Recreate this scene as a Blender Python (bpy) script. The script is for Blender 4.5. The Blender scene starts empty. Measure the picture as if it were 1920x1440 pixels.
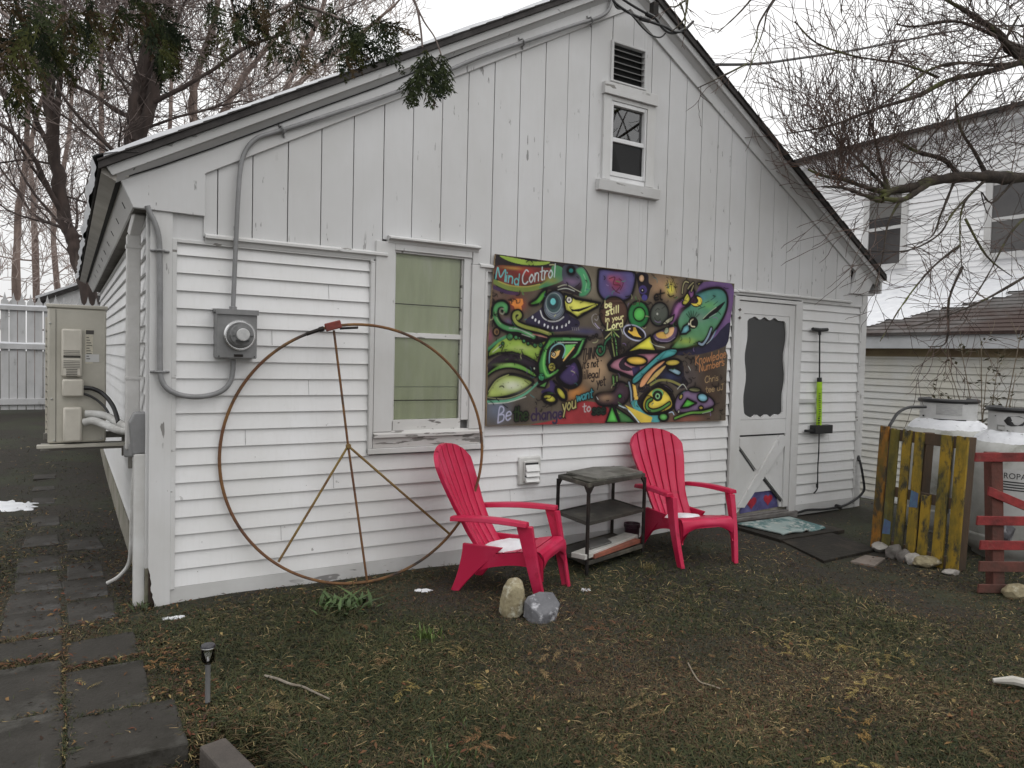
import bpy, bmesh, math, random
import numpy as np
from mathutils import Vector, Matrix, noise as mnoise
random.seed(7); rng = np.random.default_rng(7)
S = bpy.context.scene
COL = S.collection
PI = math.pi

# ---------------------------------------------------------------- camera
CF, CYAW, CPIT, CROL = 1357.729, 0.551719, -0.035416, 0.024309
C = np.array([-0.524877, -4.588779, 1.381547])
fw = np.array([math.sin(CYAW)*math.cos(CPIT), math.cos(CYAW)*math.cos(CPIT), math.sin(CPIT)])
_r0 = np.array([math.cos(CYAW), -math.sin(CYAW), 0.0]); _u0 = np.cross(_r0, fw)
rt = math.cos(CROL)*_r0 + math.sin(CROL)*_u0
up = -math.sin(CROL)*_r0 + math.cos(CROL)*_u0
def ray(x, y): return fw + (x-960)/CF*rt + (720-y)/CF*up
def onY(x, y, Y=0.0):
    d = ray(x, y); return C + d*(Y-C[1])/d[1]
def onX(x, y, X):
    d = ray(x, y); return C + d*(X-C[0])/d[0]
def onZ(x, y, Z=-0.1):
    d = ray(x, y); return C + d*(Z-C[2])/d[2]
def atD(x, y, D): return C + ray(x, y)*D
cam = bpy.data.cameras.new("camera"); camo = bpy.data.objects.new("camera", cam); COL.objects.link(camo)
cam.sensor_width = 36.0; cam.lens = CF/1920*36.0; cam.clip_start = 0.05; cam.clip_end = 600
M = Matrix(((rt[0], up[0], -fw[0], C[0]), (rt[1], up[1], -fw[1], C[1]), (rt[2], up[2], -fw[2], C[2]), (0, 0, 0, 1)))
camo.matrix_world = M
S.camera = camo
S.view_settings.view_transform = 'Standard'; S.view_settings.look = 'None'
S.view_settings.exposure = 0.0; S.view_settings.gamma = 1.0

# ---------------------------------------------------------------- materials
def lin(c): 
    c = c/255.0
    return c/12.92 if c <= 0.04045 else ((c+0.055)/1.055)**2.4
def alb(r, g, b, k=0.5): return tuple(min(0.95, lin(v)/k) for v in (r, g, b))   # photo colour -> base colour
def _nt(name):
    m = bpy.data.materials.new(name); m.use_nodes = True
    nt = m.node_tree; b = nt.nodes['Principled BSDF']
    return m, nt, b
def mat(name, c1, c2=None, scale=4.0, rough=0.6, bump=0.0, bscale=40.0, stretch=(1, 1, 1), detail=6, lo=0.35, hi=0.65, metal=0.0, spec=0.5, c3=None, s3=1.0, lo3=.55, hi3=.7, coat=0.0):
    m, nt, b = _nt(name); N = nt.nodes; Lk = nt.links
    b.inputs['Roughness'].default_value = rough; b.inputs['Metallic'].default_value = metal
    b.inputs['Specular IOR Level'].default_value = spec; b.inputs['Coat Weight'].default_value = coat
    b.inputs['Base Color'].default_value = (*c1, 1)
    tc = N.new('ShaderNodeTexCoord'); mp = N.new('ShaderNodeMapping'); mp.inputs['Scale'].default_value = stretch
    Lk.new(tc.outputs['Object'], mp.inputs['Vector'])
    def layer(prev, col, sc, l, h):
        n = N.new('ShaderNodeTexNoise'); n.inputs['Scale'].default_value = sc; n.inputs['Detail'].default_value = detail; n.inputs['Roughness'].default_value = .65
        Lk.new(mp.outputs['Vector'], n.inputs['Vector'])
        mr = N.new('ShaderNodeMapRange'); mr.inputs['From Min'].default_value = l; mr.inputs['From Max'].default_value = h
        Lk.new(n.outputs['Fac'], mr.inputs['Value'])
        mx = N.new('ShaderNodeMix'); mx.data_type = 'RGBA'; Lk.new(mr.outputs['Result'], mx.inputs['Factor'])
        if prev is None: mx.inputs[6].default_value = (*c1, 1)
        else: Lk.new(prev, mx.inputs[6])
        mx.inputs[7].default_value = (*col, 1)
        return mx.outputs[2]
    out = None
    if c2 is not None: out = layer(out, c2, scale, lo, hi)
    if c3 is not None: out = layer(out, c3, s3, lo3, hi3)
    if out is not None: Lk.new(out, b.inputs['Base Color'])
    if bump > 0:
        n = N.new('ShaderNodeTexNoise'); n.inputs['Scale'].default_value = bscale; n.inputs['Detail'].default_value = 5
        Lk.new(mp.outputs['Vector'], n.inputs['Vector'])
        bp = N.new('ShaderNodeBump'); bp.inputs['Strength'].default_value = bump; bp.inputs['Distance'].default_value = 0.01
        Lk.new(n.outputs['Fac'], bp.inputs['Height']); Lk.new(bp.outputs['Normal'], b.inputs['Normal'])
    return m
def chipped(name, base, dirty, chip, sx=34, sz=7, thr=0.66, mthr=0.48, rough=.55, dirtscale=1.3, chipvert=True, streak=.25):
    """old house paint: soft grime, faint vertical streaks and flaked patches showing grey wood"""
    m, nt, b = _nt(name); N = nt.nodes; Lk = nt.links
    b.inputs['Roughness'].default_value = rough
    tc = N.new('ShaderNodeTexCoord')
    def noise(sc, stretch, det=5, ro=.6):
        mp = N.new('ShaderNodeMapping'); mp.inputs['Scale'].default_value = stretch; Lk.new(tc.outputs['Object'], mp.inputs['Vector'])
        n = N.new('ShaderNodeTexNoise'); n.inputs['Scale'].default_value = sc; n.inputs['Detail'].default_value = det; n.inputs['Roughness'].default_value = ro
        Lk.new(mp.outputs['Vector'], n.inputs['Vector']); return n.outputs['Fac']
    def mrange(v, a, c):
        r = N.new('ShaderNodeMapRange'); r.inputs['From Min'].default_value = a; r.inputs['From Max'].default_value = c; Lk.new(v, r.inputs['Value']); return r.outputs['Result']
    def mix(f, a, c):
        x = N.new('ShaderNodeMix'); x.data_type = 'RGBA'; Lk.new(f, x.inputs['Factor'])
        if isinstance(a, tuple): x.inputs[6].default_value = (*a, 1)
        else: Lk.new(a, x.inputs[6])
        x.inputs[7].default_value = (*c, 1); return x.outputs[2]
    def mul(a, c):
        x = N.new('ShaderNodeMath'); x.operation = 'MULTIPLY'; Lk.new(a, x.inputs[0])
        if isinstance(c, float): x.inputs[1].default_value = c
        else: Lk.new(c, x.inputs[1])
        return x.outputs[0]
    g = mrange(noise(dirtscale, (1, 1, .7)), .35, .75)
    col = mix(g, base, dirty)
    st = mul(mrange(noise(9, (6, 6, .35) if chipvert else (.35, .35, 6)), .5, .8), streak)
    col = mix(st, col, dirty)
    ch = mrange(noise(1.0, (sx, sx, sz), 3, .55), thr, thr+.02)
    mk = mrange(noise(1.1, (1, 1, 1), 2), mthr, mthr+.06)
    cm = mul(ch, mk)
    col = mix(cm, col, chip)
    Lk.new(col, b.inputs['Base Color'])
    bp = N.new('ShaderNodeBump'); bp.inputs['Strength'].default_value = .35; bp.inputs['Distance'].default_value = .003; bp.invert = True
    Lk.new(cm, bp.inputs['Height']); Lk.new(bp.outputs['Normal'], b.inputs['Normal'])
    return m
def vcol_mat(name, rough=.6, attr='col', bump=0.0, spec=.4):
    m, nt, b = _nt(name); a = nt.nodes.new('ShaderNodeAttribute'); a.attribute_name = attr
    nt.links.new(a.outputs['Color'], b.inputs['Base Color']); b.inputs['Roughness'].default_value = rough; b.inputs['Specular IOR Level'].default_value = spec
    if bump:
        tc = nt.nodes.new('ShaderNodeTexCoord'); n = nt.nodes.new('ShaderNodeTexNoise'); n.inputs['Scale'].default_value = 60; n.inputs['Detail'].default_value = 6
        bp = nt.nodes.new('ShaderNodeBump'); bp.inputs['Strength'].default_value = bump; bp.inputs['Distance'].default_value = .01
        nt.links.new(tc.outputs['Object'], n.inputs['Vector']); nt.links.new(n.outputs['Fac'], bp.inputs['Height']); nt.links.new(bp.outputs['Normal'], b.inputs['Normal'])
    return m
def glass_mat(name, tint=(1, 1, 1), refl=0.12, rough=.02):
    """window glass: mostly see-through, with a real mirror reflection that grows at grazing angles"""
    m = bpy.data.materials.new(name); m.use_nodes = True; nt = m.node_tree; N = nt.nodes; Lk = nt.links
    for n in list(N): N.remove(n)
    o = N.new('ShaderNodeOutputMaterial'); t = N.new('ShaderNodeBsdfTransparent'); t.inputs['Color'].default_value = (*tint, 1)
    g = N.new('ShaderNodeBsdfGlossy'); g.inputs['Roughness'].default_value = rough
    fr = N.new('ShaderNodeFresnel'); fr.inputs['IOR'].default_value = 1.5
    ad = N.new('ShaderNodeMath'); ad.operation = 'ADD'; ad.inputs[1].default_value = max(-.03, refl-.04); Lk.new(fr.outputs['Fac'], ad.inputs[0])
    mx = N.new('ShaderNodeMixShader'); Lk.new(ad.outputs[0], mx.inputs['Fac']); Lk.new(t.outputs[0], mx.inputs[1]); Lk.new(g.outputs[0], mx.inputs[2])
    Lk.new(mx.outputs[0], o.inputs['Surface']); return m

# ---------------------------------------------------------------- mesh building
WPOS = {}
def V3(p): return np.array([float(p[0]), float(p[1]), float(p[2])])
class MB:
    def __init__(s): s.v = []; s.f = []; s.c = []
    def add(s, vs, fs, col=None):
        o = len(s.v); s.v += [tuple(map(float, p)) for p in vs]; s.f += [tuple(i+o for i in f) for f in fs]
        if col is not None: s.c += [col]*len(fs)
        return s
    def box(s, a, b, col=None):
        x0, y0, z0 = [min(a[i], b[i]) for i in range(3)]; x1, y1, z1 = [max(a[i], b[i]) for i in range(3)]
        return s.add([(x0,y0,z0),(x1,y0,z0),(x1,y1,z0),(x0,y1,z0),(x0,y0,z1),(x1,y0,z1),(x1,y1,z1),(x0,y1,z1)],
              [(0,3,2,1),(4,5,6,7),(0,1,5,4),(1,2,6,5),(2,3,7,6),(3,0,4,7)], col)
    def bar(s, p, q, w, h, upv=(0, 0, 1), col=None, w2=None, h2=None):
        """rectangular bar from p to q; w across, h along upv"""
        p = V3(p); q = V3(q); d = q-p; d = d/np.linalg.norm(d); U = V3(upv); X = np.cross(d, U); X /= np.linalg.norm(X); U = np.cross(X, d)
        w2 = w if w2 is None else w2; h2 = h if h2 is None else h2
        vs = [p+X*a*w/2+U*b*h/2 for a, b in ((-1,-1),(1,-1),(1,1),(-1,1))]+[q+X*a*w2/2+U*b*h2/2 for a, b in ((-1,-1),(1,-1),(1,1),(-1,1))]
        return s.add(vs, [(0,1,2,3),(7,6,5,4),(0,4,5,1),(1,5,6,2),(2,6,7,3),(3,7,4,0)], col)
    def prism(s, poly, axis, a, b, col=None):
        """poly: 2-D outline (u,v); axis 'y': (u,a,v); 'x': (a,u,v); 'z': (u,v,a)"""
        def P(u, v, t): return (u, t, v) if axis == 'y' else ((t, u, v) if axis == 'x' else (u, v, t))
        n = len(poly); vs = [P(u, v, a) for u, v in poly]+[P(u, v, b) for u, v in poly]
        fs = [tuple(range(n)), tuple(range(2*n-1, n-1, -1))]+[(i, i+n, (i+1) % n+n, (i+1) % n) for i in range(n)]
        return s.add(vs, fs, col)
    def sheet(s, pts, col=None): return s.add(pts, [tuple(range(len(pts)))], col)
    def grid(s, G, col=None):
        nu = len(G); nv = len(G[0]); vs = [p for r in G for p in r]
        return s.add(vs, [(i*nv+j, (i+1)*nv+j, (i+1)*nv+j+1, i*nv+j+1) for i in range(nu-1) for j in range(nv-1)], col)
    def tube(s, pts, r, n=6, cap=True, col=None):
        P = [V3(p) for p in pts]; m = len(P); R = r if hasattr(r, '__len__') else [r]*m
        ref = None; vs = []
        for i in range(m):
            d = P[min(i+1, m-1)]-P[max(i-1, 0)]; L = np.linalg.norm(d); d = d/L if L > 1e-9 else np.array([0, 0, 1.])
            if ref is None:
                ref = np.cross(d, [0, 0, 1.]) if abs(d[2]) < .9 else np.cross(d, [1., 0, 0])
            ref = ref-d*np.dot(ref, d); ref /= np.linalg.norm(ref); b = np.cross(d, ref)
            for k in range(n):
                a = 2*PI*k/n; vs.append(P[i]+R[i]*(math.cos(a)*ref+math.sin(a)*b))
        fs = [(i*n+k, i*n+(k+1) % n, (i+1)*n+(k+1) % n, (i+1)*n+k) for i in range(m-1) for k in range(n)]
        if cap: fs += [tuple(range(n-1, -1, -1)), tuple((m-1)*n+k for k in range(n))]
        return s.add(vs, fs, col)
    def lathe(s, c, prof, n=24, axis='z', col=None):
        """prof: list of (radius, height)"""
        c = V3(c); vs = []
        for r, h in prof:
            for k in range(n):
                a = 2*PI*k/n; u, v = r*math.cos(a), r*math.sin(a)
                vs.append(c+(np.array([u, v, h]) if axis == 'z' else (np.array([u, h, v]) if axis == 'y' else np.array([h, u, v]))))
        m = len(prof); fs = [(i*n+k, i*n+(k+1) % n, (i+1)*n+(k+1) % n, (i+1)*n+k) for i in range(m-1) for k in range(n)]
        fs += [tuple(range(n-1, -1, -1)), tuple((m-1)*n+k for k in range(n))]
        return s.add(vs, fs, col)
    def blob(s, c, size, sub=3, rough=.15, freq=1.6, seed=0, flat=None, facet=0, rotz=0.0, col=None):
        bm = bmesh.new(); bmesh.ops.create_icosphere(bm, subdivisions=sub, radius=1.0)
        c = V3(c); cr, sr = math.cos(rotz), math.sin(rotz)
        cuts = []
        if facet:
            rr = random.Random(seed+99)
            for _ in range(facet):
                d = Vector((rr.gauss(0, 1), rr.gauss(0, 1), rr.gauss(0, 1))).normalized(); cuts.append((d, rr.uniform(.62, .85)))
        vs = []
        for v in bm.verts:
            p = v.co.copy()
            k = 1+rough*mnoise.fractal(p*freq+Vector((seed*7.3, seed*3.1, 0)), 1.0, 2.0, 4)
            p = p*k
            for d, t in cuts:
                e = p.dot(d)-t
                if e > 0: p = p-d*e*.985
            q = np.array([p.x*size[0], p.y*size[1], p.z*size[2]])
            if flat is not None: q[2] = max(q[2], flat)
            vs.append(c+np.array([q[0]*cr-q[1]*sr, q[0]*sr+q[1]*cr, q[2]]))
        fs = [tuple(x.index for x in f.verts) for f in bm.faces]; bm.free()
        return s.add(vs, fs, col)
    def islands(s):
        par = list(range(len(s.v)))
        def find(a):
            while par[a] != a: par[a] = par[par[a]]; a = par[a]
            return a
        for f in s.f:
            for q in f[1:]:
                a, b = find(f[0]), find(q)
                if a != b: par[a] = b
        groups = {}
        for k, f in enumerate(s.f): groups.setdefault(find(f[0]), []).append(k)
        out = []
        for ks in groups.values():
            m = MB(); idx = {}
            for k in ks:
                nf = []
                for q in s.f[k]:
                    if q not in idx: idx[q] = len(m.v); m.v.append(s.v[q])
                    nf.append(idx[q])
                m.f.append(tuple(nf))
            out.append(m)
        return out
    def build_each(s, name, material, parent=None, **kw):
        for m in s.islands(): m.build(name, material, parent, **kw)
    def build(s, name, material, parent=None, origin=None, smooth=False, bevel=0.0, angle=40, local=False, solid=0.0, seg=2):
        o0 = np.zeros(3)
        if not local:
            if parent is not None: o0 = WPOS[parent.name]
            elif origin is not None: o0 = V3(origin)
        me = bpy.data.meshes.new(name)
        vv = np.array(s.v, dtype=float)-o0
        me.from_pydata(vv.tolist(), [], s.f)
        if s.c:
            at = me.color_attributes.new('col', 'FLOAT_COLOR', 'CORNER')
            arr = np.ones((len(me.loops), 4), dtype=np.float32); k = 0
            for f, c in zip(s.f, s.c):
                arr[k:k+len(f), :3] = c; k += len(f)
            at.data.foreach_set('color', arr.ravel())
        me.materials.append(material)
        if smooth:
            me.polygons.foreach_set('use_smooth', [True]*len(me.polygons))
            if angle < 180: me.set_sharp_from_angle(angle=math.radians(angle))
        o = bpy.data.objects.new(name, me); COL.objects.link(o)
        if parent is not None: o.parent = parent
        elif not local and origin is not None: o.location = o0
        WPOS[o.name] = o0 if parent is None or not local else np.zeros(3)
        if solid:
            md = o.modifiers.new('thickness', 'SOLIDIFY'); md.thickness = solid; md.offset = 0
        if bevel:
            md = o.modifiers.new('edge', 'BEVEL'); md.width = bevel; md.segments = seg; md.limit_method = 'ANGLE'; md.angle_limit = math.radians(35)
        return o
def tag(o, label=None, cat=None, group=None, kind=None):
    if label: o['label'] = label
    if cat: o['category'] = cat
    if group: o['group'] = group
    if kind: o['kind'] = kind
    return o
def thing(name, label, cat, loc=(0, 0, 0), rotz=0.0, group=None):
    o = bpy.data.objects.new(name, None); COL.objects.link(o); o.location = loc; o.rotation_euler = (0, 0, rotz); o.empty_display_size = .1
    WPOS[o.name] = V3(loc); tag(o, label, cat, group); return o
def mesh_np(name, verts, faces_idx, nper, material, parent=None, cols=None, smooth=False, origin=None):
    """fast mesh from numpy arrays; all faces have nper corners; cols per vertex"""
    if parent is not None: verts = verts-WPOS[parent.name]
    me = bpy.data.meshes.new(name); nv = len(verts); nf = len(faces_idx)
    me.vertices.add(nv); me.vertices.foreach_set('co', verts.astype(np.float32).ravel())
    me.loops.add(nf*nper); me.loops.foreach_set('vertex_index', faces_idx.astype(np.int32).ravel())
    me.polygons.add(nf); me.polygons.foreach_set('loop_start', np.arange(0, nf*nper, nper, dtype=np.int32))
    if cols is not None:
        at = me.color_attributes.new('col', 'FLOAT_COLOR', 'POINT'); a = np.ones((nv, 4), dtype=np.float32); a[:, :3] = cols
        at.data.foreach_set('color', a.ravel())
    if smooth: me.polygons.foreach_set('use_smooth', np.ones(nf, dtype=bool))
    me.update(calc_edges=True); me.validate()
    me.materials.append(material)
    o = bpy.data.objects.new(name, me); COL.objects.link(o)
    if parent is not None: o.parent = parent
    WPOS[o.name] = WPOS[parent.name] if parent is not None else np.zeros(3)
    return o
def crom(P, n=6, closed=False):
    P = np.array(P, dtype=float); m = len(P); out = []
    rngi = range(m) if closed else range(m-1)
    for i in rngi:
        if closed: a, b, c, d = P[(i-1) % m], P[i], P[(i+1) % m], P[(i+2) % m]
        else: a, b, c, d = P[max(i-1, 0)], P[i], P[i+1], P[min(i+2, m-1)]
        for k in range(n):
            t = k/n; out.append(.5*((2*b)+(-a+c)*t+(2*a-5*b+4*c-d)*t*t+(-a+3*b-3*c+d)*t**3))
    if not closed: out.append(P[-1])
    return np.array(out)
def sstep(a, b, x): 
    t = np.clip((x-a)/(b-a), 0, 1); return t*t*(3-2*t)
def gz(x, y):
    """height of the lawn"""
    z = -0.1 + 0.30*sstep(3.5, 11, y)*(x < 7) - 0.62*sstep(6.75, 10.0, x) + 0.10*sstep(12, 40, y)
    z = z + 0.012*np.sin(1.7*x+.6)*np.cos(1.3*y) + .006*np.sin(5.1*x+2.2*y)
    return z
def gzs(x, y): return float(gz(np.float64(x), np.float64(y)))

WHITE = chipped('weathered_white_paint', (.60, .60, .605), (.50, .495, .485), (.24, .235, .23), thr=.675, mthr=.50)
TRIM = chipped('peeling_white_trim_paint', (.62, .62, .62), (.47, .46, .44), (.20, .19, .175), sx=5, sz=26, thr=.645, mthr=.46, chipvert=False)
TRIMV = chipped('peeling_white_casing_paint', (.63, .63, .63), (.48, .47, .45), (.22, .21, .2), sx=26, sz=5, thr=.69, mthr=.5)
SIDING = chipped('white_vinyl_siding', (.73, .73, .735), (.62, .615, .60), (.34, .33, .32), sx=16, sz=16, thr=.715, mthr=.54, streak=.45, rough=.42)
DARKGAP = mat('dark_recess', (.03, .03, .03), rough=.9)
SHINGLE = mat('dark_roof_shingle', (.030, .027, .026), (.055, .05, .048), 12, rough=.9, bump=.4)
SNOW = mat('old_snow', (.78, .79, .81), (.66, .67, .70), 6, rough=.75, bump=.5, bscale=14)
GREYPIPE = mat('grey_painted_conduit', (.25, .25, .255), (.19, .19, .19), 9, rough=.5)
BLACKP = mat('black_plastic', (.015, .015, .016), rough=.45)
BLACKM = mat('black_painted_metal', (.009, .009, .009), (.030, .022, .018), 14, rough=.65, spec=.25)
# ================================================================ THE WHITE HOUSE
HL, HR, HD = -0.12, 6.655, 7.2          # side walls and depth
def Lz(x): return 2.330+.563*x          # lower edge of the left rake board
def Rz(x): return 6.129-.587*x
AX = (6.129-2.330)/(.563+.587); AZ = Lz(AX)
house = thing('white_house', 'low white gabled house with vertical boards in its gable and narrow horizontal siding below', 'house', (3.27, 0.0, -0.1))
H = house
EXP = .1016
def lap(mb, p, d, n, length, z0, z1, off=.018, zref=0.0):
    """lap siding on a wall: p start, d along, n outward, real overlapping courses"""
    p = V3(p); d = V3(d); n = V3(n)
    k = math.floor((z0-zref)/EXP+1e-6)
    while zref+k*EXP < z1-1e-4:
        za = max(z0, zref+k*EXP); zb = min(z1, zref+(k+1)*EXP)
        if zb-za > .002:
            a = p+n*off; b = p+n*.002
            A = [(*(a+d*t)[:2], za) for t in (0, length)]; B = [(*(b+d*t)[:2], zb) for t in (0, length)]
            D = [(*(p+n*.001+d*t)[:2], za) for t in (0, length)]
            # small rounded butt, then face, then the underside
            A2 = [(*(a+d*t-n*.001)[:2], za+.006) for t in (0, length)]
            mb.add([D[0], D[1], A[1], A[0], A2[0], A2[1], B[0], B[1]], [(0, 1, 2, 3), (3, 2, 5, 4), (4, 5, 7, 6)])
            mb.add([D[0], A[0], A2[0], B[0]], [(0, 1, 2, 3)]); mb.add([D[1], A[1], A2[1], B[1]], [(3, 2, 1, 0)])
        k += 1
# --- solid body behind the cladding
mb = MB(); g = .062
mb.prism([(HL+.01, -.12), (HR-.01, -.12), (HR-.01, Rz(HR)), (AX, AZ), (HL+.01, Lz(HL))], 'y', g, HD)
mb.build('wall', WHITE, H)
mb = MB(); mb.box((HL-.02, .02, -.45), (HR+.0, HD, .12)); mb.build('foundation', mat('mossy_concrete', (.30, .28, .24), (.15, .14, .10), 3, rough=.9, bump=.5, c3=(.09, .11, .05), s3=1.4), H)
# --- horizontal siding on the front, four fields
fr = MB()
for x0, x1, z0, z1 in ((.012, 1.19, 0, 2.005), (1.19, 2.055, 0, .71), (2.055, 4.62, 0, 2.005), (5.60, 6.565, 0, 2.005)):
    lap(fr, (x0, .004, 0), (1, 0, 0), (0, -1, 0), x1-x0, z0, z1)
fr.build('front_siding', SIDING, H)
sd = MB(); lap(sd, (HL+.005, .03, 0), (0, 1, 0), (-1, 0, 0), HD-.03, .14, 2.2, off=.022); sd.build('side_siding', SIDING, H)
# skirting board, peeling
SK = chipped('flaking_skirting_board', (.58, .58, .575), (.44, .435, .42), (.22, .215, .21), sx=4, sz=14, thr=.62, mthr=.47, chipvert=False, dirtscale=2.2)
mb = MB()
mb.box((-.012, -.014, -.125), (4.62, .02, -.002)); mb.box((5.61, -.014, -.105), (6.60, .02, -.002))
mb.build('skirting_board', SK, H, bevel=.002)
# --- corner boards and J-trim
rot = MB()
n = 120; zz = [2.17-(2.29)*i/n for i in range(n+1)]; rr = random.Random(3)
left = []
for z in zz:
    e = 0.0
    if z < .12: e = .006+.012*max(0, (.12-z)/.12)+rr.uniform(-.004, .006)
    if z < -.03: e = .022+(-.03-z)*.22+rr.uniform(-.006, .008)
    left.append((-.125+e, z))
poly = [(-.012, 2.17), (-.125, 2.17)]+left[1:]+[(-.012, -.12)]
rot.prism(poly[::-1], 'y', -.022, .02)
rot.build('corner_board', TRIMV, H)
mb = MB(); mb.box((-.122, -.004, -.16), (-.03, .019, .16)); mb.build('rotten_post', mat('rotten_dark_wood', (.022, .016, .013), (.05, .03, .02), 14, rough=.95), H)
mb = MB(); mb.box((-.14, .022, .0), (-.10, .075, 2.17)); mb.build('corner_board', TRIMV, H, bevel=.003)
mb = MB(); mb.box((6.575, -.022, -.10), (6.66, .02, 2.13)); mb.build('corner_board', TRIMV, H, bevel=.003)
jt = MB()
for x in (0.0, 1.184, 2.042, 5.592, 6.558): jt.box((x-.012, -.024, (-.01 if x not in (1.184, 2.042) else .72)), (x+.012, .004, 2.02))
jt.box((.012, -.022, 2.0), (1.172, .004, 2.02)); jt.box((2.054, -.022, 2.0), (4.63, .004, 2.02)); jt.box((5.604, -.022, 2.0), (6.546, .004, 2.02))
jt.build_each('trim_channel', TRIM, H, bevel=.002)
# frieze band boards over the siding
mb = MB(); mb.box((-.125, -.006, 2.02), (.155, .02, 2.17)); mb.build('corner_panel', WHITE, H); mb = MB(); mb.box((6.35, -.012, 2.02), (6.66, .02, 2.14)); mb.build('corner_panel', WHITE, H)
def crown(mb, x0, x1, zt, h=.055, out=.05, mitl=0, mitr=0):
    prof = [(0, zt), (-out*.45, zt), (-out, zt-h*.25), (-out, zt-h*.5), (-out*.55, zt-h*.62), (-out*.5, zt-h), (0, zt-h)]
    a = [(x0+(y*mitl), y, z) for y, z in prof]; b = [(x1-(y*mitr), y, z) for y, z in prof]; m = len(prof)
    mb.add(a+b, [tuple(range(m)), tuple(range(2*m-1, m-1, -1))]+[(i, i+m, (i+1) % m+m, (i+1) % m) for i in range(m)])
BX0 = [0.150, 0.228, .425, .634, .840, 1.049, 1.254, 1.460, 1.675, 1.875, 2.083, 2.300, 2.518, 2.724, 2.934, 3.146, 3.361, 3.567, 3.769, 3.966, 4.156, 4.359, 4.534, 4.735, 4.93, 5.13, 5.33, 5.53, 5.73, 5.93, 6.12, 6.36]
mb = MB()
crown(mb, .16, 1.285, 2.066); crown(mb, 1.985, 4.655, 2.056); crown(mb, 4.66, 6.36, 2.062, h=.05, out=.045)
mb.build_each('band_moulding', TRIM, H)
# --- vertical boards of the gable
gb = MB(); rr = random.Random(11)
def topz(x): return min(Lz(x), Rz(x))+.05
for a, b in zip(BX0[:-1], BX0[1:]):
    x0, x1 = a+.0028, b-.0028; yf = -.018+rr.uniform(-.0015, .0015); zb = 2.05
    if 1.28 < (x0+x1)/2 < 1.97: zb = 2.15
    holes = [(3.142, 3.513, 2.857, 3.440), (3.151, 3.477, 3.603, 3.897)]
    hit = [h for h in holes if x1 > h[0]+.004 and x0 < h[1]-.004]
    if hit:
        # cut the window and the vent out of this board
        cuts = sorted({x0, x1} | {c for h in hit for c in h[:2] if x0 < c < x1})
        for ca, cb in zip(cuts[:-1], cuts[1:]):
            zc = zb
            for h in sorted(hit, key=lambda h: h[2]):
                if ca >= h[0]-1e-4 and cb <= h[1]+1e-4:
                    gb.prism([(ca, zc), (cb, zc), (cb, h[2]), (ca, h[2])], 'y', yf, .012); zc = h[3]
            tp_ = [(cb, topz(cb))]+([(AX, AZ+.05)] if ca < AX < cb else [])+[(ca, topz(ca))]
            gb.prism([(ca, zc), (cb, zc)]+tp_, 'y', yf, .012)
        continue
    tops = [(x1, topz(x1))]+([(AX, AZ+.05)] if x0 < AX < x1 else [])+[(x0, topz(x0))]
    poly = [(x0, zb), (x1, zb)]+tops
    gb.prism(poly, 'y', yf, .012)
gb.build('gable_boards', WHITE, H, bevel=.0025, seg=1)
mb = MB(); mb.prism([(.152, 2.05), (6.36, 2.05), (6.36, Rz(6.36)), (AX, AZ), (.152, Lz(.152))], 'y', .034, .056); mb.build('gable_backing', mat('dark_joint', (.10, .10, .10), rough=.9), H)
# --- rake boards, soffits, fascias, roof
FASC = chipped('greyed_rake_paint', (.50, .50, .50), (.40, .395, .385), (.22, .215, .21), sx=8, sz=20, thr=.66, mthr=.47, chipvert=False)
def Ro(x): return Rz(x)+.163-.050*(x-AX)/(6.8-AX)      # the right slope's overhang sits a little lower towards the eave
def strip(x0, x1, f, lo, hi): return [(x0, f(x0)+lo), (x1, f(x1)+lo), (x1, f(x1)+hi), (x0, f(x0)+hi)]
mb = MB()
mb.prism([(-.212, 2.166), (.157, 2.163), (.157, Lz(.157)-.01), (AX, AZ), (AX, AZ+.164), (-.280, 2.313)], 'y', -.036, .0)
mb.build('rake_frieze', WHITE, H, bevel=.003)
mb = MB()
mb.prism([(AX+.001, AZ), (6.42, Rz(6.42)), (6.33, 2.135), (6.62, 2.13), (6.73, Rz(6.73)+.105), (AX+.001, AZ+.160)], 'y', -.036, .0)
mb.build('rake_frieze', WHITE, H, bevel=.003)
mb = MB()   # rake soffits
mb.add([(x, y, f) for x in (-.30, AX) for y, f in ((-.0365, Lz(x)+.127), (-.0730, Lz(x)+.164), (-.0730, Lz(x)+.20), (-.0365, Lz(x)+.20))], [(0, 1, 5, 4), (1, 2, 6, 5), (0, 3, 2, 1), (4, 5, 6, 7)])
mb.build('rake_soffit', WHITE, H)
mb = MB(); mb.add([(x, y, f) for x in (AX, 6.77) for y, f in ((-.0365, Ro(x)-.034), (-.0730, Ro(x)+.001), (-.0730, Ro(x)+.04), (-.0365, Ro(x)+.04))], [(0, 1, 5, 4), (1, 2, 6, 5), (0, 3, 2, 1), (4, 5, 6, 7)]); mb.build('rake_soffit', WHITE, H)
mb = MB(); mb.prism([(-.318, Lz(-.318)+.163), (AX, AZ+.163), (AX, AZ+.222), (-.348, Lz(-.348)+.222)], 'y', -.096, -.0735); mb.build('rake_fascia', FASC, H, bevel=.003)
mb = MB(); mb.prism([(AX+.001, Ro(AX)-.0), (6.775, Ro(6.775)-.0), (6.815, Ro(6.815)+.060), (AX+.001, Ro(AX)+.060)], 'y', -.096, -.0735); mb.build('rake_fascia', FASC, H, bevel=.003)
ro = MB()
ro.prism([(-.385, Lz(-.385)+.223), (AX, AZ+.223), (6.83, Ro(6.83)+.061), (6.83, Ro(6.83)+.107), (AX, AZ+.266), (-.385, Lz(-.385)+.262)], 'y', -.118, HD+.2)
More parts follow.
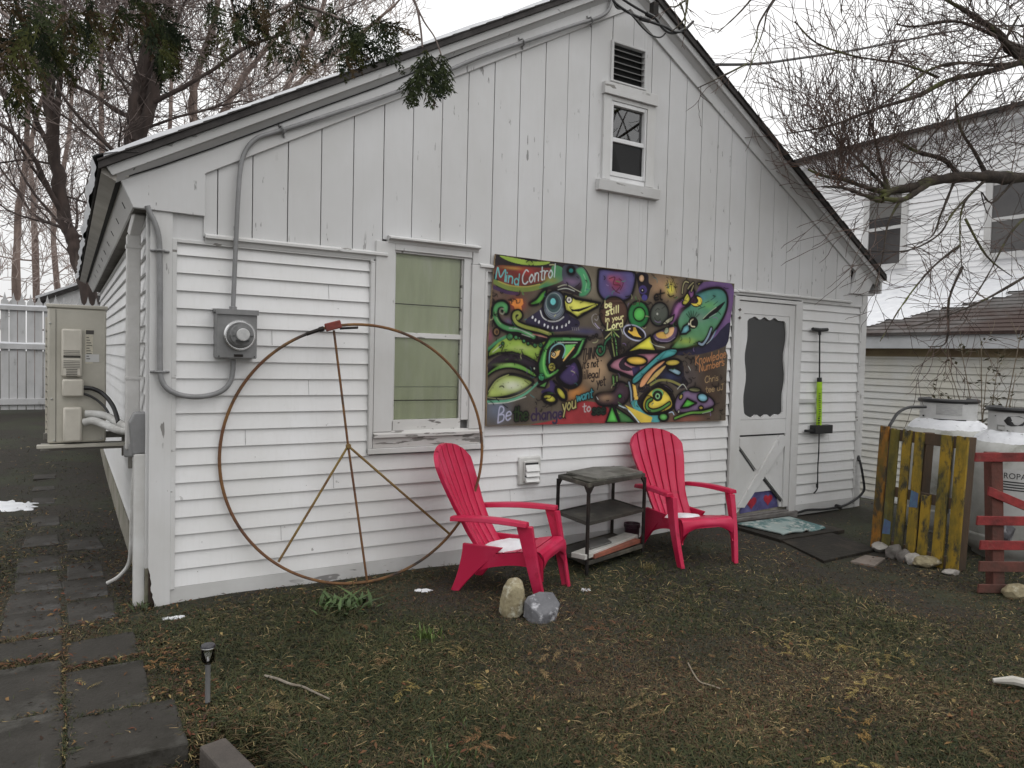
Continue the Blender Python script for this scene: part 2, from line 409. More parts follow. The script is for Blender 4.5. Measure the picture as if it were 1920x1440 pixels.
# courses of shingle tabs along the rake edge, ragged
rr = random.Random(5)
for f, xa, xb in ((lambda x: Lz(x)+.0225, -.39, AX), (Ro, AX, 6.835)):
    x = xa
    while x < xb-.14:
        x2 = x+.13
        ro.prism([(x, f(x)+.1035), (x2, f(x2)+.1035), (x2, f(x2)+.1105), (x, f(x)+.1165)] if f is Ro else [(x, f(x)+.2405), (x2, f(x2)+.2425), (x2, f(x2)+.2475), (x, f(x)+.2525)], 'y', -.123-rr.uniform(0, .007), HD+.19)
        x = x2
roof = ro.build('roof', SHINGLE, H)
# eaves on the left side: fascia band, slotted sloping board, dark soffit
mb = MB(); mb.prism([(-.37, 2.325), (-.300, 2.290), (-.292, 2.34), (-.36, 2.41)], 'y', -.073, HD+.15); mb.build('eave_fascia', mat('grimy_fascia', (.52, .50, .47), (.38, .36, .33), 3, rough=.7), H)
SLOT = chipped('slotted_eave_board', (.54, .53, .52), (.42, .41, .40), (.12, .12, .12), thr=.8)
mb = MB(); mb.prism([(-.272, 2.296), (-.214, 2.170), (-.196, 2.178), (-.254, 2.304)], 'y', -.0, HD+.1)
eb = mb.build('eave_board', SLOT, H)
mb = MB()
for k in range(9):
    y = .28+k*.62; mb.prism([(-.2505, 2.243), (-.2345, 2.208), (-.2325, 2.209), (-.2485, 2.244)], 'y', y, y+.02)
mb.build_each('vent_slots', DARKGAP, eb)
mb = MB(); mb.box((-.214, .0, 2.176), (-.115, HD+.1, 2.19)); mb.build('eave_soffit', mat('dark_soffit', (.16, .15, .135), (.10, .09, .08), 4, rough=.9), H)  # soffit coloured much darker than the other eave boards
mb = MB(); mb.box((-.30, -.03, 2.30), (-.27, HD, 2.33)); mb.build('eave_gap', DARKGAP, H)
mb = MB(); mb.box((6.66, .0, 2.14), (6.80, HD, 2.165)); mb.box((6.79, -.072, 2.16), (6.82, HD, 2.32)); mb.build('eave_fascia', WHITE, H)
# snow: a lumpy ribbon along the left eave and a thin sheet on the left slope
sn = MB(); rr = random.Random(21)
G = []
for i in range(150):
    y = -.125+i*(HD+.25)/149; w = .045+.03*mnoise.noise(Vector((y*3.1, 1.3, 0)))+.02*mnoise.noise(Vector((y*9, 4, 0)))
    hh = .042+.030*mnoise.noise(Vector((y*4.7, 9, 0))); x0 = -.394-.034*max(0, .25+mnoise.noise(Vector((y*1.7, 2, 0))))-.008*mnoise.noise(Vector((y*6, 5, 0))); base = Lz(-.385)+.266
    G.append([(x0+.008, y, base-.035), (x0-.012, y, base+hh*.5), (x0+.012, y, base+hh), (x0+.05+w, y, base+hh*.9+.03), (x0+.10+w*2, y, base+.075)])
sn.grid(G)
G = []
for i in range(60):
    x = -.36+i*(AX-.1+.36)/59
    row = []
    for j in range(30):
        y = -.112+.03*max(0, mnoise.noise(Vector((x*2.2, 7, 0))))+j*(HD+.3)/29
        if j == 0: row.append((x, y-.004, Lz(x)+.270))
        row.append((x, y, Lz(x)+.296+.010*mnoise.noise(Vector((x*3, y*3, 2)))))
    G.append(row)
sn.grid(G)
sn.build('snow', SNOW, roof, smooth=True)
# --- ground floor window
win = MB(); win.box((1.206, -.036, .87), (1.338, .0, 2.135)); win.box((1.925, -.036, .87), (2.03, .0, 2.04)); win.box((1.3385, -.034, 2.085), (1.9245, .0, 2.13))
W = win.build('window', TRIMV, H, bevel=.003)
mb = MB(); crown(mb, 1.288, 1.975, 2.178, h=.05, out=.075, mitl=0, mitr=0); mb.box((1.289, -.03, 2.045), (1.335, -.005, 2.128)); mb.box((1.93, -.034, 2.042), (1.974, -.012, 2.13)); mb.build('head_moulding', TRIM, W, bevel=.002)
mb = MB()
mb.box((1.338, -.020, .935), (1.352, .05, 2.085)); mb.box((1.868, -.020, .935), (1.925, .05, 2.085)); mb.box((1.352, -.018, 2.072), (1.868, .05, 2.085))
mb.build('window_jamb', TRIMV, W, bevel=.002)
SASH = chipped('cracked_sash_paint', (.62, .615, .60), (.45, .44, .42), (.16, .15, .14), sx=9, sz=30, thr=.60, mthr=.40, chipvert=False)
mb = MB()
mb.box((1.352, -.004, 1.505), (1.868, .03, 1.54)); mb.box((1.352, -.010, .872), (1.868, .03, .945)); mb.box((1.352, -.004, .945), (1.362, .03, 1.505)); mb.box((1.857, -.004, .945), (1.868, .03, 1.505)); mb.box((1.86, .0, 1.54), (1.868, .03, 2.072)); mb.box((1.352, .0, 1.54), (1.358, .03, 2.072))
mb.build('sash', SASH, W, bevel=.002)
GL = glass_mat('window_glass', (.88, .89, .88), .03, .22)
mb = MB(); mb.box((1.353, .006, .94), (1.867, .0085, 1.52)); mb.build('pane', GL, W)
mb = MB(); mb.box((1.353, .012, 1.52), (1.867, .0145, 2.08)); mb.build('pane', GL, W)
SHADE = mat('olive_window_shade', alb(150, 153, 130, .34), alb(138, 141, 118, .34), 2.2, rough=.85, stretch=(4, 1, .6), c3=alb(160, 160, 142, .34), s3=2.6, lo3=.5, hi3=.75)
mb = MB(); mb.box((1.34, .030, 1.17), (1.88, .036, 2.09)); mb.box((1.34, .034, .93), (1.88, .040, 1.166)); mb.box((1.34, .026, 1.72), (1.88, .0302, 1.7302)); mb.box((1.34, .0262, 1.060), (1.88, .0342, 1.072)); mb.build('shade', SHADE, W)
mb = MB(); mb.box((1.345, .022, 1.7305), (1.875, .026, 1.737)); mb.box((1.345, .022, 1.072), (1.875, .026, 1.079)); mb.build_each('shade_bar', mat('shade_bar', (.09, .09, .05), rough=.8), W)
SILL = chipped('rotten_sill_paint', (.58, .57, .56), (.44, .42, .40), (.19, .18, .17), sx=5, sz=34, thr=.565, mthr=.38, chipvert=False)
mb = MB(); mb.prism([(-.055, .832), (.0, .832), (.0, .874), (-.012, .874), (-.055, .856)], 'x', 1.206, 2.030); mb.build('sill', SILL, W, bevel=.002)
mb = MB(); mb.box((1.208, -.030, .762), (2.018, .0, .831)); mb.build('apron', SILL, W)
mb = MB(); mb.box((1.172, -.040, .722), (2.055, .0, .760)); mb.box((1.174, -.034, .761), (1.204, .0, 2.0)); mb.box((2.032, -.034, .761), (2.056, .0, 2.0)); mb.build('window_trim', TRIM, W, bevel=.004)
# --- little gable window
mb = MB(); mb.box((3.062, -.040, 2.815), (3.140, -.012, 3.475)); mb.box((3.515, -.040, 2.815), (3.60, -.012, 3.475)); mb.box((3.1395, -.038, 3.4405), (3.5155, -.012, 3.4745))
W2 = mb.build('window', TRIMV, H, bevel=.003)
mb = MB(); mb.box((3.052, -.062, 3.476), (3.605, -.012, 3.568)); mb.build('head_board', TRIM, W2, bevel=.003)
mb = MB(); mb.prism([(-.012, 2.72), (-.062, 2.722), (-.072, 2.802), (-.012, 2.812)], 'x', 3.015, 3.655); mb.build('sill', TRIM, W2, bevel=.003)
VIN = mat('white_vinyl_frame', (.74, .74, .745), (.62, .62, .62), 5, rough=.35)
mb = MB()
for a, b, c, d in ((3.142, 2.855, 3.166, 3.44), (3.489, 2.855, 3.513, 3.44), (3.166, 3.41, 3.489, 3.44), (3.166, 2.855, 3.489, 2.89), (3.166, 3.125, 3.489, 3.158)): mb.box((a, -.030, b), (c, .03, d))
mb.box((3.492, -.038, 2.86), (3.500, -.0305, 3.43)); mb.box((3.141, -.024, 2.818), (3.514, .0, 2.853))
mb.build('sash', VIN, W2, bevel=.002)
mb = MB(); mb.box((3.160, .0, 3.15), (3.495, .003, 3.42)); mb.build('pane', glass_mat('upper_sash_glass', (.5, .5, .5), .16, .02), W2)
mb = MB(); mb.box((3.160, -.012, 2.88), (3.495, -.009, 3.13)); mb.build('insect_screen', glass_mat('insect_screen_mesh', (.22, .22, .22), .015, .3), W2)
mb = MB(); mb.box((3.145, .022, 2.86), (3.51, .0285, 3.438)); mb.build('dark_room', mat('dark_interior', (.03, .03, .032), (.012, .012, .012), 7, rough=.8), W2)
# --- louvred gable vent
mb = MB()
for a, b, c, d in ((3.128, 3.592, 3.152, 3.912), (3.476, 3.592, 3.500, 3.912), (3.152, 3.895, 3.476, 3.912), (3.152, 3.592, 3.476, 3.604)): mb.box((a, -.034, b), (c, -.01, d))
VT = mb.build('gable_vent', WHITE, H, bevel=.002)
mb = MB()
for k in range(6):
    z = 3.606+k*.0485; mb.prism([(-.030, z), (-.026, z-.004), (.010, z+.012), (.006, z+.017)], 'x', 3.1525, 3.4755)
mb.build_each('louvre', mat('grey_vent_louvre', (.42, .42, .42), rough=.5), VT)
mb = MB(); mb.box((3.152, .016, 3.605), (3.476, .022, 3.895)); mb.build('vent_recess', DARKGAP, VT)
# --- screen door
mb = MB()
mb.box((4.632, -.034, -.09), (4.690, .0, 2.0)); mb.box((5.492, -.034, -.10), (5.580, .0, 2.0)); mb.box((4.690, -.032, 1.965), (5.492, .0, 2.0))
DF = mb.build('door_frame', TRIMV, H, bevel=.003)
mb = MB(); mb.box((4.60, -.055, -.11), (5.60, .02, -.045)); mb.box((4.66, -.030, -.0445), (5.52, .02, -.030)); mb.build('threshold', mat('worn_grey_threshold', (.20, .19, .18), (.10, .09, .085), 8, rough=.8, stretch=(1, 4, 4)), DF, bevel=.004)
door = MB(); yd = -.020
# stiles and rails, the scalloped opening is a hole of its own outline
def scal():
    pts = []
    xl, xr, zb, zt = 4.815, 5.372, .895, 1.812
    def wav(p, q, nw, amp, nrm):
        out = []
        for i in range(nw*6):
            t = i/(nw*6); a = amp*math.sin(t*nw*2*PI); out.append((p[0]+(q[0]-p[0])*t+nrm[0]*a, p[1]+(q[1]-p[1])*t+nrm[1]*a))
        return out
    c = .07
    pts += wav((xl+c, zt), (xr-c, zt), 3, .013, (0, 1)); pts += [(xr-.03, zt-.012), (xr-.006, zt-.035)]
    pts += wav((xr, zt-c), (xr, zb+c), 2, .014, (1, 0)); pts += [(xr-.006, zb+.03), (xr-.03, zb+.012)]
    pts += wav((xr-c, zb), (xl+c, zb), 3, .013, (0, 1)); pts += [(xl+.03, zb+.012), (xl+.006, zb+.03)]
    pts += wav((xl, zb+c), (xl, zt-c), 2, .014, (-1, 0)); pts += [(xl+.006, zt-.035), (xl+.03, zt-.012)]
    return pts
hole = scal()
cx, cz = 5.09, 1.36; ox0, ox1, oz0, oz1 = 4.770, 5.415, .865, 1.845
outer = []
for x, z in hole:
    dx, dz = x-cx, z-cz; t = min((ox1-cx)/dx if dx > 1e-6 else ((ox0-cx)/dx if dx < -1e-6 else 9e9), (oz1-cz)/dz if dz > 1e-6 else ((oz0-cz)/dz if dz < -1e-6 else 9e9))
    outer.append((cx+dx*t, cz+dz*t))
m = len(hole)
# add the four exact corners by snapping the nearest outer point
for X_, Z_ in ((ox0, oz0), (ox1, oz0), (ox1, oz1), (ox0, oz1)):
    i = min(range(m), key=lambda q: (outer[q][0]-X_)**2+(outer[q][1]-Z_)**2); outer[i] = (X_, Z_)
vs = [(x, yd+.004, z) for x, z in hole]+[(x, yd+.004, z) for x, z in outer]+[(x, yd+.022, z) for x, z in hole]
fs = [(i, (i+1) % m, (i+1) % m+m, i+m) for i in range(m)]+[(i, i+2*m, (i+1) % m+2*m, (i+1) % m) for i in range(m)]
door.add(vs, fs)
door.box((4.695, yd, .0), (4.768, .015, 1.957)); door.box((5.417, yd, .0), (5.488, .015, 1.957)); door.box((4.768, yd, 1.847), (5.417, .015, 1.957))
door.box((4.770, yd+.004, .722), (5.415, .015, .862))
DR = door.build('door', TRIMV, H)
# lower panel and X brace
mb = MB(); mb.box((4.770, -.003, .172), (5.415, .012, .705)); mb.prism([(4.770, -.0), (4.80, -.0), (4.952, .171), (4.770, .171)], 'y', -.0025, .012); mb.prism([(5.415, .0), (5.385, .0), (5.335, .171), (5.415, .171)], 'y', -.0025, .012); mb.build('lower_panel', TRIMV, DR)
mb = MB(); mb.prism([(4.775, .05), (4.865, .04), (5.413, .60), (5.413, .690), (5.335, .702)], 'y', -.024, -.004); mb.build('brace', TRIMV, DR, bevel=.002)
mb = MB()
def Q(pa, pb, t): return (pa[0]+(pb[0]-pa[0])*t, pa[1]+(pb[1]-pa[1])*t)
mb.prism([(4.772, .62), (4.772, .702), (4.86, .702), (5.075, .458), (5.015, .385)], 'y', -.022, -.005); mb.prism([(5.10, .345), (5.135, .39), (5.413, .10), (5.413, .065)], 'y', -.0215, -.0052); mb.build('brace', TRIMV, DR, bevel=.002)
mb = MB(); mb.box((4.772, -.006, .706), (5.413, -.0005, .720)); mb.bar((5.085, -.0052, .335), (5.40, -.0052, .055), .006, .022, upv=(.7, 0, .7)); mb.bar((4.79, -.0052, .585), (5.0, -.0052, .375), .006, .012, upv=(.7, 0, .7)); mb.box((4.6905, -.018, .9), (4.6945, -.006, 1.72)); mb.build('shadow_gap', DARKGAP, DR)
mb = MB(); mb.box((4.79, .0035, .88), (5.40, .0045, 1.83)); mb.build('screen', glass_mat('black_insect_screen', (.42, .42, .42), .0, .5), DR)
mb = MB(); G = [[(4.785+.47*i/60, .0125+.0045*math.sin(i*.9)+.003*math.sin(i*.37+z*2), z) for z in (.875, 1.2, 1.5, 1.835)] for i in range(61)]; mb.grid(G); mb.build('curtain', mat('dark_door_curtain', (.085, .075, .075), (.055, .05, .05), 3, rough=.9, stretch=(3, 1, .5)), DR, smooth=True, angle=180); mb = MB(); mb.box((4.785, .0205, .875), (5.405, .024, 1.835)); mb.build('dark_opening', DARKGAP, DR)
mb = MB()
for z in (1.875, 1.80): mb.lathe((4.692, -.040, z), [(.005, -.012), (.007, -.01), (.007, .01), (.005, .012)], 10); mb.box((4.672, -.038, z-.003), (4.715, -.0345, z+.003))
mb.build_each('hinge', mat('rusty_hinge', (.12, .10, .09), rough=.6, metal=.6), DR)
# painted hearts behind the gap below the door
HB = mat('blue_violet_paint', alb(78, 76, 118, .7), alb(56, 52, 88, .7), 9, rough=.6, c3=alb(90, 90, 130, .7), s3=5)
mb = MB(); mb.prism([(4.85, -.02), (5.40, .0), (5.40, .19), (4.85, .19)], 'y', .0135, .026)
KP = mb.build('kick_panel', HB, H)
HRd = mat('red_heart_paint', alb(150, 34, 48, .6), alb(100, 26, 40, .6), 8, rough=.55)
for hx, hz, s_, nm in ((5.0, .060, .088, 0), (5.235, .072, .080, 1)):
    mb = MB(); pts = []
    for i in range(30):
        t = 2*PI*i/30; pts.append((hx+s_*.050*16*math.sin(t)**3, hz+.012+s_*.046*(13*math.cos(t)-5*math.cos(2*t)-2*math.cos(3*t)-math.cos(4*t))))
    mb.prism(pts[::-1], 'y', .0115, .0135); mb.build('heart', HRd, KP)
# --- dryer vent hood
mb = MB(); mb.box((2.360, -.034, .430), (2.556, -.0, .645)); DV = mb.build('dryer_vent', mat('off_white_vent_plastic', (.60, .60, .585), (.46, .455, .43), 6, rough=.4), H, bevel=.012, smooth=True)
mb = MB(); mb.box((2.395, -.050, .455), (2.525, -.0345, .615)); mb.build('vent_hood', DV.data.materials[0], DV, bevel=.006)
mb = MB()
for k in range(3):
    z = .575-k*.046; mb.prism([(-.056, z-.030+.006*(k == 1)), (-.080, z-.036+.006*k), (-.060, z+.010), (-.054, z+.010)], 'x', 2.402, 2.518)
mb.build_each('vent_flap', mat('white_vent_flap', (.66, .66, .65), rough=.4), DV)
mb = MB(); mb.box((2.402, -.054, .462), (2.518, -.0505, .600)); mb.build('vent_opening', DARKGAP, DV)
# vertical seam and nails on the siding give it age
mb = MB(); mb.box((2.578, -.013, .62), (2.581, -.0, .93)); mb.build('siding_seam', mat('seam_shadow', (.35, .35, .35), rough=.8), H)
mb = MB(); rr = random.Random(8)
for k, x in ((2, .62), (5, .95), (8, .40), (11, .78), (14, .55), (17, .90), (1, 3.1), (4, 3.9), (5, 4.4), (3, 2.3), (7, 4.2), (6, 6.1), (12, 5.95), (16, 6.2)):
    z0 = k*EXP+.004; mb.add([(x, -.0182, z0), (x+.0016, -.0182, z0), (x+.0016, -.0032, z0+EXP-.012), (x, -.0032, z0+EXP-.012)], [(0, 1, 2, 3)])
mb.build_each('siding_joint', DARKGAP, H)
mb = MB()
for i in range(46):
    k = rr.randint(0, 18); x = rr.choice((rr.uniform(.05, 1.15), rr.uniform(2.1, 4.55), rr.uniform(5.65, 6.5))); z = k*EXP+rr.uniform(.02, .085); y = -.0183+.0155*(z-k*EXP)/EXP; w = rr.uniform(.0018, .0045); h = rr.uniform(.002, .008)
    if 2.06 < x < 4.62 and .88 < z < 2.1: continue
    mb.add([(x, y, z), (x+w, y, z+.001), (x+w*.6, y+.0012, z+h), (x-w*.3, y+.0010, z+h*.8)], [(0, 1, 2, 3)])
mb.build('siding_nicks', mat('grey_nick', (.16, .155, .15), rough=.8), H)

# --- rainwater and pipe covers on the left side wall
WPL = mat('white_pipe_plastic', (.60, .59, .58), (.46, .45, .43), 4, rough=.45)
t = thing('downspout', 'white square downspout running up the side wall beside the front corner', 'downspout', (-.19, .3, .8))
mb = MB(); mb.box((-.225, .27, .78), (-.150, .345, 2.06)); mb.build('pipe', WPL, t, bevel=.008); mb = MB(); mb.bar((-.187, .307, 2.06), (-.165, .20, 2.18), .06, .06); mb.build('offset_elbow', WPL, t, bevel=.006); mb = MB(); mb.box((-.229, .266, 1.98), (-.146, .349, 2.0)); mb.box((-.229, .266, 1.2), (-.146, .349, 1.215)); mb.build_each('pipe_strap', WPL, t)
# ================================================================ electric service
t = thing('electric_meter', 'grey electric meter box with a round glass meter on the white siding', 'electric meter', (.327, -.02, 1.48))
METG = mat('grey_meter_paint', (.22, .22, .222), (.16, .16, .158), 7, rough=.45, c3=(.22, .22, .22), s3=3)
mb = MB(); mb.box((.214, -.115, 1.342), (.440, .0, 1.610)); mb.build('meter_box', METG, t, bevel=.006)
mb = MB(); mb.prism([(-.118, 1.608), (-.128, 1.598), (-.128, 1.628), (.0, 1.634), (.0, 1.6105), (-.118, 1.6105)], 'x', .208, .446); mb.build('box_lid', METG, t)
mb = MB(); mb.lathe((.338, -.115, 1.478), [(.088, .0), (.089, -.02), (.082, -.028), (.078, -.028)], 32, 'y'); mb.build('meter_ring', mat('bright_steel_ring', (.62, .62, .62), rough=.25, metal=.9), t, smooth=True)
mb = MB(); mb.lathe((.338, -.140, 1.478), [(.076, .0), (.076, -.02), (.068, -.05), (.062, -.056), (.02, -.058)], 32, 'y'); mb.build('meter_glass', mat('dark_meter_glass', (.06, .06, .06), (.16, .16, .16), 18, rough=.12, spec=.8), t, smooth=True, angle=35)
mb = MB(); mb.lathe((.342, -.199, 1.480), [(.036, .0), (.037, -.012), (.033, -.016), (.01, -.017)], 24, 'y'); mb.build('meter_dial', mat('pale_meter_face', (.55, .55, .54), (.42, .42, .42), 20, rough=.4), t, smooth=True, angle=35)
mb = MB(); mb.box((.305, -.2105, 1.440), (.376, -.197, 1.450)); mb.box((.285, -.202, 1.470), (.300, -.197, 1.474)); mb.box((.384, -.202, 1.470), (.40, -.197, 1.474)); mb.build_each('meter_mark', BLACKP, t)
mb = MB(); mb.box((.224, -.1175, 1.350), (.230, -.115, 1.356)); mb.box((.422, -.1175, 1.350), (.428, -.115, 1.356)); mb.box((.31, -.120, 1.352), (.36, -.1155, 1.366)); mb.build_each('box_screw', BLACKM, t)
def pw(lst, Y): return [onY(a, b, Y) for a, b in lst]
t = thing('service_conduit', 'grey metal conduit rising from the meter and following the left rake up to the peak', 'conduit', onY(437, 580, -.05))
path = crom(pw([(437, 580), (439, 530), (443, 440), (447, 360), (452, 310), (462, 280), (482, 259), (510, 249), (545, 239)], -.055)+pw([(640, 208), (720, 181), (800, 150), (900, 107), (1000, 73), (1080, 46), (1122, 33), (1141, 19), (1148, -6)], -.066), 5)
mb = MB(); mb.tube(path, .0135, 12); mb.build('pipe', GREYPIPE, t, smooth=True)
mb = MB(); mb.lathe(onY(437, 580, -.055)+np.array([0, 0, -.03]), [(.026, 0), (.026, .028), (.022, .03), (.022, .045), (.017, .047)], 14); mb.build('conduit_fitting', GREYPIPE, t, smooth=True, angle=35)
mb = MB()
for px, py, ax, ay in ((530, 243, -6, -14), (768, 163, -5, -13), (980, 79, -4, -11), (1108, 38, -3, -9)):
    p = onY(px, py, -.066); q1 = onY(px+ax, py+ay*1.0, -.05); q2 = onY(px-ax, py-ay*1.0, -.05)
    d = (q1-q2)/np.linalg.norm(q1-q2); pts = [p+d*.042+np.array([0, .026, 0]), p+d*.022+np.array([0, .022, 0]), p+d*.02+np.array([0, -.012, 0]), p+np.array([0, -.021, 0]), p-d*.02+np.array([0, -.012, 0]), p-d*.022+np.array([0, .022, 0]), p-d*.042+np.array([0, .026, 0])]
    mb.tube(pts, .006, 6)
mb.build_each('pipe_strap', GREYPIPE, t)
t = thing('corner_conduit', 'grey conduit looping from below the meter around to the corner board and eave', 'conduit', onY(436, 678, -.05))
path = crom(pw([(437, 674), (436, 700), (428, 722), (408, 737), (372, 744), (336, 740), (312, 727), (302, 708), (300, 680)], -.05)+pw([(300, 600), (300, 520), (299, 462), (296, 436), (289, 415), (281, 399), (276, 386)], -.042), 5)
mb = MB(); mb.tube(path, .0150, 12); mb.build('pipe', GREYPIPE, t, smooth=True)
mb = MB()
for px, py in ((300, 470), (300, 697)):
    p = onY(px, py, -.042); mb.tube([p+np.array([-.05, .016, 0]), p+np.array([-.026, .014, 0]), p+np.array([-.022, -.012, 0]), p+np.array([0, -.024, 0]), p+np.array([.022, -.012, 0]), p+np.array([.026, .014, 0]), p+np.array([.05, .016, 0])], .007, 6)
mb.build_each('pipe_strap', GREYPIPE, t)
# thin black wire along the left rake
t = thing('rake_cable', 'thin black cable stapled along the underside of the left rake', 'cable', onY(239, 331, -.045))
mb = MB(); mb.tube([onY(a, b, -.045)+np.array([0, 0, .004*math.sin(i*2.1)]) for i, (a, b) in enumerate([(239, 331), (300, 313), (400, 276), (500, 240), (600, 203), (700, 165), (800, 127), (900, 88), (1000, 49), (1055, 26), (1100, 10), (1142, -6)])], .0042, 6); mb.build('wire', BLACKP, t, smooth=True)
mb = MB(); mb.box(onY(231, 325, -.05), onY(241, 334, -.02)); mb.build('junction_block', mat('pale_cable_clip', (.45, .44, .40), rough=.6), t)
# wires at the peak
t = thing('drop_wires', 'black service wires drooping across the right rake below the peak', 'wires', onY(1200, 30, -.2))
mb = MB()
for pts, r in (([(1148, -4), (1156, 8), (1180, 24), (1212, 38), (1246, 50), (1266, 60), (1283, 56), (1300, 40)], .011), ([(1158, -8), (1182, 8), (1206, 22), (1228, 34), (1240, 50), (1252, 60), (1266, 62), (1284, 54)], .010), ([(1152, 6), (1158, 16), (1172, 18), (1186, 30), (1205, 52), (1222, 66), (1238, 70), (1248, 62)], .006), ([(1150, 2), (1156, 14), (1166, 14)], .007)):
    mb.tube(crom([onY(a, b, -.24-.01*(i % 2)) for i, (a, b) in enumerate(pts)], 5), r, 7)
mb.build_each('wire', BLACKP, t, smooth=True)
mb = MB()
for (a, b), (c_, d_) in (((1200, 34), (1217, 39)), ((1212, 26), (1226, 33))): mb.tube([onY(a, b, -.245), onY(c_, d_, -.245)], .018, 8)
mb.build_each('splice_sleeve', BLACKP, t, smooth=True)
mb = MB(); p = onY(1228, 18, -.20); mb.box(p+np.array([-.03, -.02, -.05]), p+np.array([.02, .03, .05])); mb.build('wire_bracket', BLACKM, t)
t = thing('overhead_cable', 'single black power cable crossing the white sky toward the right', 'cable', onY(1338, 121, -.2))
A = onY(1338, 121, -.21); B = atD(1920, 48, 11.0); Cc = atD(2600, 60, 13.5)
mid = [(1420, 119.5), (1500, 109), (1600, 94), (1700, 75), (1800, 57)]
pts = [A]+[atD(a, b, 0.0+np.dot(A-C, fw)+(11.0-np.dot(A-C, fw))*(a-1338)/582) for a, b in mid]+[B, Cc]
mb = MB(); mb.tube(crom(pts, 5), .013, 7); mb.build('wire', BLACKP, t, smooth=True)

# ================================================================ outdoor heat pump on its wall bracket
hp = thing('heat_pump', 'beige outdoor heat pump unit mounted on the left side wall', 'heat pump', (-.47, 1.45, .70))
X0, X1, Y0, Y1, Z0, Z1 = -.632, -.298, 1.0, 1.88, .752, 1.640
BEI = mat('beige_enamel', alb(142, 139, 130, .55), alb(130, 127, 118, .55), 3, rough=.4)
BEID = mat('beige_cover_plastic', alb(156, 152, 143, .55), alb(144, 140, 131, .55), 4, rough=.45)
mb = MB(); mb.box((X0, Y0, Z0), (X1, Y1, Z1)); mb.build('casing', BEI, hp, bevel=.012, smooth=True)
mb = MB(); mb.box((X0-.008, Y0-.008, Z1), (X1+.008, Y1+.008, Z1+.024)); mb.build('top_panel', BEI, hp, bevel=.006)
mb = MB(); mb.box((X0+.045, Y0-.003, Z0+.01), (X0+.048, Y0+.0005, Z1-.01)); mb.build('panel_seam', mat('beige_seam_shadow', (.12, .115, .1), rough=.8), hp)
def hpbox(px0, py0, px1, py1, ya, yb): 
    a = onY(px0, py0, ya); b = onY(px1, py1, ya); return (a[0], ya, a[2]), (b[0], yb, b[2])
mb = MB(); a, b = hpbox(115, 616, 154, 707, .965, Y0-.0005); mb.box(a, b); c1 = mb.build('service_cover', BEID, hp, bevel=.012, smooth=True)
mb = MB(); a, b = hpbox(116, 711, 157, 744, .955, Y0-.0006); mb.box(a, b); mb.build('cable_cover', BEID, hp, bevel=.012, smooth=True)
mb = MB(); a, b = hpbox(118, 764, 154, 829, .95, Y0-.0007); mb.box(a, b); mb.build('valve_cover', BEID, hp, bevel=.014, smooth=True)
mb = MB()
for py in [657, 660, 663]+[676+3.2*i for i in range(10)]:
    w = 0 if py < 690 else 5
    a = onY(119+w, py, .9625); b = onY(150-w, py+1.3, .9625); mb.box((a[0], .9625, a[2]), (b[0], .9655, b[2]))
a = onY(119, 666, .962); b = onY(151, 671, .962); mb.box((a[0], .962, a[2]), (b[0], .9658, b[2]))
mb.build('cover_slots', mat('louvre_shadow', (.05, .047, .04), rough=.8), hp)
mb = MB(); a, b = hpbox(160, 618, 174, 682, Y0-.0022, Y0-.0004); mb.box(a, b); lb = mb.build('rating_label', mat('silver_rating_label', alb(140, 136, 124, .42), alb(125, 121, 110, .42), 60, rough=.4, stretch=(1, 1, 3)), hp)
mb = MB(); a, b = hpbox(161, 619, 176, 627, Y0-.0035, Y0-.0025); mb.box(a, b)
for k in range(9):
    a, b = hpbox(162, 632+k*5, 164+3+(k*37 % 7), 633.6+k*5, Y0-.0035, Y0-.0025); mb.box(a, b)
mb.build('label_print', mat('dark_label_print', (.06, .055, .05), rough=.6), lb)
mb = MB(); a, b = hpbox(160, 664, 186, 679, Y0-.0030, Y0-.0006); mb.box(a, b); mb.build('sticker', mat('pale_blank_sticker', (.56, .56, .55), rough=.5), hp)
mb = MB()
for px, py in ((94, 606), (97, 748), (190, 822), (102, 826)): mb.lathe(onY(px, py, Y0), [(.007, 0), (.007, -.004), (.003, -.006)], 10, 'y')
mb.build_each('screw', mat('screw_steel', (.4, .4, .38), rough=.4, metal=.7), hp)
mb = MB()
for k in range(14):
    z = Z0+.08+k*.05; mb.box((X0-.012, Y0+.1, z), (X0-.002, Y1-.08, z+.008))
for k in range(7): mb.box((X0-.014, Y0+.1+k*.115, Z0+.06), (X0-.004, Y0+.106+k*.115, Z1-.06))
mb.build('fan_grille', BEID, hp)
for y in (Y0+.08, Y1-.1):
    mb = MB(); mb.box((-.67, y-.02, Z0-.055), (-.135, y+.02, Z0-.008)); mb.box((-.160, y-.02, Z0-.20), (-.135, y+.02, Z0-.0555)); mb.build('bracket', mat('dull_bracket_steel', (.24, .23, .21), (.15, .14, .12), 8, rough=.6), hp, bevel=.003)
mb = MB(); mb.box((-.69, Y0-.03, Z0-.030), (-.14, Y0+.02, Z0-.006)); mb.build('drip_tray', BEI, hp, bevel=.004)
mb = MB(); mb.box((-.62, Y0+.02, Z0-.0075), (-.30, Y1-.02, Z0)); mb.build('rubber_feet', BLACKP, hp)
INS = mat('white_pipe_insulation', (.60, .60, .585), (.40, .39, .37), 7, rough=.7, bump=.4)
for pts, r in (([(160, 776, .965), (178, 776, .95), (200, 780, .9), (222, 792, .75), (240, 802, .55), (252, 803, .42)], .024), ([(158, 792, .96), (175, 789, .93), (198, 797, .85), (222, 806, .7), (244, 807, .5), (256, 801, .38)], .026)):
    mb = MB(); mb.tube(crom([onY(a, b, y) for a, b, y in pts], 6), r, 12); mb.build('insulated_pipe', INS, hp, smooth=True)
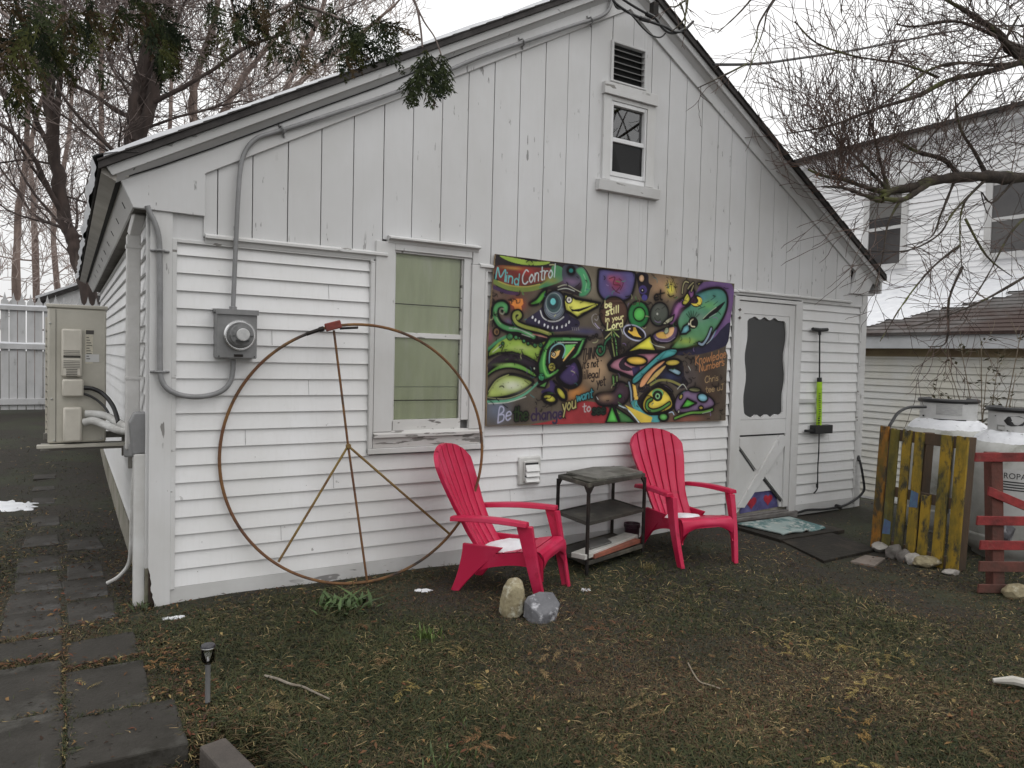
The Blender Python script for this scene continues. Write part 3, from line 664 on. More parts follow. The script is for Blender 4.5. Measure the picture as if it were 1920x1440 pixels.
for pts, r in (([(157, 727, .98), (175, 729, .97), (195, 740, .95), (212, 762, .85), (222, 792, .7)], .014), ([(157, 738, .98), (172, 744, .97), (188, 755, .95), (202, 772, .9), (212, 800, .8)], .008)):
    mb = MB(); mb.tube(crom([onY(a, b, y) for a, b, y in pts], 6), r, 9); mb.build('cable', BLACKP, hp, smooth=True)
t = thing('pipe_cover', 'white boxed pipe cover with a grey elbow at the foot of the house corner', 'pipe cover', (-.16, .1, -.1))
mb = MB(); mb.box((-.196, .045, -.13), (-.130, .12, .78)); mb.build('cover', mat('white_duct_cover', (.62, .62, .61), (.52, .51, .49), 4, rough=.45), t, bevel=.006)
mb = MB(); mb.prism([(-.205, .775), (-.128, .785), (-.128, 1.02), (-.195, 1.02), (-.222, .96)], 'y', .05, .14); mb.bar((-.17, .1, .80), (-.185, .55, .74), .07, .08); mb.build('elbow', mat('grey_duct_elbow', (.22, .22, .225), (.17, .17, .17), 6, rough=.5), t, bevel=.01)
t = thing('drain_hose', 'thin white drain hose hanging down the side foundation', 'hose', (-.2, .35, .0))
mb = MB(); mb.tube(crom([(-.17, .30, .75), (-.185, .32, .45), (-.19, .34, .18), (-.20, .38, .06), (-.25, .42, -.02), (-.31, .45, -.06)], 6), .012, 9); mb.build('tube', INS, t, smooth=True)
t = thing('black_bar', 'flat black bar standing against the side wall behind the white pipes', 'bar', onY(241, 795, .6))
mb = MB(); mb.bar(onY(241, 797, .6), onY(243, 716, .6), .030, .012, upv=(0, 1, 0), w2=.022); mb.build('blade', BLACKP, t, bevel=.004)
# ================================================================ peace-sign hoop
PC = np.array([1.0658, -.1697, .7444]); PR = .8276; PX = np.array([.98522, -.17128, 0]); PZ = np.array([0.0, 0.0, 1.0]); PN = np.array([-.17128, -.98521, 0])
def pl(u, v, w=0.0): return PC+PX*u+PZ*v+PN*w
t = thing('peace_sign', 'big rusty metal hoop peace sign leaning in front of the white siding', 'peace sign', pl(0, -PR))
RUST = mat('rust_and_old_paint', (.11, .042, .026), (.22, .115, .032), 2.2, rough=.75, bump=.3, bscale=120, c3=(.035, .03, .028), s3=3.1, lo3=.5, hi3=.62)
RUSTY = mat('yellow_worn_rod_paint', (.24, .165, .04), (.12, .055, .03), 5, rough=.7, bump=.3, bscale=120)
mb = MB(); mb.tube([pl(PR*math.cos(a), PR*math.sin(a)) for a in np.linspace(0, 2*PI, 121)], .0095, 8, cap=False); mb.build('hoop', RUST, t, smooth=True)
cen = (-.072, .058); wb = .0
for (u, v), m_ in (((-.172, .785), RUST), ((.062, -.815), RUST), ((-.4846, -.650), RUSTY), ((.619, -.559), RUSTY)):
    mb = MB(); mb.tube([pl(cen[0], cen[1]), pl(*((cen[0]+u)/2, (cen[1]+v)/2), .004), pl(u, v)], .0078, 8); mb.build('spoke', m_, t, smooth=True)
REDP = mat('chipped_red_paint', (.25, .03, .02), (.12, .03, .022), 9, rough=.55, bump=.3)
mb = MB(); a0 = PI/2+.20
def rim(a, dr=0, w=0): return pl((PR+dr)*math.cos(a), (PR+dr)*math.sin(a), w)
mb.bar(rim(a0+.075, .002, .006), rim(a0-.045, .010, .006), .030, .050, upv=(-.2, 0, 1)); mb.build('clamp', REDP, t, bevel=.006)
mb = MB(); mb.tube([rim(a0-.03, -.018, .012), rim(a0-.17, -.020, .012)], .008, 8); mb.tube([rim(a0+.085, 0), rim(a0+.12, 0)], .016, 8); mb.tube([rim(a0+.12, 0), rim(a0+.22, 0)], .012, 8); mb.build_each('clamp_rod', BLACKM, t, smooth=True)
mb = MB(); mb.lathe(pl(*cen)-np.array([0, .012, 0]), [(.014, -.006), (.016, 0), (.016, .014), (.01, .022)], 12, 'y'); mb.build('hub', RUSTY, t, smooth=True)

# ================================================================ red garden chairs
REDC = mat('faded_red_plastic', (.46, .014, .058), (.54, .055, .125), 2.6, rough=.42, spec=.34, lo=.48, hi=.82, c3=(.25, .018, .035), s3=9, lo3=.60, hi3=.74, bump=.10, bscale=160)
def hwz(z): return float(np.interp(z, [.24, .34, .45, .60, .70, .78, .95], [.160, .165, .175, .212, .235, .243, .243]))
def fyz(z): return float(np.interp(z, [.22, .28, .40, .55, .72, .86, .95], [.07, .10, .18, .255, .325, .380, .405]))
def chair(name, label, loc, rotz, grp):
    t = thing(name, label, 'chair', loc, rotz, grp)
    # back: six slats over a thin moulded sheet
    mb = MB(); ns = 6
    def bp(u, v, th):
        x_ = 2*u-1; zt = .775+.150*math.sqrt(max(0, 1-(x_*.985)**2)); z = .235+(zt-.235)*v
        return (x_*hwz(z), fyz(z)-.045*x_*x_*(1-.25*v)-th, z)
    for i in range(ns):
        u0, u1 = i/ns+(.012 if i else 0), (i+1)/ns-(.012 if i < ns-1 else 0)
        us = [u0, u0+.012, (u0+u1)/2, u1-.012, u1]; th = [.017, .0205, .0215, .0205, .017]
        G = [[bp(u, v, h) for u, h in zip(us, th)] for v in np.linspace(.0, 1, 26)]
        mb.grid(G)
        mb.grid([[bp(u, v, h) for h in (0.0, .017)][::-1] for v, u in [(v, u0) for v in np.linspace(0, 1, 26)]]); mb.grid([[bp(u1, v, h) for h in (0.0, .017)] for v in np.linspace(0, 1, 26)])
        mb.grid([[bp(u, 1, h*q) for q in (1, 0)] for u, h in zip(us, th)])
    us = np.linspace(0, 1, 25); G = [[bp(u, v, 0) for u in us] for v in np.linspace(0, 1, 26)]; mb.grid(G)
    G2 = [[(p[0], p[1]+.012, p[2]) for p in r] for r in G]; mb.grid([r[::-1] for r in G2])
    for e in (0, -1): mb.grid([[G[j][e], (G[j][e][0], G[j][e][1]+.012, G[j][e][2])] for j in range(26)])
    mb.grid([[G[-1][i], G2[-1][i]] for i in range(25)])
    mb.build('backrest', REDC, t, smooth=True, angle=50, local=True)
    # seat: cross slats, rolled front edge, side skirts
    mb = MB()
    def sz(y): return float(np.interp(y, [-.40, -.385, -.36, -.30, -.1, .10], [.270, .318, .335, .330, .290, .262]))
    def shw(y): return float(np.interp(y, [-.40, .10], [.222, .170]))
    ys = [(-.395, -.315), (-.305, -.215), (-.205, -.115), (-.105, -.02), (-.01, .09)]
    for k, (ya, yb) in enumerate(ys):
        G = [[(x*shw(y), y, sz(y)+.004*(abs(x) > .9)) for x in np.linspace(-1, 1, 9)] for y in np.linspace(ya, yb, 6)]
        mb.grid([r[::-1] for r in G]); mb.grid([[(p[0], p[1], p[2]-.010) for p in r] for r in G])
        for r in (G[0], G[-1]): mb.grid([r, [(p[0], p[1], p[2]-.012) for p in r]])
    # gap backing and front apron with an arched lower edge
    G = [[(x*.2225, -.392-.010*math.sin(w*PI), .322-w*(.045+.062*(abs(x)**3))) for x in np.linspace(-1, 1, 21)] for w in np.linspace(0, 1, 5)]
    mb.grid(G); mb.grid([[(p[0], p[1]+.01, p[2]) for p in r][::-1] for r in G])
    for sgn in (-1, 1):
        G = [[(sgn*(shw(y)+.006), y, sz(y)-w*(.075+.05*abs((y+.15)/.25)**2)) for w in np.linspace(0, 1, 4)] for y in np.linspace(-.395, .12, 14)]
        mb.grid(G); mb.grid([[(p[0]-sgn*.012, p[1], p[2]) for p in r][::-1] for r in G])
        mb.grid([[G[i][-1], (G[i][-1][0]-sgn*.012, G[i][-1][1], G[i][-1][2])] for i in range(14)])
    mb.build('seat', REDC, t, smooth=True, angle=45, local=True)
    for sgn in (-1, 1):
        # arm: gently arched plank whose inner edge blends into the back
        mb = MB(); P = np.linspace(0, 1, 14)
        def arm(tt): 
            y = .215-.525*tt; xc = sgn*(.232+.050*tt); z = .488+.022*tt+.012*math.sin(tt*PI); w = .070+.020*math.sin(tt*PI*.9)-.012*tt
            return xc, y, z, w
        ring = []
        for tt in P:
            xc, y, z, w = arm(tt); h = .030
            ring.append([(xc-w/2, y, z-h*.5), (xc-w/2+.006, y, z+h*.4), (xc-w/2+.014, y, z+h*.5), (xc+w/2-.014, y, z+h*.5), (xc+w/2-.006, y, z+h*.4), (xc+w/2, y, z-h*.5)])
        n6 = 6; vs = [p for r in ring for p in r]
        fs = [(i*n6+k, i*n6+(k+1) % n6, (i+1)*n6+(k+1) % n6, (i+1)*n6+k) for i in range(13) for k in range(n6)]+[tuple(range(n6-1, -1, -1)), tuple(13*n6+k for k in range(n6))]
        mb.add(vs, fs); mb.build('armrest', REDC, t, smooth=True, angle=50, local=True, bevel=.004)
        # front leg: broad tapering channel from arm to ground
        mb = MB(); ring = []
        for tt in np.linspace(0, 1, 9):
            z = .495*(1-tt); x = sgn*(.276-.026*tt+.010*math.sin(tt*PI)); y = -.285-.118*tt; wd = .088-.030*tt+.014*(1-tt)**3; tk = .040-.008*tt
            ring.append([(x-sgn*tk, y-wd*.45, z), (x, y-wd*.5, z), (x+sgn*.003, y, z), (x, y+wd*.5, z), (x-sgn*.016, y+wd*.5, z), (x-sgn*.016, y-wd*.2, z), (x-sgn*tk, y-wd*.2, z)])
        n7 = 7; vs = [p for r in ring for p in r]; m9 = len(ring)
        fs = [(i*n7+k, i*n7+(k+1) % n7, (i+1)*n7+(k+1) % n7, (i+1)*n7+k) for i in range(m9-1) for k in range(n7)]+[tuple(range(n7-1, -1, -1)), tuple((m9-1)*n7+k for k in range(n7))]
        if sgn < 0: fs = [f[::-1] for f in fs]
        mb.add(vs, fs); mb.build('leg', REDC, t, smooth=True, angle=40, local=True, bevel=.003)
        # rear leg: splayed fin under the seat back
        mb = MB(); ring = []
        for tt in np.linspace(0, 1, 8):
            z = .325*(1-tt); y = .055+.165*tt**1.1; wd = .22*(1-tt)**1.5+.052; x = sgn*(.176+.012*tt)
            ring.append([(x-.010, y-wd*.62, z), (x+.010, y-wd*.62, z), (x+.012, y+wd*.38, z), (x-.012, y+wd*.38, z)])
        vs = [p for r in ring for p in r]; m8 = len(ring)
        fs = [(i*4+k, i*4+(k+1) % 4, (i+1)*4+(k+1) % 4, (i+1)*4+k) for i in range(m8-1) for k in range(4)]+[(3, 2, 1, 0), tuple((m8-1)*4+k for k in range(4))]
        mb.add(vs, fs); mb.build('leg', REDC, t, smooth=True, angle=40, local=True, bevel=.004)
    return t
chA = chair('garden_chair', 'red plastic adirondack chair turned sideways beneath the olive window, with the bigger snow patch', (1.853, -.588, -.118), .6446, 'red plastic chairs by the wall')
chB = chair('garden_chair', 'red plastic adirondack chair facing the lawn between the black cart and the screen door', (3.532, -.50, -.092), -.1693, 'red plastic chairs by the wall')
def snow_on(loc, a, pts, hgt, label, seed):
    """a lump of snow lying on a seat; pts in chair coordinates"""
    ca, sa = math.cos(a), math.sin(a); nx, ny = 26, 20; vs = []; fs = []
    x0, x1, y0, y1 = pts
    mb = MB()
    def P(i, j):
        u, v = i/(nx-1)*2-1, j/(ny-1)*2-1; r = math.sqrt(u*u+v*v)
        ang = math.atan2(v, u); lim = .86+.16*mnoise.noise(Vector((math.cos(ang)*1.6, math.sin(ang)*1.6, seed)))
        k = max(0.0, 1-(r/lim)**2.2); x = (x0+x1)/2+u*(x1-x0)/2*.98; y = (y0+y1)/2+v*(y1-y0)/2
        base = float(np.interp(y, [-.40, -.36, -.30, -.1, .10], [.30, .335, .330, .290, .262]))
        z = base+.0045+hgt*(k**.55)*(1+.25*mnoise.noise(Vector((u*3, v*3, seed+4)))) if k > 0 else base-.012
        return (loc[0]+ca*x-sa*y, loc[1]+sa*x+ca*y, loc[2]+z)
    mb.grid([[P(i, j) for j in range(ny)] for i in range(nx)][::-1])
    o = mb.build('snow_patch', SNOW, origin=(loc[0], loc[1], loc[2]+.27), smooth=True, angle=180); tag(o, label, 'snow'); return o
snow_on((1.853, -.588, -.118), .6446, (-.185, .165, -.24, .10), .040, 'thick patch of white snow lying on the seat of the sideways red chair', 2)
snow_on((3.532, -.50, -.092), -.1693, (-.17, .17, -.22, .09), .022, 'thin patch of snow on the seat of the red chair by the door', 6)

# ================================================================ black three-tier cart
def cpt(px, py, z): return onZ(px, py, z)
legs = [(2.559, -.640), (2.865, .0), (3.235, -.445)]
A0 = np.array([2.553, -.635]); ux = np.array([.66, .19]); ux = np.array([3.236-2.553, -.445+.635]); uy = np.array([.025, .40])
cart = thing('utility_cart', 'rusty black metal three tier cart standing between the two red chairs', 'cart', (A0[0]+(ux[0]+uy[0])/2, A0[1]+(ux[1]+uy[1])/2, -.1))
def cq(u, v, z): p = A0+ux*u+uy*v; return (p[0], p[1], z)
CZ = .53
for u, v in ((0, 0), (1, 0), (1, 1), (0, 1)):
    mb = MB(); mb.tube([cq(u, v, -.12), cq(u, v, CZ-.03)], .0135, 8); s_ = .05
    for (du, dv) in (((.07 if u == 0 else -.07), 0), (0, (.11 if v == 0 else -.11))): mb.bar(cq(u, v, CZ-.075), cq(u+du, v+dv, CZ-.02), .012, .02)
    mb.build('leg', BLACKM, cart, smooth=True)
for z, zf in ((CZ, .030), (.262, .028), (-.015, .030)):
    mb = MB(); e = .012
    mb.add([cq(0, 0, z-.008), cq(1, 0, z-.008), cq(1, 1, z-.008), cq(0, 1, z-.008), cq(0, 0, z-.011), cq(1, 0, z-.011), cq(1, 1, z-.011), cq(0, 1, z-.011)], [(0, 1, 2, 3), (7, 6, 5, 4)])
    for p, q in (((0, 0), (1, 0)), ((1, 0), (1, 1)), ((1, 1), (0, 1)), ((0, 1), (0, 0))): mb.bar(cq(*p, z-zf/2), cq(*q, z-zf/2), .010, zf)
    mb.build('shelf', mat('grimy_black_shelf', (.055, .050, .040), (.016, .016, .014), 8, rough=.6, c3=(.15, .14, .11), s3=4, lo3=.5, hi3=.7), cart, bevel=.003)
def slab(name, label, cat, quad, z, th, m, seed=0):
    mb = MB(); n = len(quad); mb.add([(*q, z) for q in quad]+[(*q, z+th) for q in quad], [tuple(range(n-1, -1, -1)), tuple(range(n, 2*n))]+[(i, (i+1) % n, (i+1) % n+n, i+n) for i in range(n)])
    c = np.mean(np.array(quad), axis=0); o = mb.build(name, m, origin=(c[0], c[1], z), bevel=.004); tag(o, label, cat); return o
def cq2(u, v): p = A0+ux*u+uy*v; return (p[0], p[1])
slab('slate_tile', 'grey mottled slate lying on top of the black cart', 'slate', [cq2(.18, .10), cq2(.97, .02), cq2(1.0, .72), cq2(.62, 1.04), cq2(.12, .98)], CZ-.006, .022, mat('mossy_slate', (.17, .165, .15), (.075, .075, .062), 9, rough=.6, bump=.5, c3=(.045, .045, .035), s3=4))
slab('slate_tile', 'dark broken slate under the grey slate on the cart', 'slate', [cq2(.04, .05), cq2(.30, .02), cq2(.36, .09), cq2(.15, .60), cq2(.03, .62)], CZ-.0065, .012, mat('dark_wet_slate', (.035, .034, .028), (.07, .068, .05), 9, rough=.5))
pk = MB(); a, b = cq(-.08, .12, .02), cq(.99, .34, .02); pk.bar(a, b, .115, .035); o = pk.build('plank', mat('weathered_white_plank', (.50, .49, .46), (.34, .33, .30), 7, rough=.8, stretch=(1, 1, 1), bump=.3), origin=cq(.45, .23, .0), bevel=.004); tag(o, 'weathered white plank resting on the bottom shelf of the cart', 'plank')
pk = MB(); a, b = cq(.10, .03, .006), cq(.97, .11, .006); pk.bar(a, b, .05, .03); o = pk.build('plank', mat('red_brown_plank', (.28, .09, .055), (.17, .06, .04), 8, rough=.8), origin=cq(.5, .06, -.01), bevel=.003); tag(o, 'red-brown plank lying along the front edge of the bottom shelf', 'plank')
slab('stone_tile', 'small dark grey stone tile on the white plank in the cart', 'tile', [cq2(.12, .12), cq2(.50, .14), cq2(.54, .46), cq2(.24, .52)], .0385, .014, mat('grey_stone_tile', (.13, .125, .12), (.08, .08, .075), 12, rough=.7))
t = thing('flower_pot', 'small dark purple pot on the ground behind the black cart', 'pot', (3.40, -.13, -.1))
mb = MB(); mb.lathe((3.40, -.13, -.1), [(.052, 0), (.060, .10), (.062, .135), (.067, .137), (.067, .165), (.060, .165), (.056, .14), (.05, .13)], 24); mb.build('pot', mat('dark_purple_glaze', (.035, .014, .022), (.06, .02, .035), 6, rough=.35), t, smooth=True, angle=40)
mb = MB(); mb.lathe((3.40, -.13, -.1), [(.002, .132), (.052, .132), (.0521, .1335), (.002, .1335)], 20); mb.build('potting_soil', mat('dark_soil', (.03, .022, .016), rough=.95), t)

# ================================================================ stones, light, sticks
TANST = mat('tan_field_stone', (.30, .26, .16), (.13, .10, .055), 10, rough=.8, bump=.8, bscale=34, c3=(.44, .42, .33), s3=12, lo3=.5, hi3=.62)
GREYST = mat('grey_faceted_stone', (.13, .13, .14), (.07, .07, .078), 9, rough=.6, bump=.6, bscale=40, c3=(.40, .40, .42), s3=14, lo3=.52, hi3=.64)
def rock(label, c, size, m, seed, facet=5, rotz=0, rough=.16, grp=None, sub=4):
    mb = MB(); mb.blob(c, size, sub, rough, 1.3, seed, None, facet, rotz); o = mb.build('stone', m, origin=(c[0], c[1], c[2]-size[2]*.8), smooth=True, angle=26); tag(o, label, 'stone', grp); return o

def hull_stone(label, c, pts, m, bev=.006):
    bm = bmesh.new(); R_ = np.array([rt[0], rt[1], 0]); R_ /= np.linalg.norm(R_); V_ = np.array([-fw[0], -fw[1], 0]); V_ /= np.linalg.norm(V_)
    for a, z, v in pts: bm.verts.new(tuple(V3(c)+R_*a+V_*v+np.array([0, 0, z])))
    bmesh.ops.convex_hull(bm, input=bm.verts); bmesh.ops.dissolve_limit(bm, angle_limit=.10, verts=bm.verts, edges=bm.edges); bm.verts.index_update(); mb = MB()
    mb.add([tuple(v.co) for v in bm.verts], [tuple(v.index for v in f.verts) for f in bm.faces]); bm.free(); o = mb.build('stone', m, origin=(c[0], c[1], c[2]-.07), bevel=bev, smooth=True, angle=20); tag(o, label, 'stone'); return o
hull_stone('grey flat-topped stone in front of the foot of the sideways chair', (1.79, -1.22, -.035), [(-.085, .062, -.01), (-.02, .078, -.05), (.06, .074, -.06), (.10, .028, .0), (.085, .0, .03), (-.012, -.022, .085), (-.06, .02, .06), (-.105, .035, .0), (-.11, -.05, .01), (-.06, -.085, .07), (.0, -.085, .085), (.07, -.085, .03), (.08, -.085, -.07), (-.08, -.085, -.08), (-.10, -.02, -.07), (.09, -.02, -.08)], GREYST)
hull_stone('upright tan stone beside the front foot of the sideways chair', (1.676, -1.085, .0), [(-.03, .115, .0), (.02, .118, -.02), (.05, .10, .0), (.062, .06, .03), (.052, .0, .045), (.07, -.03, -.02), (.058, -.085, .03), (.02, -.11, .05), (-.05, -.115, .045), (-.085, -.07, .02), (-.078, .0, .02), (-.062, .06, .0), (-.03, .05, .05), (-.05, -.03, .055), (.015, .075, .04), (.05, .08, -.05), (-.04, .07, -.06), (.05, -.11, -.06), (-.07, -.11, -.05)], TANST, .010)
PALST = mat('pale_speckled_stone', (.36, .34, .31), (.20, .185, .165), 9, rough=.8, bump=.5, bscale=30)
DKST = mat('dull_brown_grey_stone', (.15, .135, .125), (.08, .075, .065), 8, rough=.8, bump=.5, bscale=30)
def gpx(x, y, dz=0.0):
    p = onZ(x, y, -.1); return (p[0], p[1], -.1+dz)
rock('rounded pale stone at the left foot of the yellow pallet', gpx(1651, 1036, .035), (.085, .065, .05), PALST, 12, 3, .3)
rock('dark upright stone second from the left along the yellow pallet', gpx(1675, 1046, .045), (.06, .06, .075), DKST, 15, 4)
rock('grey stone third from the left along the yellow pallet', gpx(1693, 1052, .035), (.055, .055, .065), DKST, 18, 4)
rock('speckled stone just left of the largest pale stone by the pallet', gpx(1711, 1057, .03), (.065, .06, .055), PALST, 21, 5)
rock('largest pale stone at the foot of the yellow pallet', gpx(1738, 1062, .03), (.105, .075, .05), TANST, 24, 5, -.5)
rock('small flat stone at the right corner of the yellow pallet', gpx(1783, 1076, .01), (.07, .045, .022), PALST, 27, 4, -.4)
rock('pale stone beneath the red pallet at the right edge', gpx(1912, 1118, .02), (.12, .08, .06), TANST, 30, 5, -.4)
t = thing('solar_light', 'small clear topped solar path light staked in the grass near the paved path', 'solar light', (-.022, -1.414, -.11))
sx, sy = -.022, -1.414
mb = MB(); mb.tube([(sx, sy, -.14), (sx, sy, -.075)], [.006, .009], 10); mb.build('stake', BLACKP, t, smooth=True)
mb = MB(); mb.lathe((sx, sy, 0), [(.0105, -.080), (.0105, .075), (.012, .078), (.012, .082)], 16); mb.build('stem', mat('brushed_steel_stem', (.22, .22, .225), rough=.4, metal=.3), t, smooth=True, angle=40)
mb = MB(); mb.lathe((sx, sy, 0), [(.013, .082), (.027, .100), (.027, .146), (.0262, .146), (.0262, .101), (.012, .084)], 24); mb.build('clear_lens', glass_mat('clear_plastic_lens', (.97, .97, .975), .05, .05), t, smooth=True, angle=40)
mb = MB(); mb.lathe((sx, sy, 0), [(.0275, .146), (.029, .149), (.029, .158), (.026, .163), (.004, .164)], 24); mb.build('cap', mat('dark_solar_cap', (.03, .03, .035), rough=.25), t, smooth=True, angle=40)
mb = MB(); mb.lathe((sx, sy, 0), [(.0291, .1475), (.0296, .149), (.0296, .152), (.0291, .1535)], 24); mb.build('cap_rim', mat('shiny_steel_rim', (.8, .8, .8), rough=.2, metal=1.0), t, smooth=True)
mb = MB(); mb.lathe((sx, sy, 0), [(.002, .112), (.0085, .086), (.006, .083)], 12); mb.build('reflector', mat('white_reflector', (.85, .85, .85), rough=.2), t, smooth=True)
mb = MB(); pts = [onZ(a, b, -.085) for a, b in ((496, 1267), (520, 1273), (545, 1283), (566, 1287), (590, 1298), (618, 1311))]; mb.tube(crom(pts, 4), [.006]*10+[.005]*6+[.004]*5, 6); o = mb.build('stick', mat('bleached_stick', (.26, .23, .19), (.15, .12, .09), 14, rough=.8), origin=pts[2], smooth=True); tag(o, 'bare pale stick lying in the grass near the solar light', 'stick')
mb = MB(); pts = [onZ(a, b, -.085) for a, b in ((1290, 1243), (1300, 1262), (1312, 1278), (1330, 1284), (1350, 1291))]; mb.tube(crom(pts, 4), .0035, 5); o = mb.build('stick', mat('thin_pale_twig', (.24, .2, .15), rough=.85), origin=pts[2], smooth=True); tag(o, 'thin hooked twig lying in the middle of the lawn', 'stick')
mb = MB(); a = onZ(1862, 1276, -.07); b = onZ(1935, 1284, -.07); mb.tube([a, (a+b)/2+np.array([0, 0, .012]), b, b+(b-a)*.3], [.010, .021, .022, .016], 8); o = mb.build('bleached_wood', mat('bleached_driftwood', (.52, .50, .46), (.36, .34, .3), 10, rough=.75), origin=a, smooth=True); tag(o, 'bleached white piece of wood lying on the lawn at the right edge', 'wood')

# ================================================================ scraps of snow on the ground
def ground_snow(label, px, py, w, d, seed, hh=.016, rot=0.0):
    c = onZ(px, py, -.1); nx = 18; mb = MB(); cr, sr = math.cos(rot), math.sin(rot)
    def P(i, j):
        u, v = i/(nx-1)*2-1, j/(nx-1)*2-1; r = math.hypot(u, v); an = math.atan2(v, u)
        lim = .70+.55*mnoise.noise(Vector((math.cos(an)*3.1, math.sin(an)*3.1, seed*1.7)))+.25*mnoise.noise(Vector((math.cos(an)*9, math.sin(an)*9, seed))); k = max(0, 1-(r/lim)**2)
        x, y = u*w, v*d; X_, Y_ = c[0]+x*cr-y*sr, c[1]+x*sr+y*cr
        return (X_, Y_, gzs(X_, Y_)+(.004+hh*.35*k**.5+.007*mnoise.noise(Vector((X_*30, Y_*30, 1))) if k > 0 else -.02))
    mb.grid([[P(i, j) for j in range(nx)] for i in range(nx)]); o = mb.build('snow_patch', SNOW, origin=(c[0], c[1], c[2]), smooth=True, angle=180); tag(o, label, 'snow'); return o
ground_snow('scrap of snow on the grass in front of the house corner', 325, 1160, .065, .035, 3, rot=-.3)
ground_snow('scrap of snow on the grass just left of the sideways red chair', 792, 1108, .075, .035, 5, rot=-.4)
ground_snow('tiny crumb of snow on the grass in front of the black cart', 1098, 1105, .04, .03, 8)
ground_snow('large snow scrap on the grass at the left edge beside the flagstone path', 4, 952, .36, .46, 11, .05)

a_ = onZ(1602, 950, -.16); b_ = onZ(1662, 966, -.16); mb = MB()
mb.grid([[tuple(a_*(1-i/24)+b_*(i/24)+np.array([.05*(w-.5)*2*(.6+.4*mnoise.noise(Vector((i*.4, w, 3))))*1.2, .10*(w-.5), (.045*math.sin(w*PI)**.6 if 0 < w < 1 else -.03)-.02*(i/24)])) for w in np.linspace(0, 1, 9)] for i in range(25)]); o = mb.build('snow_patch', SNOW, origin=a_, smooth=True, angle=180); tag(o, 'thin ribbon of snow on the ground behind the right house corner', 'snow')
# ================================================================ hand pump on the wall
def P5(px, py, Y=-.05): return onY(px, py, Y)
t = thing('hand_pump', 'green and black hand pump hanging upright beside the screen door', 'hand pump', P5(1537, 806))
mb = MB(); mb.tube([P5(1524, 617), P5(1537, 619), P5(1551, 618)], [.018, .020, .018], 10); mb.tube([P5(1537, 619), P5(1537, 628)], .014, 8); mb.build('handle', BLACKP, t, smooth=True)
mb = MB(); mb.tube([P5(1537, 622), P5(1536.5, 712)], .0075, 8); mb.build('rod', mat('dark_pump_rod', (.03, .03, .03), rough=.3, metal=.6), t, smooth=True)
LIME = mat('lime_green_plastic', alb(150, 188, 35, .8), alb(130, 168, 30, .8), 6, rough=.35)
mb = MB(); mb.tube([P5(1536.5, 716), P5(1535.5, 797)], .0265, 16); bd = mb.build('barrel', LIME, t, smooth=True, angle=50)
mb = MB()
for k in range(11): q = P5(1537.5, 738+k*4.2, -.078); mb.box(q+np.array([-.004, .0, -.004]), q+np.array([.014, .012, .001]))
for k in range(4): q = P5(1536.5, 784+k*4.4, -.0795); mb.box(q+np.array([-.010+.004*(k % 2), .0, -.006]), q+np.array([.010, .012, .004]))
mb.build('barrel_print', BLACKP, bd)
mb = MB(); mb.tube([P5(1536.5, 708), P5(1536.5, 717)], .024, 14); mb.build('collar', BLACKP, t, smooth=True, angle=40)
mb = MB(); a, b = P5(1530, 798, -.085), P5(1550, 811, -.015); mb.box(a, b); a, b = P5(1514, 806, -.07), P5(1531, 809, -.03); mb.box(a, b); mb.build('foot', BLACKP, t, bevel=.006)
mb = MB(); mb.tube(crom([P5(1536, 811), P5(1535, 850), P5(1533.5, 875), P5(1533, 905), P5(1532, 917), P5(1526, 925)], 5), .0065, 7); mb.tube([P5(1532, 907), P5(1532, 914)], .012, 8); mb.build('hose', BLACKP, t, smooth=True)
t = thing('wall_hook', 'small white hook bracket fixed to the siding beside the pump', 'hook', P5(1511, 751, -.02))
mb = MB(); mb.box(P5(1498, 748, -.03), P5(1531, 755, -.013)); mb.build('plate', mat('dull_white_bracket', (.50, .50, .49), rough=.5), t, bevel=.003)

# ================================================================ door mat, slab, pavers
MATM = mat('turquoise_patterned_mat', alb(120, 132, 130, .70), alb(66, 92, 92, .70), 5.5, rough=.8, lo=.47, hi=.55, c3=alb(138, 142, 138, .70), s3=13, lo3=.55, hi3=.6)
mb = MB(); q = [np.array(v) for v in ((4.60, -.17), (5.29, -.19), (5.20, -.64), (4.66, -.615))]
G = []
for i in range(25):
    r = []
    for j in range(17):
        u, v = i/24, j/16; p = (q[0]*(1-u)+q[1]*u)*(1-v)+(q[3]*(1-u)+q[2]*u)*v
        r.append((p[0], p[1], -.052+.010*math.sin(u*7)*v+.022*math.exp(-((u-.55)**2)/.004)*sstep(.8, 1, v)+(.0 if v < .95 else -.006)))
    G.append(r)
mb.grid(G); o = mb.build('door_mat', MATM, origin=(4.93, -.4, -.09), smooth=True, solid=.014, angle=180); tag(o, 'thin turquoise patterned mat lying in front of the screen door', 'mat')
WETS = mat('wet_dark_stone', (.026, .023, .018), (.014, .012, .010), 5, rough=.75, spec=.25, bump=.6, bscale=30, c3=(.055, .045, .034), s3=3.4, lo3=.52, hi3=.72)
o = slab('stone_slab', 'large dark wet stone slab below the turquoise mat', 'paving slab', [(4.31, -1.25), (5.02, -1.23), (5.22, -.62), (4.62, -.50)], -.125, .050, WETS)
slab('stone_step', 'low dark stone step under the screen door', 'step', [(4.52, -.70), (5.36, -.72), (5.40, -.10), (4.56, -.06)], -.125, .060, WETS)
TANP = mat('tan_brick_paver', (.20, .165, .14), (.12, .10, .085), 9, rough=.8, bump=.3)
slab('brick_paver', 'tan brick paver at the front corner of the dark stone slab', 'paver', [gpx(1594, 1056)[:2], gpx(1640, 1064)[:2], gpx(1660, 1050)[:2], gpx(1622, 1044)[:2]], -.115, .032, TANP)
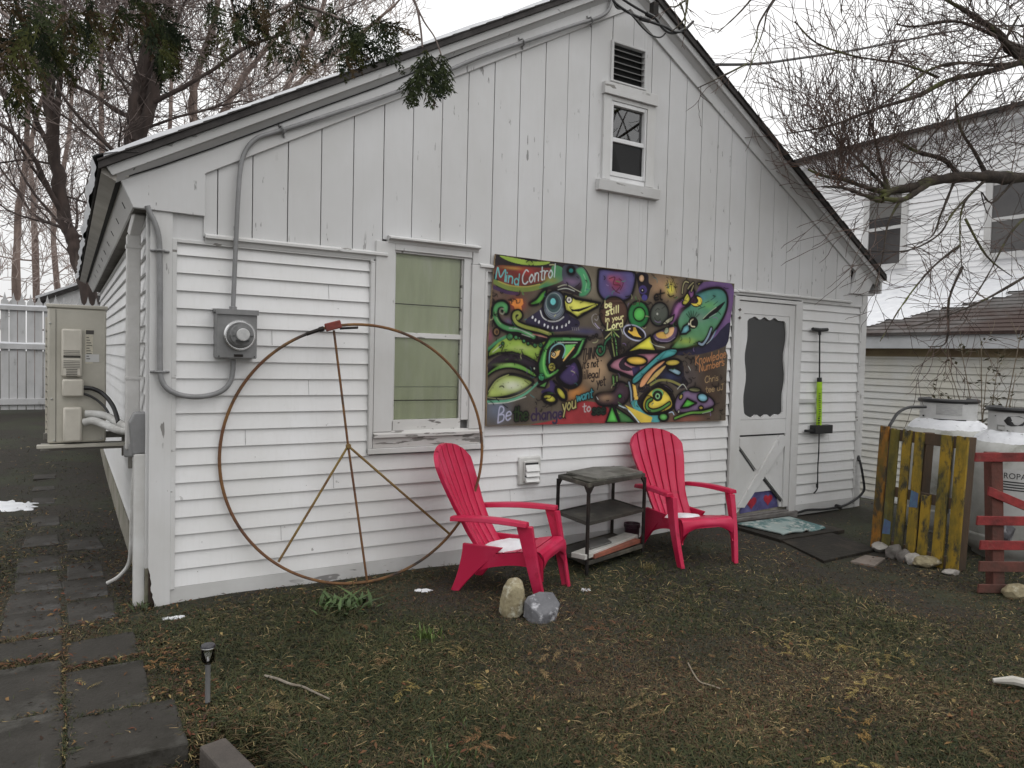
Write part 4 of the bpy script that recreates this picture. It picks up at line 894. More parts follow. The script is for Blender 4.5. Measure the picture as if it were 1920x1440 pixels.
slab('brick_paver', 'darker brick paver behind the tan one by the yellow pallet', 'paver', [gpx(1625, 1043)[:2], gpx(1662, 1049)[:2], gpx(1680, 1040)[:2], gpx(1640, 1036)[:2]], -.12, .030, WETS)
t = thing('corner_hose', 'black hose looping from the right house corner along the bottom of the siding', 'hose', onY(1610, 930, -.04))
mb = MB(); mb.tube(crom([onY(a, b, y) for a, b, y in ((1610, 858, -.03), (1614, 872, -.06), (1619, 900, -.08), (1620, 918, -.08), (1612, 930, -.06), (1600, 939, -.05), (1585, 947, -.05), (1570, 951, -.05), (1545, 955, -.045), (1515, 956, -.04), (1500, 960, -.04), (1487, 964, -.04))], 5), .012, 8); mb.build('tube', BLACKP, t, smooth=True)
mb = MB(); mb.tube([onY(1568, 949, -.05), onY(1576, 951, -.05)], .022, 8); mb.tube([onY(1609, 855, -.02), onY(1611, 864, -.045)], .017, 8); mb.build_each('connector', BLACKP, t, smooth=True)
# ================================================================ propane tanks behind the pallets
TANKW = mat('dirty_white_tank_paint', (.50, .50, .48), (.30, .30, .27), 3, rough=.5, c3=(.20, .20, .17), s3=6, lo3=.58, hi3=.75)
TANKS = mat('grey_collar_steel', (.56, .56, .56), (.44, .44, .43), 5, rough=.45)
def tank(label, c, r, zt, seed, logo):
    """zt = top of the collar"""
    zb = gzs(c[0], c[1])-.03; t = thing('propane_tank', label, 'propane tank', (c[0], c[1], zb), 0, 'propane tanks behind the pallets')
    zs = zt-.40                          # shoulder start
    prof = [(r*.80, zb), (r*.82, zb+.05), (r*.86, zb+.06), (r, zb+.16), (r, zs), (r*.985, zs+.05), (r*.92, zs+.11), (r*.78, zs+.165), (r*.55, zs+.20), (r*.2, zs+.215), (.01, zs+.217)]
    mb = MB(); mb.lathe((c[0], c[1], 0), prof, 44); mb.build('body', TANKW, t, smooth=True, angle=60)
    mb = MB(); mb.lathe((c[0], c[1], 0), [(r*1.004, zs-.62), (r*1.008, zs-.615), (r*1.008, zs-.60), (r*1.004, zs-.595)], 44); mb.build('weld_seam', TANKW, t, smooth=True)
    rc = r*.62; a0 = math.atan2(C[1]-c[1], C[0]-c[0])
    mb = MB(); n = 40; arc = [a0-2.45+4.9*i/n for i in range(n+1)]
    z0, z1 = zs+.19, zt-.018
    outer = [[(c[0]+q*math.cos(a), c[1]+q*math.sin(a), z) for a in arc] for q, z in ((rc, z0), (rc*1.0, z1), (rc-.006, z1), (rc-.006, z0))]
    mb.grid(outer); co = mb.build('collar', TANKS, t, smooth=True, angle=40)
    mb = MB(); mb.tube([(c[0]+rc*1.01*math.cos(a), c[1]+rc*1.01*math.sin(a), zt-.016) for a in arc], .020, 8); mb.build('collar_rim', BLACKP, co, smooth=True)
    mb = MB(); mb.lathe((c[0], c[1], 0), [(.03, zs+.21), (.03, zs+.27), (.045, zs+.28), (.045, zs+.31), (.02, zs+.32), (.02, zs+.35)], 14); mb.build('valve', mat('brass_valve', (.35, .26, .10), rough=.4, metal=.8), t, smooth=True, angle=40)
    def onC(a, z, q=1.012): return (c[0]+rc*q*math.cos(a), c[1]+rc*q*math.sin(a), z)
    if not logo:
        mb = MB(); mb.grid([[onC(a0-.42+.9*i/10, z) for i in range(11)] for z in (z1-.125, z1-.028)]); mb.build('warning_label', mat('grey_warning_print', (.42, .42, .41), (.27, .27, .27), 40, rough=.5, stretch=(.6, .6, 6)), co)
        mb = MB(); mb.grid([[onC(a0-.50+1.15*i/10, z, 1.015) for i in range(11)] for z in (z0+.012, z0+.030)]); mb.build('hand_slot', DARKGAP, co)
        mb = MB(); mb.grid([[onC(a0+.55+.14*i/3, z, 1.015) for i in range(4)] for z in (z1-.022, z1-.012)]); mb.grid([[onC(a0-1.05+.12*i/3, z, 1.015) for i in range(4)] for z in (z0+.04, z0+.055)]); mb.build('rivet_hole', DARKGAP, co)
    else:
        ac = a0-.22; zc = (z0+z1)/2+.012
        def L(u, v, q=1.014): return onC(ac+u/rc, zc+v, q)
        def flat(pts, m_, nm, q):
            mb = MB(); mb.sheet([L(u, v, q) for u, v in pts]); mb.build(nm, m_, co)
        flat([(-.075, .0), (-.045, .035), (.03, .042), (.085, .02), (.055, -.03), (-.02, -.040), (-.05, -.03)], BLACKP, 'emblem', 1.016)
        flat([(-.02, .0), (.0, .022), (.022, .012), (.07, .016), (.03, -.012), (.006, -.022)], TANKS, 'emblem_mark', 1.024)
        mb = MB(); mb.sheet([L(-.13, -.075), L(-.065, -.075), L(-.065, -.035), L(-.13, -.035)]); mb.build('stamp_plate', mat('dull_stamp_plate', (.25, .25, .24), rough=.5), co)
        mb = MB(); mb.sheet([L(-.115, -.072, 1.02), L(-.065, -.072, 1.02), L(-.065, -.048, 1.02), L(-.115, -.048, 1.02)]); mb.build('stamp_window', TANKS, co)
        mb = MB(); mb.sheet([L(-.155, .03), L(-.140, .03), L(-.140, .036), L(-.155, .036)]); mb.sheet([L(-.05, -.08), L(.12, -.08), L(.12, -.072), L(-.05, -.072)]); mb.build('hand_slot', DARKGAP, co)
        # printed panel on the drum
        ap = a0-.17
        def D(u, z, q=1.006): return (c[0]+r*q*math.cos(ap+u/r), c[1]+r*q*math.sin(ap+u/r), z)
        zt2 = zs-.085
        mb = MB(); mb.grid([[D(-.085+.34*i/10, z) for i in range(11)] for z in (zs-.42, zs-.06)]); pan = mb.build('printed_panel', mat('pale_print_panel', (.56, .56, .55), (.46, .46, .45), 5, rough=.5), t)
        cu = bpy.data.curves.new('lettering', 'FONT'); cu.body = 'PROPANE'; cu.size = .062; cu.space_character = 1.05; cu.extrude = 0
        tmp = bpy.data.objects.new('lettering_source', cu); COL.objects.link(tmp); dg = bpy.context.evaluated_depsgraph_get(); me0 = tmp.evaluated_get(dg).to_mesh()
        vs = [tuple(v.co) for v in me0.vertices]; fs = [tuple(p.vertices) for p in me0.polygons]; tmp.evaluated_get(dg).to_mesh_clear(); bpy.data.objects.remove(tmp); bpy.data.curves.remove(cu)
        mb = MB(); mb.add([D(-.07+v[0]*.88, zt2-.045+v[1], 1.010) for v in vs], fs)
        for k in range(4):
            mb.grid([[D(-.075+.30*i/8, z, 1.010) for i in range(9)] for z in (zt2-.075-.02*k, zt2-.066-.02*k)])
        mb.build('lettering', BLACKP, pan)
    # snow cap on the shoulder
    mb = MB(); nr, na = 9, 64; G = []
    for i in range(nr):
        row = []
        for j in range(na+1):
            a = 2*PI*j/na; w = i/(nr-1); lim = .93+.05*mnoise.noise(Vector((math.cos(a)*3, math.sin(a)*3, seed)))
            q = r*(.12+(lim-.12)*w); zz = float(np.interp(q/r, [0, .2, .55, .78, .92, .985, 1.0], [.217, .215, .20, .165, .11, .05, .0]))
            h = .028*(1-w**4)+.010*mnoise.noise(Vector((math.cos(a)*4*w, math.sin(a)*4*w, seed+3)))
            if i == nr-1: h = -.01
            row.append((c[0]+q*math.cos(a), c[1]+q*math.sin(a), zs+zz+max(h, .004 if i < nr-1 else -.01)))
        G.append(row)
    mb.grid(G); so = mb.build('snow_cap', SNOW, t, smooth=True, angle=180)
    # dead leaflets scattered on the snow
    mb = MB(); rr = random.Random(seed)
    for k in range(46):
        a = a0+rr.uniform(-1.3, 1.3); q = r*rr.uniform(.45, .9); zz = float(np.interp(q/r, [0, .2, .55, .78, .92, .985], [.217, .215, .20, .165, .11, .05]))
        p = np.array([c[0]+q*math.cos(a), c[1]+q*math.sin(a), zs+zz+.036]); b = rr.uniform(0, PI); l = rr.uniform(.008, .020); d = np.array([math.cos(b), math.sin(b), rr.uniform(-.2, .2)])*l; e = np.array([-math.sin(b), math.cos(b), rr.uniform(-.3, .3)])*l*.3
        mb.add([p-d, p+e, p+d, p-e], [(0, 1, 2, 3)])
    mb.build('leaf_scraps', mat('dark_leaf_scraps', (.05, .045, .03), rough=.9), so)
    return t
T1 = atD(1779, 748, 6.75); T2 = atD(1919, 762, 5.75)
tank('white propane tank with a snowy shoulder behind the yellow pallet', (T1[0], T1[1]), .375, 1.105, 3, False)
tank('white propane tank with an emblem and lettering behind the red pallet', (T2[0], T2[1]), .375, 1.09, 8, True)
t = thing('gas_hose', 'black gas hose arching from the tank collar down behind the yellow pallet', 'hose', atD(1668, 800, 6.3))
mb = MB(); mb.tube(crom([atD(1736, 763, 6.45), atD(1715, 763, 6.42), atD(1700, 765, 6.4), atD(1684, 774, 6.35), atD(1673, 790, 6.3), atD(1667, 803, 6.28), atD(1662, 840, 6.3), atD(1655, 900, 6.35)], 5), .013, 8); mb.build('tube', BLACKP, t, smooth=True)

# ================================================================ pallets
YEL = mat('worn_yellow_pallet_paint', alb(138, 112, 30, .80), alb(84, 78, 32, .84), 7, rough=.8, lo=.40, hi=.60, stretch=(1, 1, .45), c3=alb(48, 46, 34, .66), s3=15, lo3=.49, hi3=.60, bump=.4)
YELO = mat('orange_yellow_pallet_paint', alb(140, 92, 30, .84), alb(84, 72, 28, .84), 6, rough=.8, lo=.40, hi=.6, stretch=(1, 1, .5), c3=alb(50, 45, 32, .66), s3=13, lo3=.48, hi3=.60, bump=.4)
GRNP = mat('green_stained_pallet_wood', alb(98, 88, 32, .84), alb(64, 62, 34, .84), 7, rough=.85, lo=.4, hi=.6, stretch=(1, 1, .5), c3=alb(58, 84, 80, .62), s3=2.2, lo3=.60, hi3=.70, bump=.4)
BLU = mat('blue_paint_patch', alb(62, 92, 110, .62), alb(62, 68, 98, .62), 9, rough=.8)
DWOOD = mat('dark_wet_wood', (.05, .038, .028), (.09, .055, .03), 7, rough=.85, stretch=(1, 1, .4), bump=.4)
P0 = np.array([5.126, -1.105, -.115]); P1 = np.array([4.988, -1.864, -.115]); dd = (P1-P0)/np.linalg.norm(P1-P0); nn = np.array([-dd[1], dd[0], 0]); nn = nn if nn[0] > 0 else -nn
PW = np.linalg.norm(P1-P0); LEAN = .055
def yp(u, v, w=0.0): return P0+dd*u*PW+np.array([0, 0, v])+nn*(LEAN*v+w)      # u along 0..1, v height in m, w depth into the pallet
pal = thing('yellow_pallet', 'upright wooden pallet with yellow painted slats in front of the farther tank', 'pallet', tuple((P0+P1)/2))
sl = [(.0, .105, .0, 1.015, YELO), (.135, .235, .0, 1.0, GRNP), (.285, .385, .0, 1.0, YEL), (.425, .525, .0, 1.0, YEL), (.555, .655, .0, .53, YEL), (.715, .835, .0, 1.0, YEL), (.875, .995, .0, 1.005, YEL)]
for i, (u0, u1, v0, v1, m_) in enumerate(sl):
    mb = MB(); vs = []; rr = random.Random(i); ns = 6
    jag = [rr.uniform(-.012, .012) for _ in range(ns+1)] if i in (1, 2, 4) else [rr.uniform(-.003, .003) for _ in range(ns+1)]
    top = [(u0+(u1-u0)*k/ns, v1+jag[k]) for k in range(ns+1)]
    poly = [(u0, v0), (u1, v0)]+top[::-1]; n = len(poly)
    mb.add([yp(u, v, 0) for u, v in poly]+[yp(u, v, .018) for u, v in poly], [tuple(range(n)), tuple(range(2*n-1, n-1, -1))]+[(k, k+n, (k+1) % n+n, (k+1) % n) for k in range(n)])
    so = mb.build('slat', m_, pal, bevel=.003)
    if i in (1, 3):
        mb = MB(); a = yp(u0+.004, .30 if i == 3 else .16, -.0012); 
        vv = (.41, .53) if i == 3 else (.15, .26)
        mb.sheet([yp(u0+.002, vv[0], -.0015), yp(u1-.002, vv[0]+.01, -.0015), yp(u1-.002, vv[1], -.0015), yp(u0+.015, vv[1]+.015, -.0015)]); mb.build('paint_patch', BLU, so)
for v, h in ((.955, .09), (.50, .08), (.06, .09)):
    mb = MB(); mb.bar(yp(.03, v, .0275), yp(.99, v, .0275), .018, h); mb.build('cross_board', DWOOD, pal, bevel=.003)
for u in (.06, .50, .94):
    mb = MB(); mb.bar(yp(u, .0, .08), yp(u, 1.0, .08), .085, .036, upv=tuple(dd)); mb.build('stringer', DWOOD, pal, bevel=.003)
mb = MB(); mb.bar(yp(.67, .40, .13), yp(.67, .96, .13), .012, .10, upv=tuple(dd)); mb.build('back_board', mat('grey_wet_board', (.13, .125, .115), (.07, .068, .062), 6, rough=.8, stretch=(1, 1, .4)), pal)
# red pallet
R0 = onZ(1836, 1112, -.1); rd = np.array([rt[0], rt[1], 0]); rd /= np.linalg.norm(rd); rn = np.array([-rd[1], rd[0], 0]); rn = rn if rn @ fw > 0 else -rn
RED = mat('worn_red_pallet_paint', alb(154, 50, 50, 1.2), alb(104, 38, 36, 1.2), 6, lo=.38, hi=.62, rough=.75, c3=alb(130, 92, 74, 1.2), s3=8, lo3=.56, hi3=.72, bump=.4)
REDD = mat('dark_red_wet_wood', alb(84, 46, 38, .70), alb(56, 38, 32, .70), 6, rough=.8, bump=.4)
DR_ = (R0-C) @ fw
def rp(px, py, w=0.0):
    """point on the red pallet's front plane"""
    d = ray(px, py); tt = ((R0-C) @ rn)/(d @ rn); return C+d*tt+rn*w
pal2 = thing('red_pallet', 'broken pallet with horizontal red slats in front of the nearer tank', 'pallet', tuple(R0))
for (x0, ya, yb, y2a, y2b, m_) in ((1829, 849, 866, 849, 866, RED), (1853, 912, 929, 940, 957, RED), (1832, 968, 985, 969, 986, RED), (1838, 1014, 1031, 1015, 1032, RED), (1836, 1053, 1072, 1054, 1073, REDD), (1834, 1096, 1112, 1097, 1113, REDD)):
    mb = MB(); x1 = 2100; k = (x1-x0)/(1920-x0)
    y2a = ya+(y2a-ya)*k; y2b = yb+(y2b-yb)*k
    a = [rp(x0+2, ya), rp(x0, yb), rp(x1, y2b), rp(x1, y2a)]; mb.add(a+[p+rn*.018 for p in a], [(0, 1, 2, 3), (7, 6, 5, 4), (0, 4, 5, 1), (1, 5, 6, 2), (2, 6, 7, 3), (3, 7, 4, 0)]); mb.build('slat', m_, pal2, bevel=.003)
for xa, xb in ((1862, 1884), (2040, 2064)):
    mb = MB(); a = [rp(xa, 850, .0185), rp(xa+4, 1118, .0185), rp(xb+4, 1118, .0185), rp(xb, 850, .0185)]; mb.add(a+[p+rn*.08 for p in a], [(0, 1, 2, 3), (7, 6, 5, 4), (0, 4, 5, 1), (1, 5, 6, 2), (2, 6, 7, 3), (3, 7, 4, 0)]); mb.build('stringer', REDD, pal2, bevel=.003)
rock('grey stone lying inside the red pallet against the tank', tuple(rp(1912, 1008, .14)), (.07, .06, .075), GREYST, 41, 5)

# ================================================================ leafless shrub behind the tanks
def twigtree(mbs, p, d, L, r, depth, rr, spread=.6, upb=.15, kids=(2, 4), seg=4, wig=.18, minr=.0025, taper=.62, sides=5):
    """recursive bare branch; mbs[0] thick wood, mbs[1] twigs"""
    pts = [V3(p)]; d = V3(d); d /= np.linalg.norm(d); dirs = [d]
    for i in range(seg):
        d = d+np.array([rr.gauss(0, wig), rr.gauss(0, wig), rr.gauss(0, wig)+upb/seg]); d /= np.linalg.norm(d); pts.append(pts[-1]+d*L/seg); dirs.append(d)
    rad = [max(minr, r*(1-(1-taper)*i/seg)) for i in range(seg+1)]
    if depth == 0: rad[-1] = minr*.5
    mb = mbs[0] if r > minr*3.2 else mbs[1]
    mb.tube(pts, rad, sides if r > minr*3.2 else 3, cap=False)
    if depth <= 0: return
    nk = rr.randint(*kids)
    for k in range(nk):
        tt = rr.uniform(.25, 1.0); i = min(seg-1, int(tt*seg)); q = pts[i]+(pts[i+1]-pts[i])*(tt*seg-i)
        ax = np.array([rr.gauss(0, 1), rr.gauss(0, 1), rr.gauss(0, 1)]); ax -= dirs[i]*np.dot(ax, dirs[i]); ax /= np.linalg.norm(ax)
        nd = dirs[i]*math.cos(spread)+ax*math.sin(spread)*rr.uniform(.7, 1.3)
        twigtree(mbs, q, nd, L*rr.uniform(.5, .8), rad[i]*rr.uniform(.5, .72), depth-1, rr, spread, upb, kids, seg, wig, minr, taper, sides)
    twigtree(mbs, pts[-1], dirs[-1], L*rr.uniform(.6, .8), rad[-1], depth-1, rr, spread, upb, kids, seg, wig, minr, taper, sides)
SHT = mat('pale_brown_twig_bark', alb(100, 90, 76, .65), alb(78, 70, 58, .65), 9, rough=.85)
sb = onZ(1835, 830, 0.0); sb = atD(1850, 835, 7.4); sb[2] = -.35
shr = thing('shrub', 'thin nearly leafless shrub growing behind the propane tanks by the cream wall', 'shrub', tuple(sb))
rr = random.Random(14); m0, m1 = MB(), MB(); lv = MB()
for px, py in ((1800, 645), (1840, 650), (1870, 690), (1915, 620), (1780, 690), (1905, 700), (1850, 700), (1760, 735)):
    e = atD(px, py, 7.4+rr.uniform(-.35, .25)); s0 = sb+np.array([rr.uniform(-.05, .05), rr.uniform(-.05, .05), .1]); m_ = (s0*.45+e*.55)+np.array([rr.uniform(-.05, .05), rr.uniform(-.05, .05), .0])
    pts = crom([s0, m_, e], 5); m0.tube(pts, list(np.linspace(.008, .0035, len(pts))), 5)
    for k in range(7):
        i = rr.randint(4, len(pts)-1); dv = np.array([rr.gauss(0, .6), rr.gauss(0, .6), .8]); dv /= np.linalg.norm(dv); twigtree((m0, m1), pts[i], dv, rr.uniform(.12, .26), .003, 1, rr, .7, .1, (1, 2), 3, .12, .0018)
        for q in range(4):
            b = pts[i]+dv*rr.uniform(.05, .22)+np.array([rr.gauss(0, .012) for _ in range(3)]); l = rr.uniform(.035, .062); u = np.array([rr.gauss(0, 1) for _ in range(3)]); u /= np.linalg.norm(u); w = np.cross(u, [0.3, .5, .8]); w /= np.linalg.norm(w); lv.add([b, b+u*l*.5+w*l*.28, b+u*l, b+u*l*.5-w*l*.28], [(0, 1, 2, 3)])
m0.build('stem', SHT, shr, smooth=True, angle=180); m1.build('twigs', SHT, shr); lv.build('leaves', mat('dull_olive_leaves', alb(84, 80, 56, .75), alb(60, 58, 42, .75), 30, rough=.7), shr)

# ================================================================ neighbouring house on the right
nb = thing('neighbour_house', 'two storey white house beyond the right corner with a cream lean-to under a snowy roof', 'house', (11.5, .5, -.75))
XG, XW = 10.05, 12.40
def lapX(mb, X, y0, y1, z0, z1, exp=.1016):
    k = 0; z = z0
    while z < z1-1e-4:
        zb = min(z1, z+exp); mb.add([(X-.001, y0, z), (X-.001, y1, z), (X-.021, y1, z), (X-.021, y0, z), (X-.002, y1, zb), (X-.002, y0, zb)], [(0, 1, 2, 3), (3, 2, 4, 5)]); z = zb
CRM = mat('cream_vinyl_siding', (.68, .66, .58), (.58, .56, .49), 1.5, rough=.5, c3=(.68, .68, .66), s3=.8, lo3=.42, hi3=.6)
NWH = mat('neighbour_white_siding', (.90, .90, .90), (.85, .85, .86), 1.2, rough=.5)
mb = MB(); lapX(mb, XG, -6, 9, -.615, 1.62); mb.build('lean_to_siding', CRM, nb)
mb = MB(); mb.box((XG, -6, -.9), (14.5, 9, 1.62)); mb.build('lean_to_wall', CRM, nb)
mb = MB(); mb.box((XG-.012, -6, -1.2), (XG+.3, 9, -.617)); mb.build('foundation', mat('dark_block_foundation', (.035, .034, .032), (.02, .02, .02), 4, rough=.9), nb)
mb = MB(); mb.box((XG-.02, -6, -.65), (XG-.0145, 9, -.612)); mb.build('starter_strip', TRIM, nb)
TANS = mat('tan_soffit_board', (.32, .26, .15), (.22, .16, .10), 2, rough=.8)
mb = MB(); mb.box((XG-.20, -6, 1.66), (XG+.05, 9, 1.68)); mb.box((XG-.03, -6, 1.55), (XG-.0145, 9, 1.6595)); mb.build('soffit', TANS, nb)
mb = MB(); mb.box((XG-.222, -6, 1.665), (XG-.2005, 9, 1.85)); mb.build('fascia', mat('pale_grey_fascia', (.60, .61, .63), (.50, .51, .52), 2, rough=.5), nb)
zE, zR = 1.88, 2.88; xE = XG-.26
def rz(x): return zE+(zR-zE)*(x-xE)/(XW-xE)
rf = MB(); rf.prism([(xE, 1.852), (XG, 1.852), (XW, zR-.05), (XW, zR), (xE, zE)], 'y', -6, 9)
nc = 16
for k in range(nc):
    xa = xE+(XW-xE)*k/nc; xb = xE+(XW-xE)*(k+1)/nc; rf.prism([(xa-.004, rz(xa)+.001), (xb, rz(xb)+.001), (xb, rz(xb)+.003), (xa-.004, rz(xa)+.016)], 'y', -6, 9)
SHG = mat('grey_lean_to_shingle', (.155, .145, .14), (.09, .084, .08), 3, rough=.9, stretch=(1, 1, 1), bump=.3, c3=(.060, .038, .032), s3=.55, lo3=.46, hi3=.58)
rfo = rf.build('lean_to_roof', SHG, nb)
sn = MB(); rr = random.Random(4); NY, NX = 170, 46
yy = np.linspace(-2.2, 5.0, NY); keep = {}
for i in range(NY):
    for j in range(NX):
        u = j/(NX-1); x = xE+(XW-xE)*u; y = yy[i]
        f = (y-1.05)*.62+(u-.46)*1.55+.06+.42*mnoise.noise(Vector((x*5.0, y*.9, 1)))+.30*mnoise.noise(Vector((x*11, y*2.0, 7)))
        if u < .14: f -= (.14-u)*9
        if u > .86: f += .62*(u-.86)/.14*(.9 if y > -1.6 else .3)
        keep[i, j] = f
vid = {}; vs = []; fs = []
for i in range(NY):
    for j in range(NX):
        u = j/(NX-1); x = xE+(XW-xE)*u; h = .018+.03*max(0, min(1, keep[i, j]*2)); vid[i, j] = len(vs); vs.append((x, yy[i], rz(x)+h))
for i in range(NY-1):
    for j in range(NX-1):
        if (keep[i, j]+keep[i+1, j]+keep[i, j+1]+keep[i+1, j+1])/4 > .12: fs.append((vid[i, j], vid[i, j+1], vid[i+1, j+1], vid[i+1, j]))
sn.add(vs, fs); sn.build('roof_snow', SNOW, rfo, smooth=True, angle=180)
mb = MB(); lapX(mb, XW, -6, 8, 2.9, 5.42); mb.build('upper_siding', NWH, nb)
mb = MB(); mb.box((XW, -6, 1.6), (18, 8, 5.45)); mb.build('upper_wall', NWH, nb)
mb = MB(); mb.box((XW-.28, -6.2, 5.40), (XW+.05, 8.2, 5.425)); mb.build('upper_soffit', NWH, nb)
mb = MB(); mb.box((XW-.30, -6.2, 5.40), (XW-.281, 8.2, 5.50)); mb.build('upper_fascia', mat('weathered_grey_gutter', (.36, .35, .34), (.22, .21, .20), 3, rough=.7), nb)
mb = MB(); mb.prism([(XW-.36, 5.49), (XW-.30, 5.49), (15.2, 5.62), (15.2, 5.69), (XW-.36, 5.55)], 'y', -6.3, 8.3); mb.prism([(15.2005, 5.62), (18.3, 5.49), (18.36, 5.55), (15.2005, 5.69)], 'y', -6.3, 8.3); mb.build('upper_roof', SHINGLE, nb)
DGL = mat('dark_window_glass', (.040, .038, .040), (.075, .07, .068), 1.6, rough=.08, spec=.6)
BLD = mat('grey_window_blind', (.17, .165, .155), (.12, .115, .11), 40, rough=.8, stretch=(.2, .2, 2))
def nwin(y0, y1, z0, z1, zm, blind):
    mb = MB(); e = .11; X = XW-.055
    for a, b, c_, d in ((y0-e, y0, z0-.02, z1+.10), (y1, y1+e, z0-.02, z1+.10), (y0, y1, z1, z1+.10)): mb.box((X, a, c_), (XW, b, d))
    mb.box((XW-.085, y0-e-.02, z0-.07), (XW, y1+e+.02, z0-.0205))
    w = mb.build('window', TRIMV, nb, bevel=.004)
    mb = MB(); mb.box((XW-.042, y0, zm-.03), (XW-.005, y1, zm+.03)); mb.box((XW-.040, y0, z0-.02), (XW-.005, y1, z0+.04)); mb.box((XW-.038, y0, z1-.04), (XW-.005, y1, z1)); mb.build_each('sash', TRIM, w)
    mb = MB(); mb.box((XW-.034, y0, z0+.04), (XW-.026, y1, zm-.03)); mb.build('pane', DGL, w); mb = MB(); mb.box((XW-.0335, y0, zm+.03), (XW-.0262, y1, z1-.04)); mb.build('pane', BLD if blind else DGL, w)
    if blind: mb = MB(); mb.box((XW-.0365, y0, zm+.03), (XW-.0337, y1, zm+.16)); mb.box((XW-.0375, y0, zm+.17), (XW-.0337, y1, zm+.20)); mb.build('blind_rail', DGL, w)
nwin(3.02, 3.64, 3.25, 4.70, 3.95, True)
nwin(.60, 1.50, 3.25, 4.43, 3.83, False)
# ================================================================ back left: fence and a far garage
FY = 11.0
FNC = mat('weathered_white_fence', (.50, .50, .505), (.38, .38, .38), 3, rough=.75, stretch=(1, 1, .4), c3=(.24, .235, .23), s3=6, lo3=.60, hi3=.7)
fn = thing('picket_fence', 'white picket fence with pointed tops closing the back of the side yard', 'fence', (-1.2, FY, gzs(-1.2, FY)))
mb = MB(); x = -4.2; rr = random.Random(9)
while x < 1.2:
    h = 2.33+rr.uniform(-.012, .012); w = .114; mb.prism([(x, .25), (x+w, .25), (x+w, h-.16), (x+w*.72, h-.12), (x+w/2, h), (x+w*.28, h-.12), (x, h-.16)], 'y', FY+.02, FY+.038); x += .128+rr.uniform(-.004, .004)
mb.build('pickets', FNC, fn)
for z, h in ((2.02, .075), (1.33, .095), (.34, .11)):
    mb = MB(); mb.box((-4.2, FY-.02, z), (1.2, FY+.0195, z+h)); mb.build('rail', FNC, fn, bevel=.006)
for x in (-3.2, -.75, 1.1):
    mb = MB(); mb.box((x, FY+.04, -.1), (x+.1, FY+.14, 2.15)); mb.build('post', FNC, fn)
mb = MB()
for z, h in ((2.095, .075), (1.425, .095)):
    G = [[(x, FY-.022+w*.035, z+(.028+.018*mnoise.noise(Vector((x*3, z, 2))))*math.sin(w*PI)**.5) for w in np.linspace(0, 1, 5)] for x in np.linspace(-4.2, 1.2, 80)]
    mb.grid([[tuple(q) for q in r] for r in G])
mb.build('rail_snow', SNOW, fn, smooth=True)
gar = thing('far_garage', 'small white gabled garage with snow on its roof beyond the picket fence', 'garage', (.6, 17, .1))
mb = MB(); mb.prism([(-.9, .0), (3.2, .0), (3.2, 2.55), (1.15, 3.45), (-.9, 2.55)], 'y', 16.2, 20.5); mb.build('wall', NWH, gar)
mb = MB(); mb.prism([(-1.15, 2.42), (1.15, 3.47), (3.45, 2.42), (3.45, 2.52), (1.15, 3.57), (-1.15, 2.52)], 'y', 16.0, 20.7); gr = mb.build('roof', SHINGLE, gar)
mb = MB(); mb.prism([(-1.16, 2.522), (1.15, 3.572), (3.46, 2.522), (3.46, 2.58), (1.15, 3.63), (-1.16, 2.58)], 'y', 16.0, 20.7); mb.build('roof_snow', SNOW, gr)
mb = MB(); a, b = onY(160, 549, 16.19), onY(193, 577, 16.1); mb.box(a, b); w = mb.build('window', TRIMV, gar); mb = MB(); a, b = onY(165, 553, 16.095), onY(189, 570, 16.06); mb.box(a, b); mb.build('pane', DGL, w)
# ================================================================ paving on the left
CONC = mat('dark_damp_concrete', (.036, .032, .027), (.017, .015, .011), 3.2, rough=.75, spec=.3, bump=.4, bscale=60, c3=(.078, .074, .066), s3=2.4, lo3=.54, hi3=.72)
FLAG = mat('grey_flagstone', (.050, .046, .041), (.018, .015, .011), 5, rough=.75, spec=.3, bump=.5, bscale=30, c3=(.10, .097, .095), s3=2.6, lo3=.56, hi3=.7)
def pav(name, label, x0, x1, y0, y1, zt, m_, th=.13, grp=None, jit=.008, seed=0):
    rr = random.Random(seed); q = [(x0+rr.uniform(-jit, jit), y0+rr.uniform(-jit, jit)), (x1+rr.uniform(-jit, jit), y0+rr.uniform(-jit, jit)), (x1+rr.uniform(-jit, jit), y1+rr.uniform(-jit, jit)), (x0+rr.uniform(-jit, jit), y1+rr.uniform(-jit, jit))]
    mb = MB(); mb.add([(*p, zt-th) for p in q]+[(*p, zt+rr.uniform(-.004, .004)) for p in q], [(3, 2, 1, 0), (4, 5, 6, 7)]+[(i, (i+1) % 4, (i+1) % 4+4, i+4) for i in range(4)])
    o = mb.build(name, m_, origin=((x0+x1)/2, (y0+y1)/2, zt-th), bevel=.008); tag(o, label, 'paving slab', grp); return o
pav('concrete_slab', 'front right concrete slab whose edge drops at the bottom of the path', -.522, -.135, -1.69, -1.30, -.085, CONC, .16, seed=1)
pav('concrete_slab', 'front left concrete slab cut by the left bottom corner of the photo', -1.05, -.532, -1.80, -1.19, -.087, CONC, .16, seed=2)
pav('concrete_slab', 'right concrete slab in the second row behind the front edge slab', -.520, -.215, -1.288, -.80, -.088, CONC, seed=3)
pav('concrete_slab', 'left concrete slab in the second row of the path', -1.05, -.534, -1.18, -.62, -.09, CONC, seed=4)
pav('concrete_slab', 'right concrete slab in the third row near the house corner', -.518, -.225, -.72, -.385, -.094, CONC, seed=5)
pav('concrete_slab', 'left concrete slab in the third row beside the leaf strip', -1.05, -.534, -.53, -.25, -.095, CONC, seed=6)
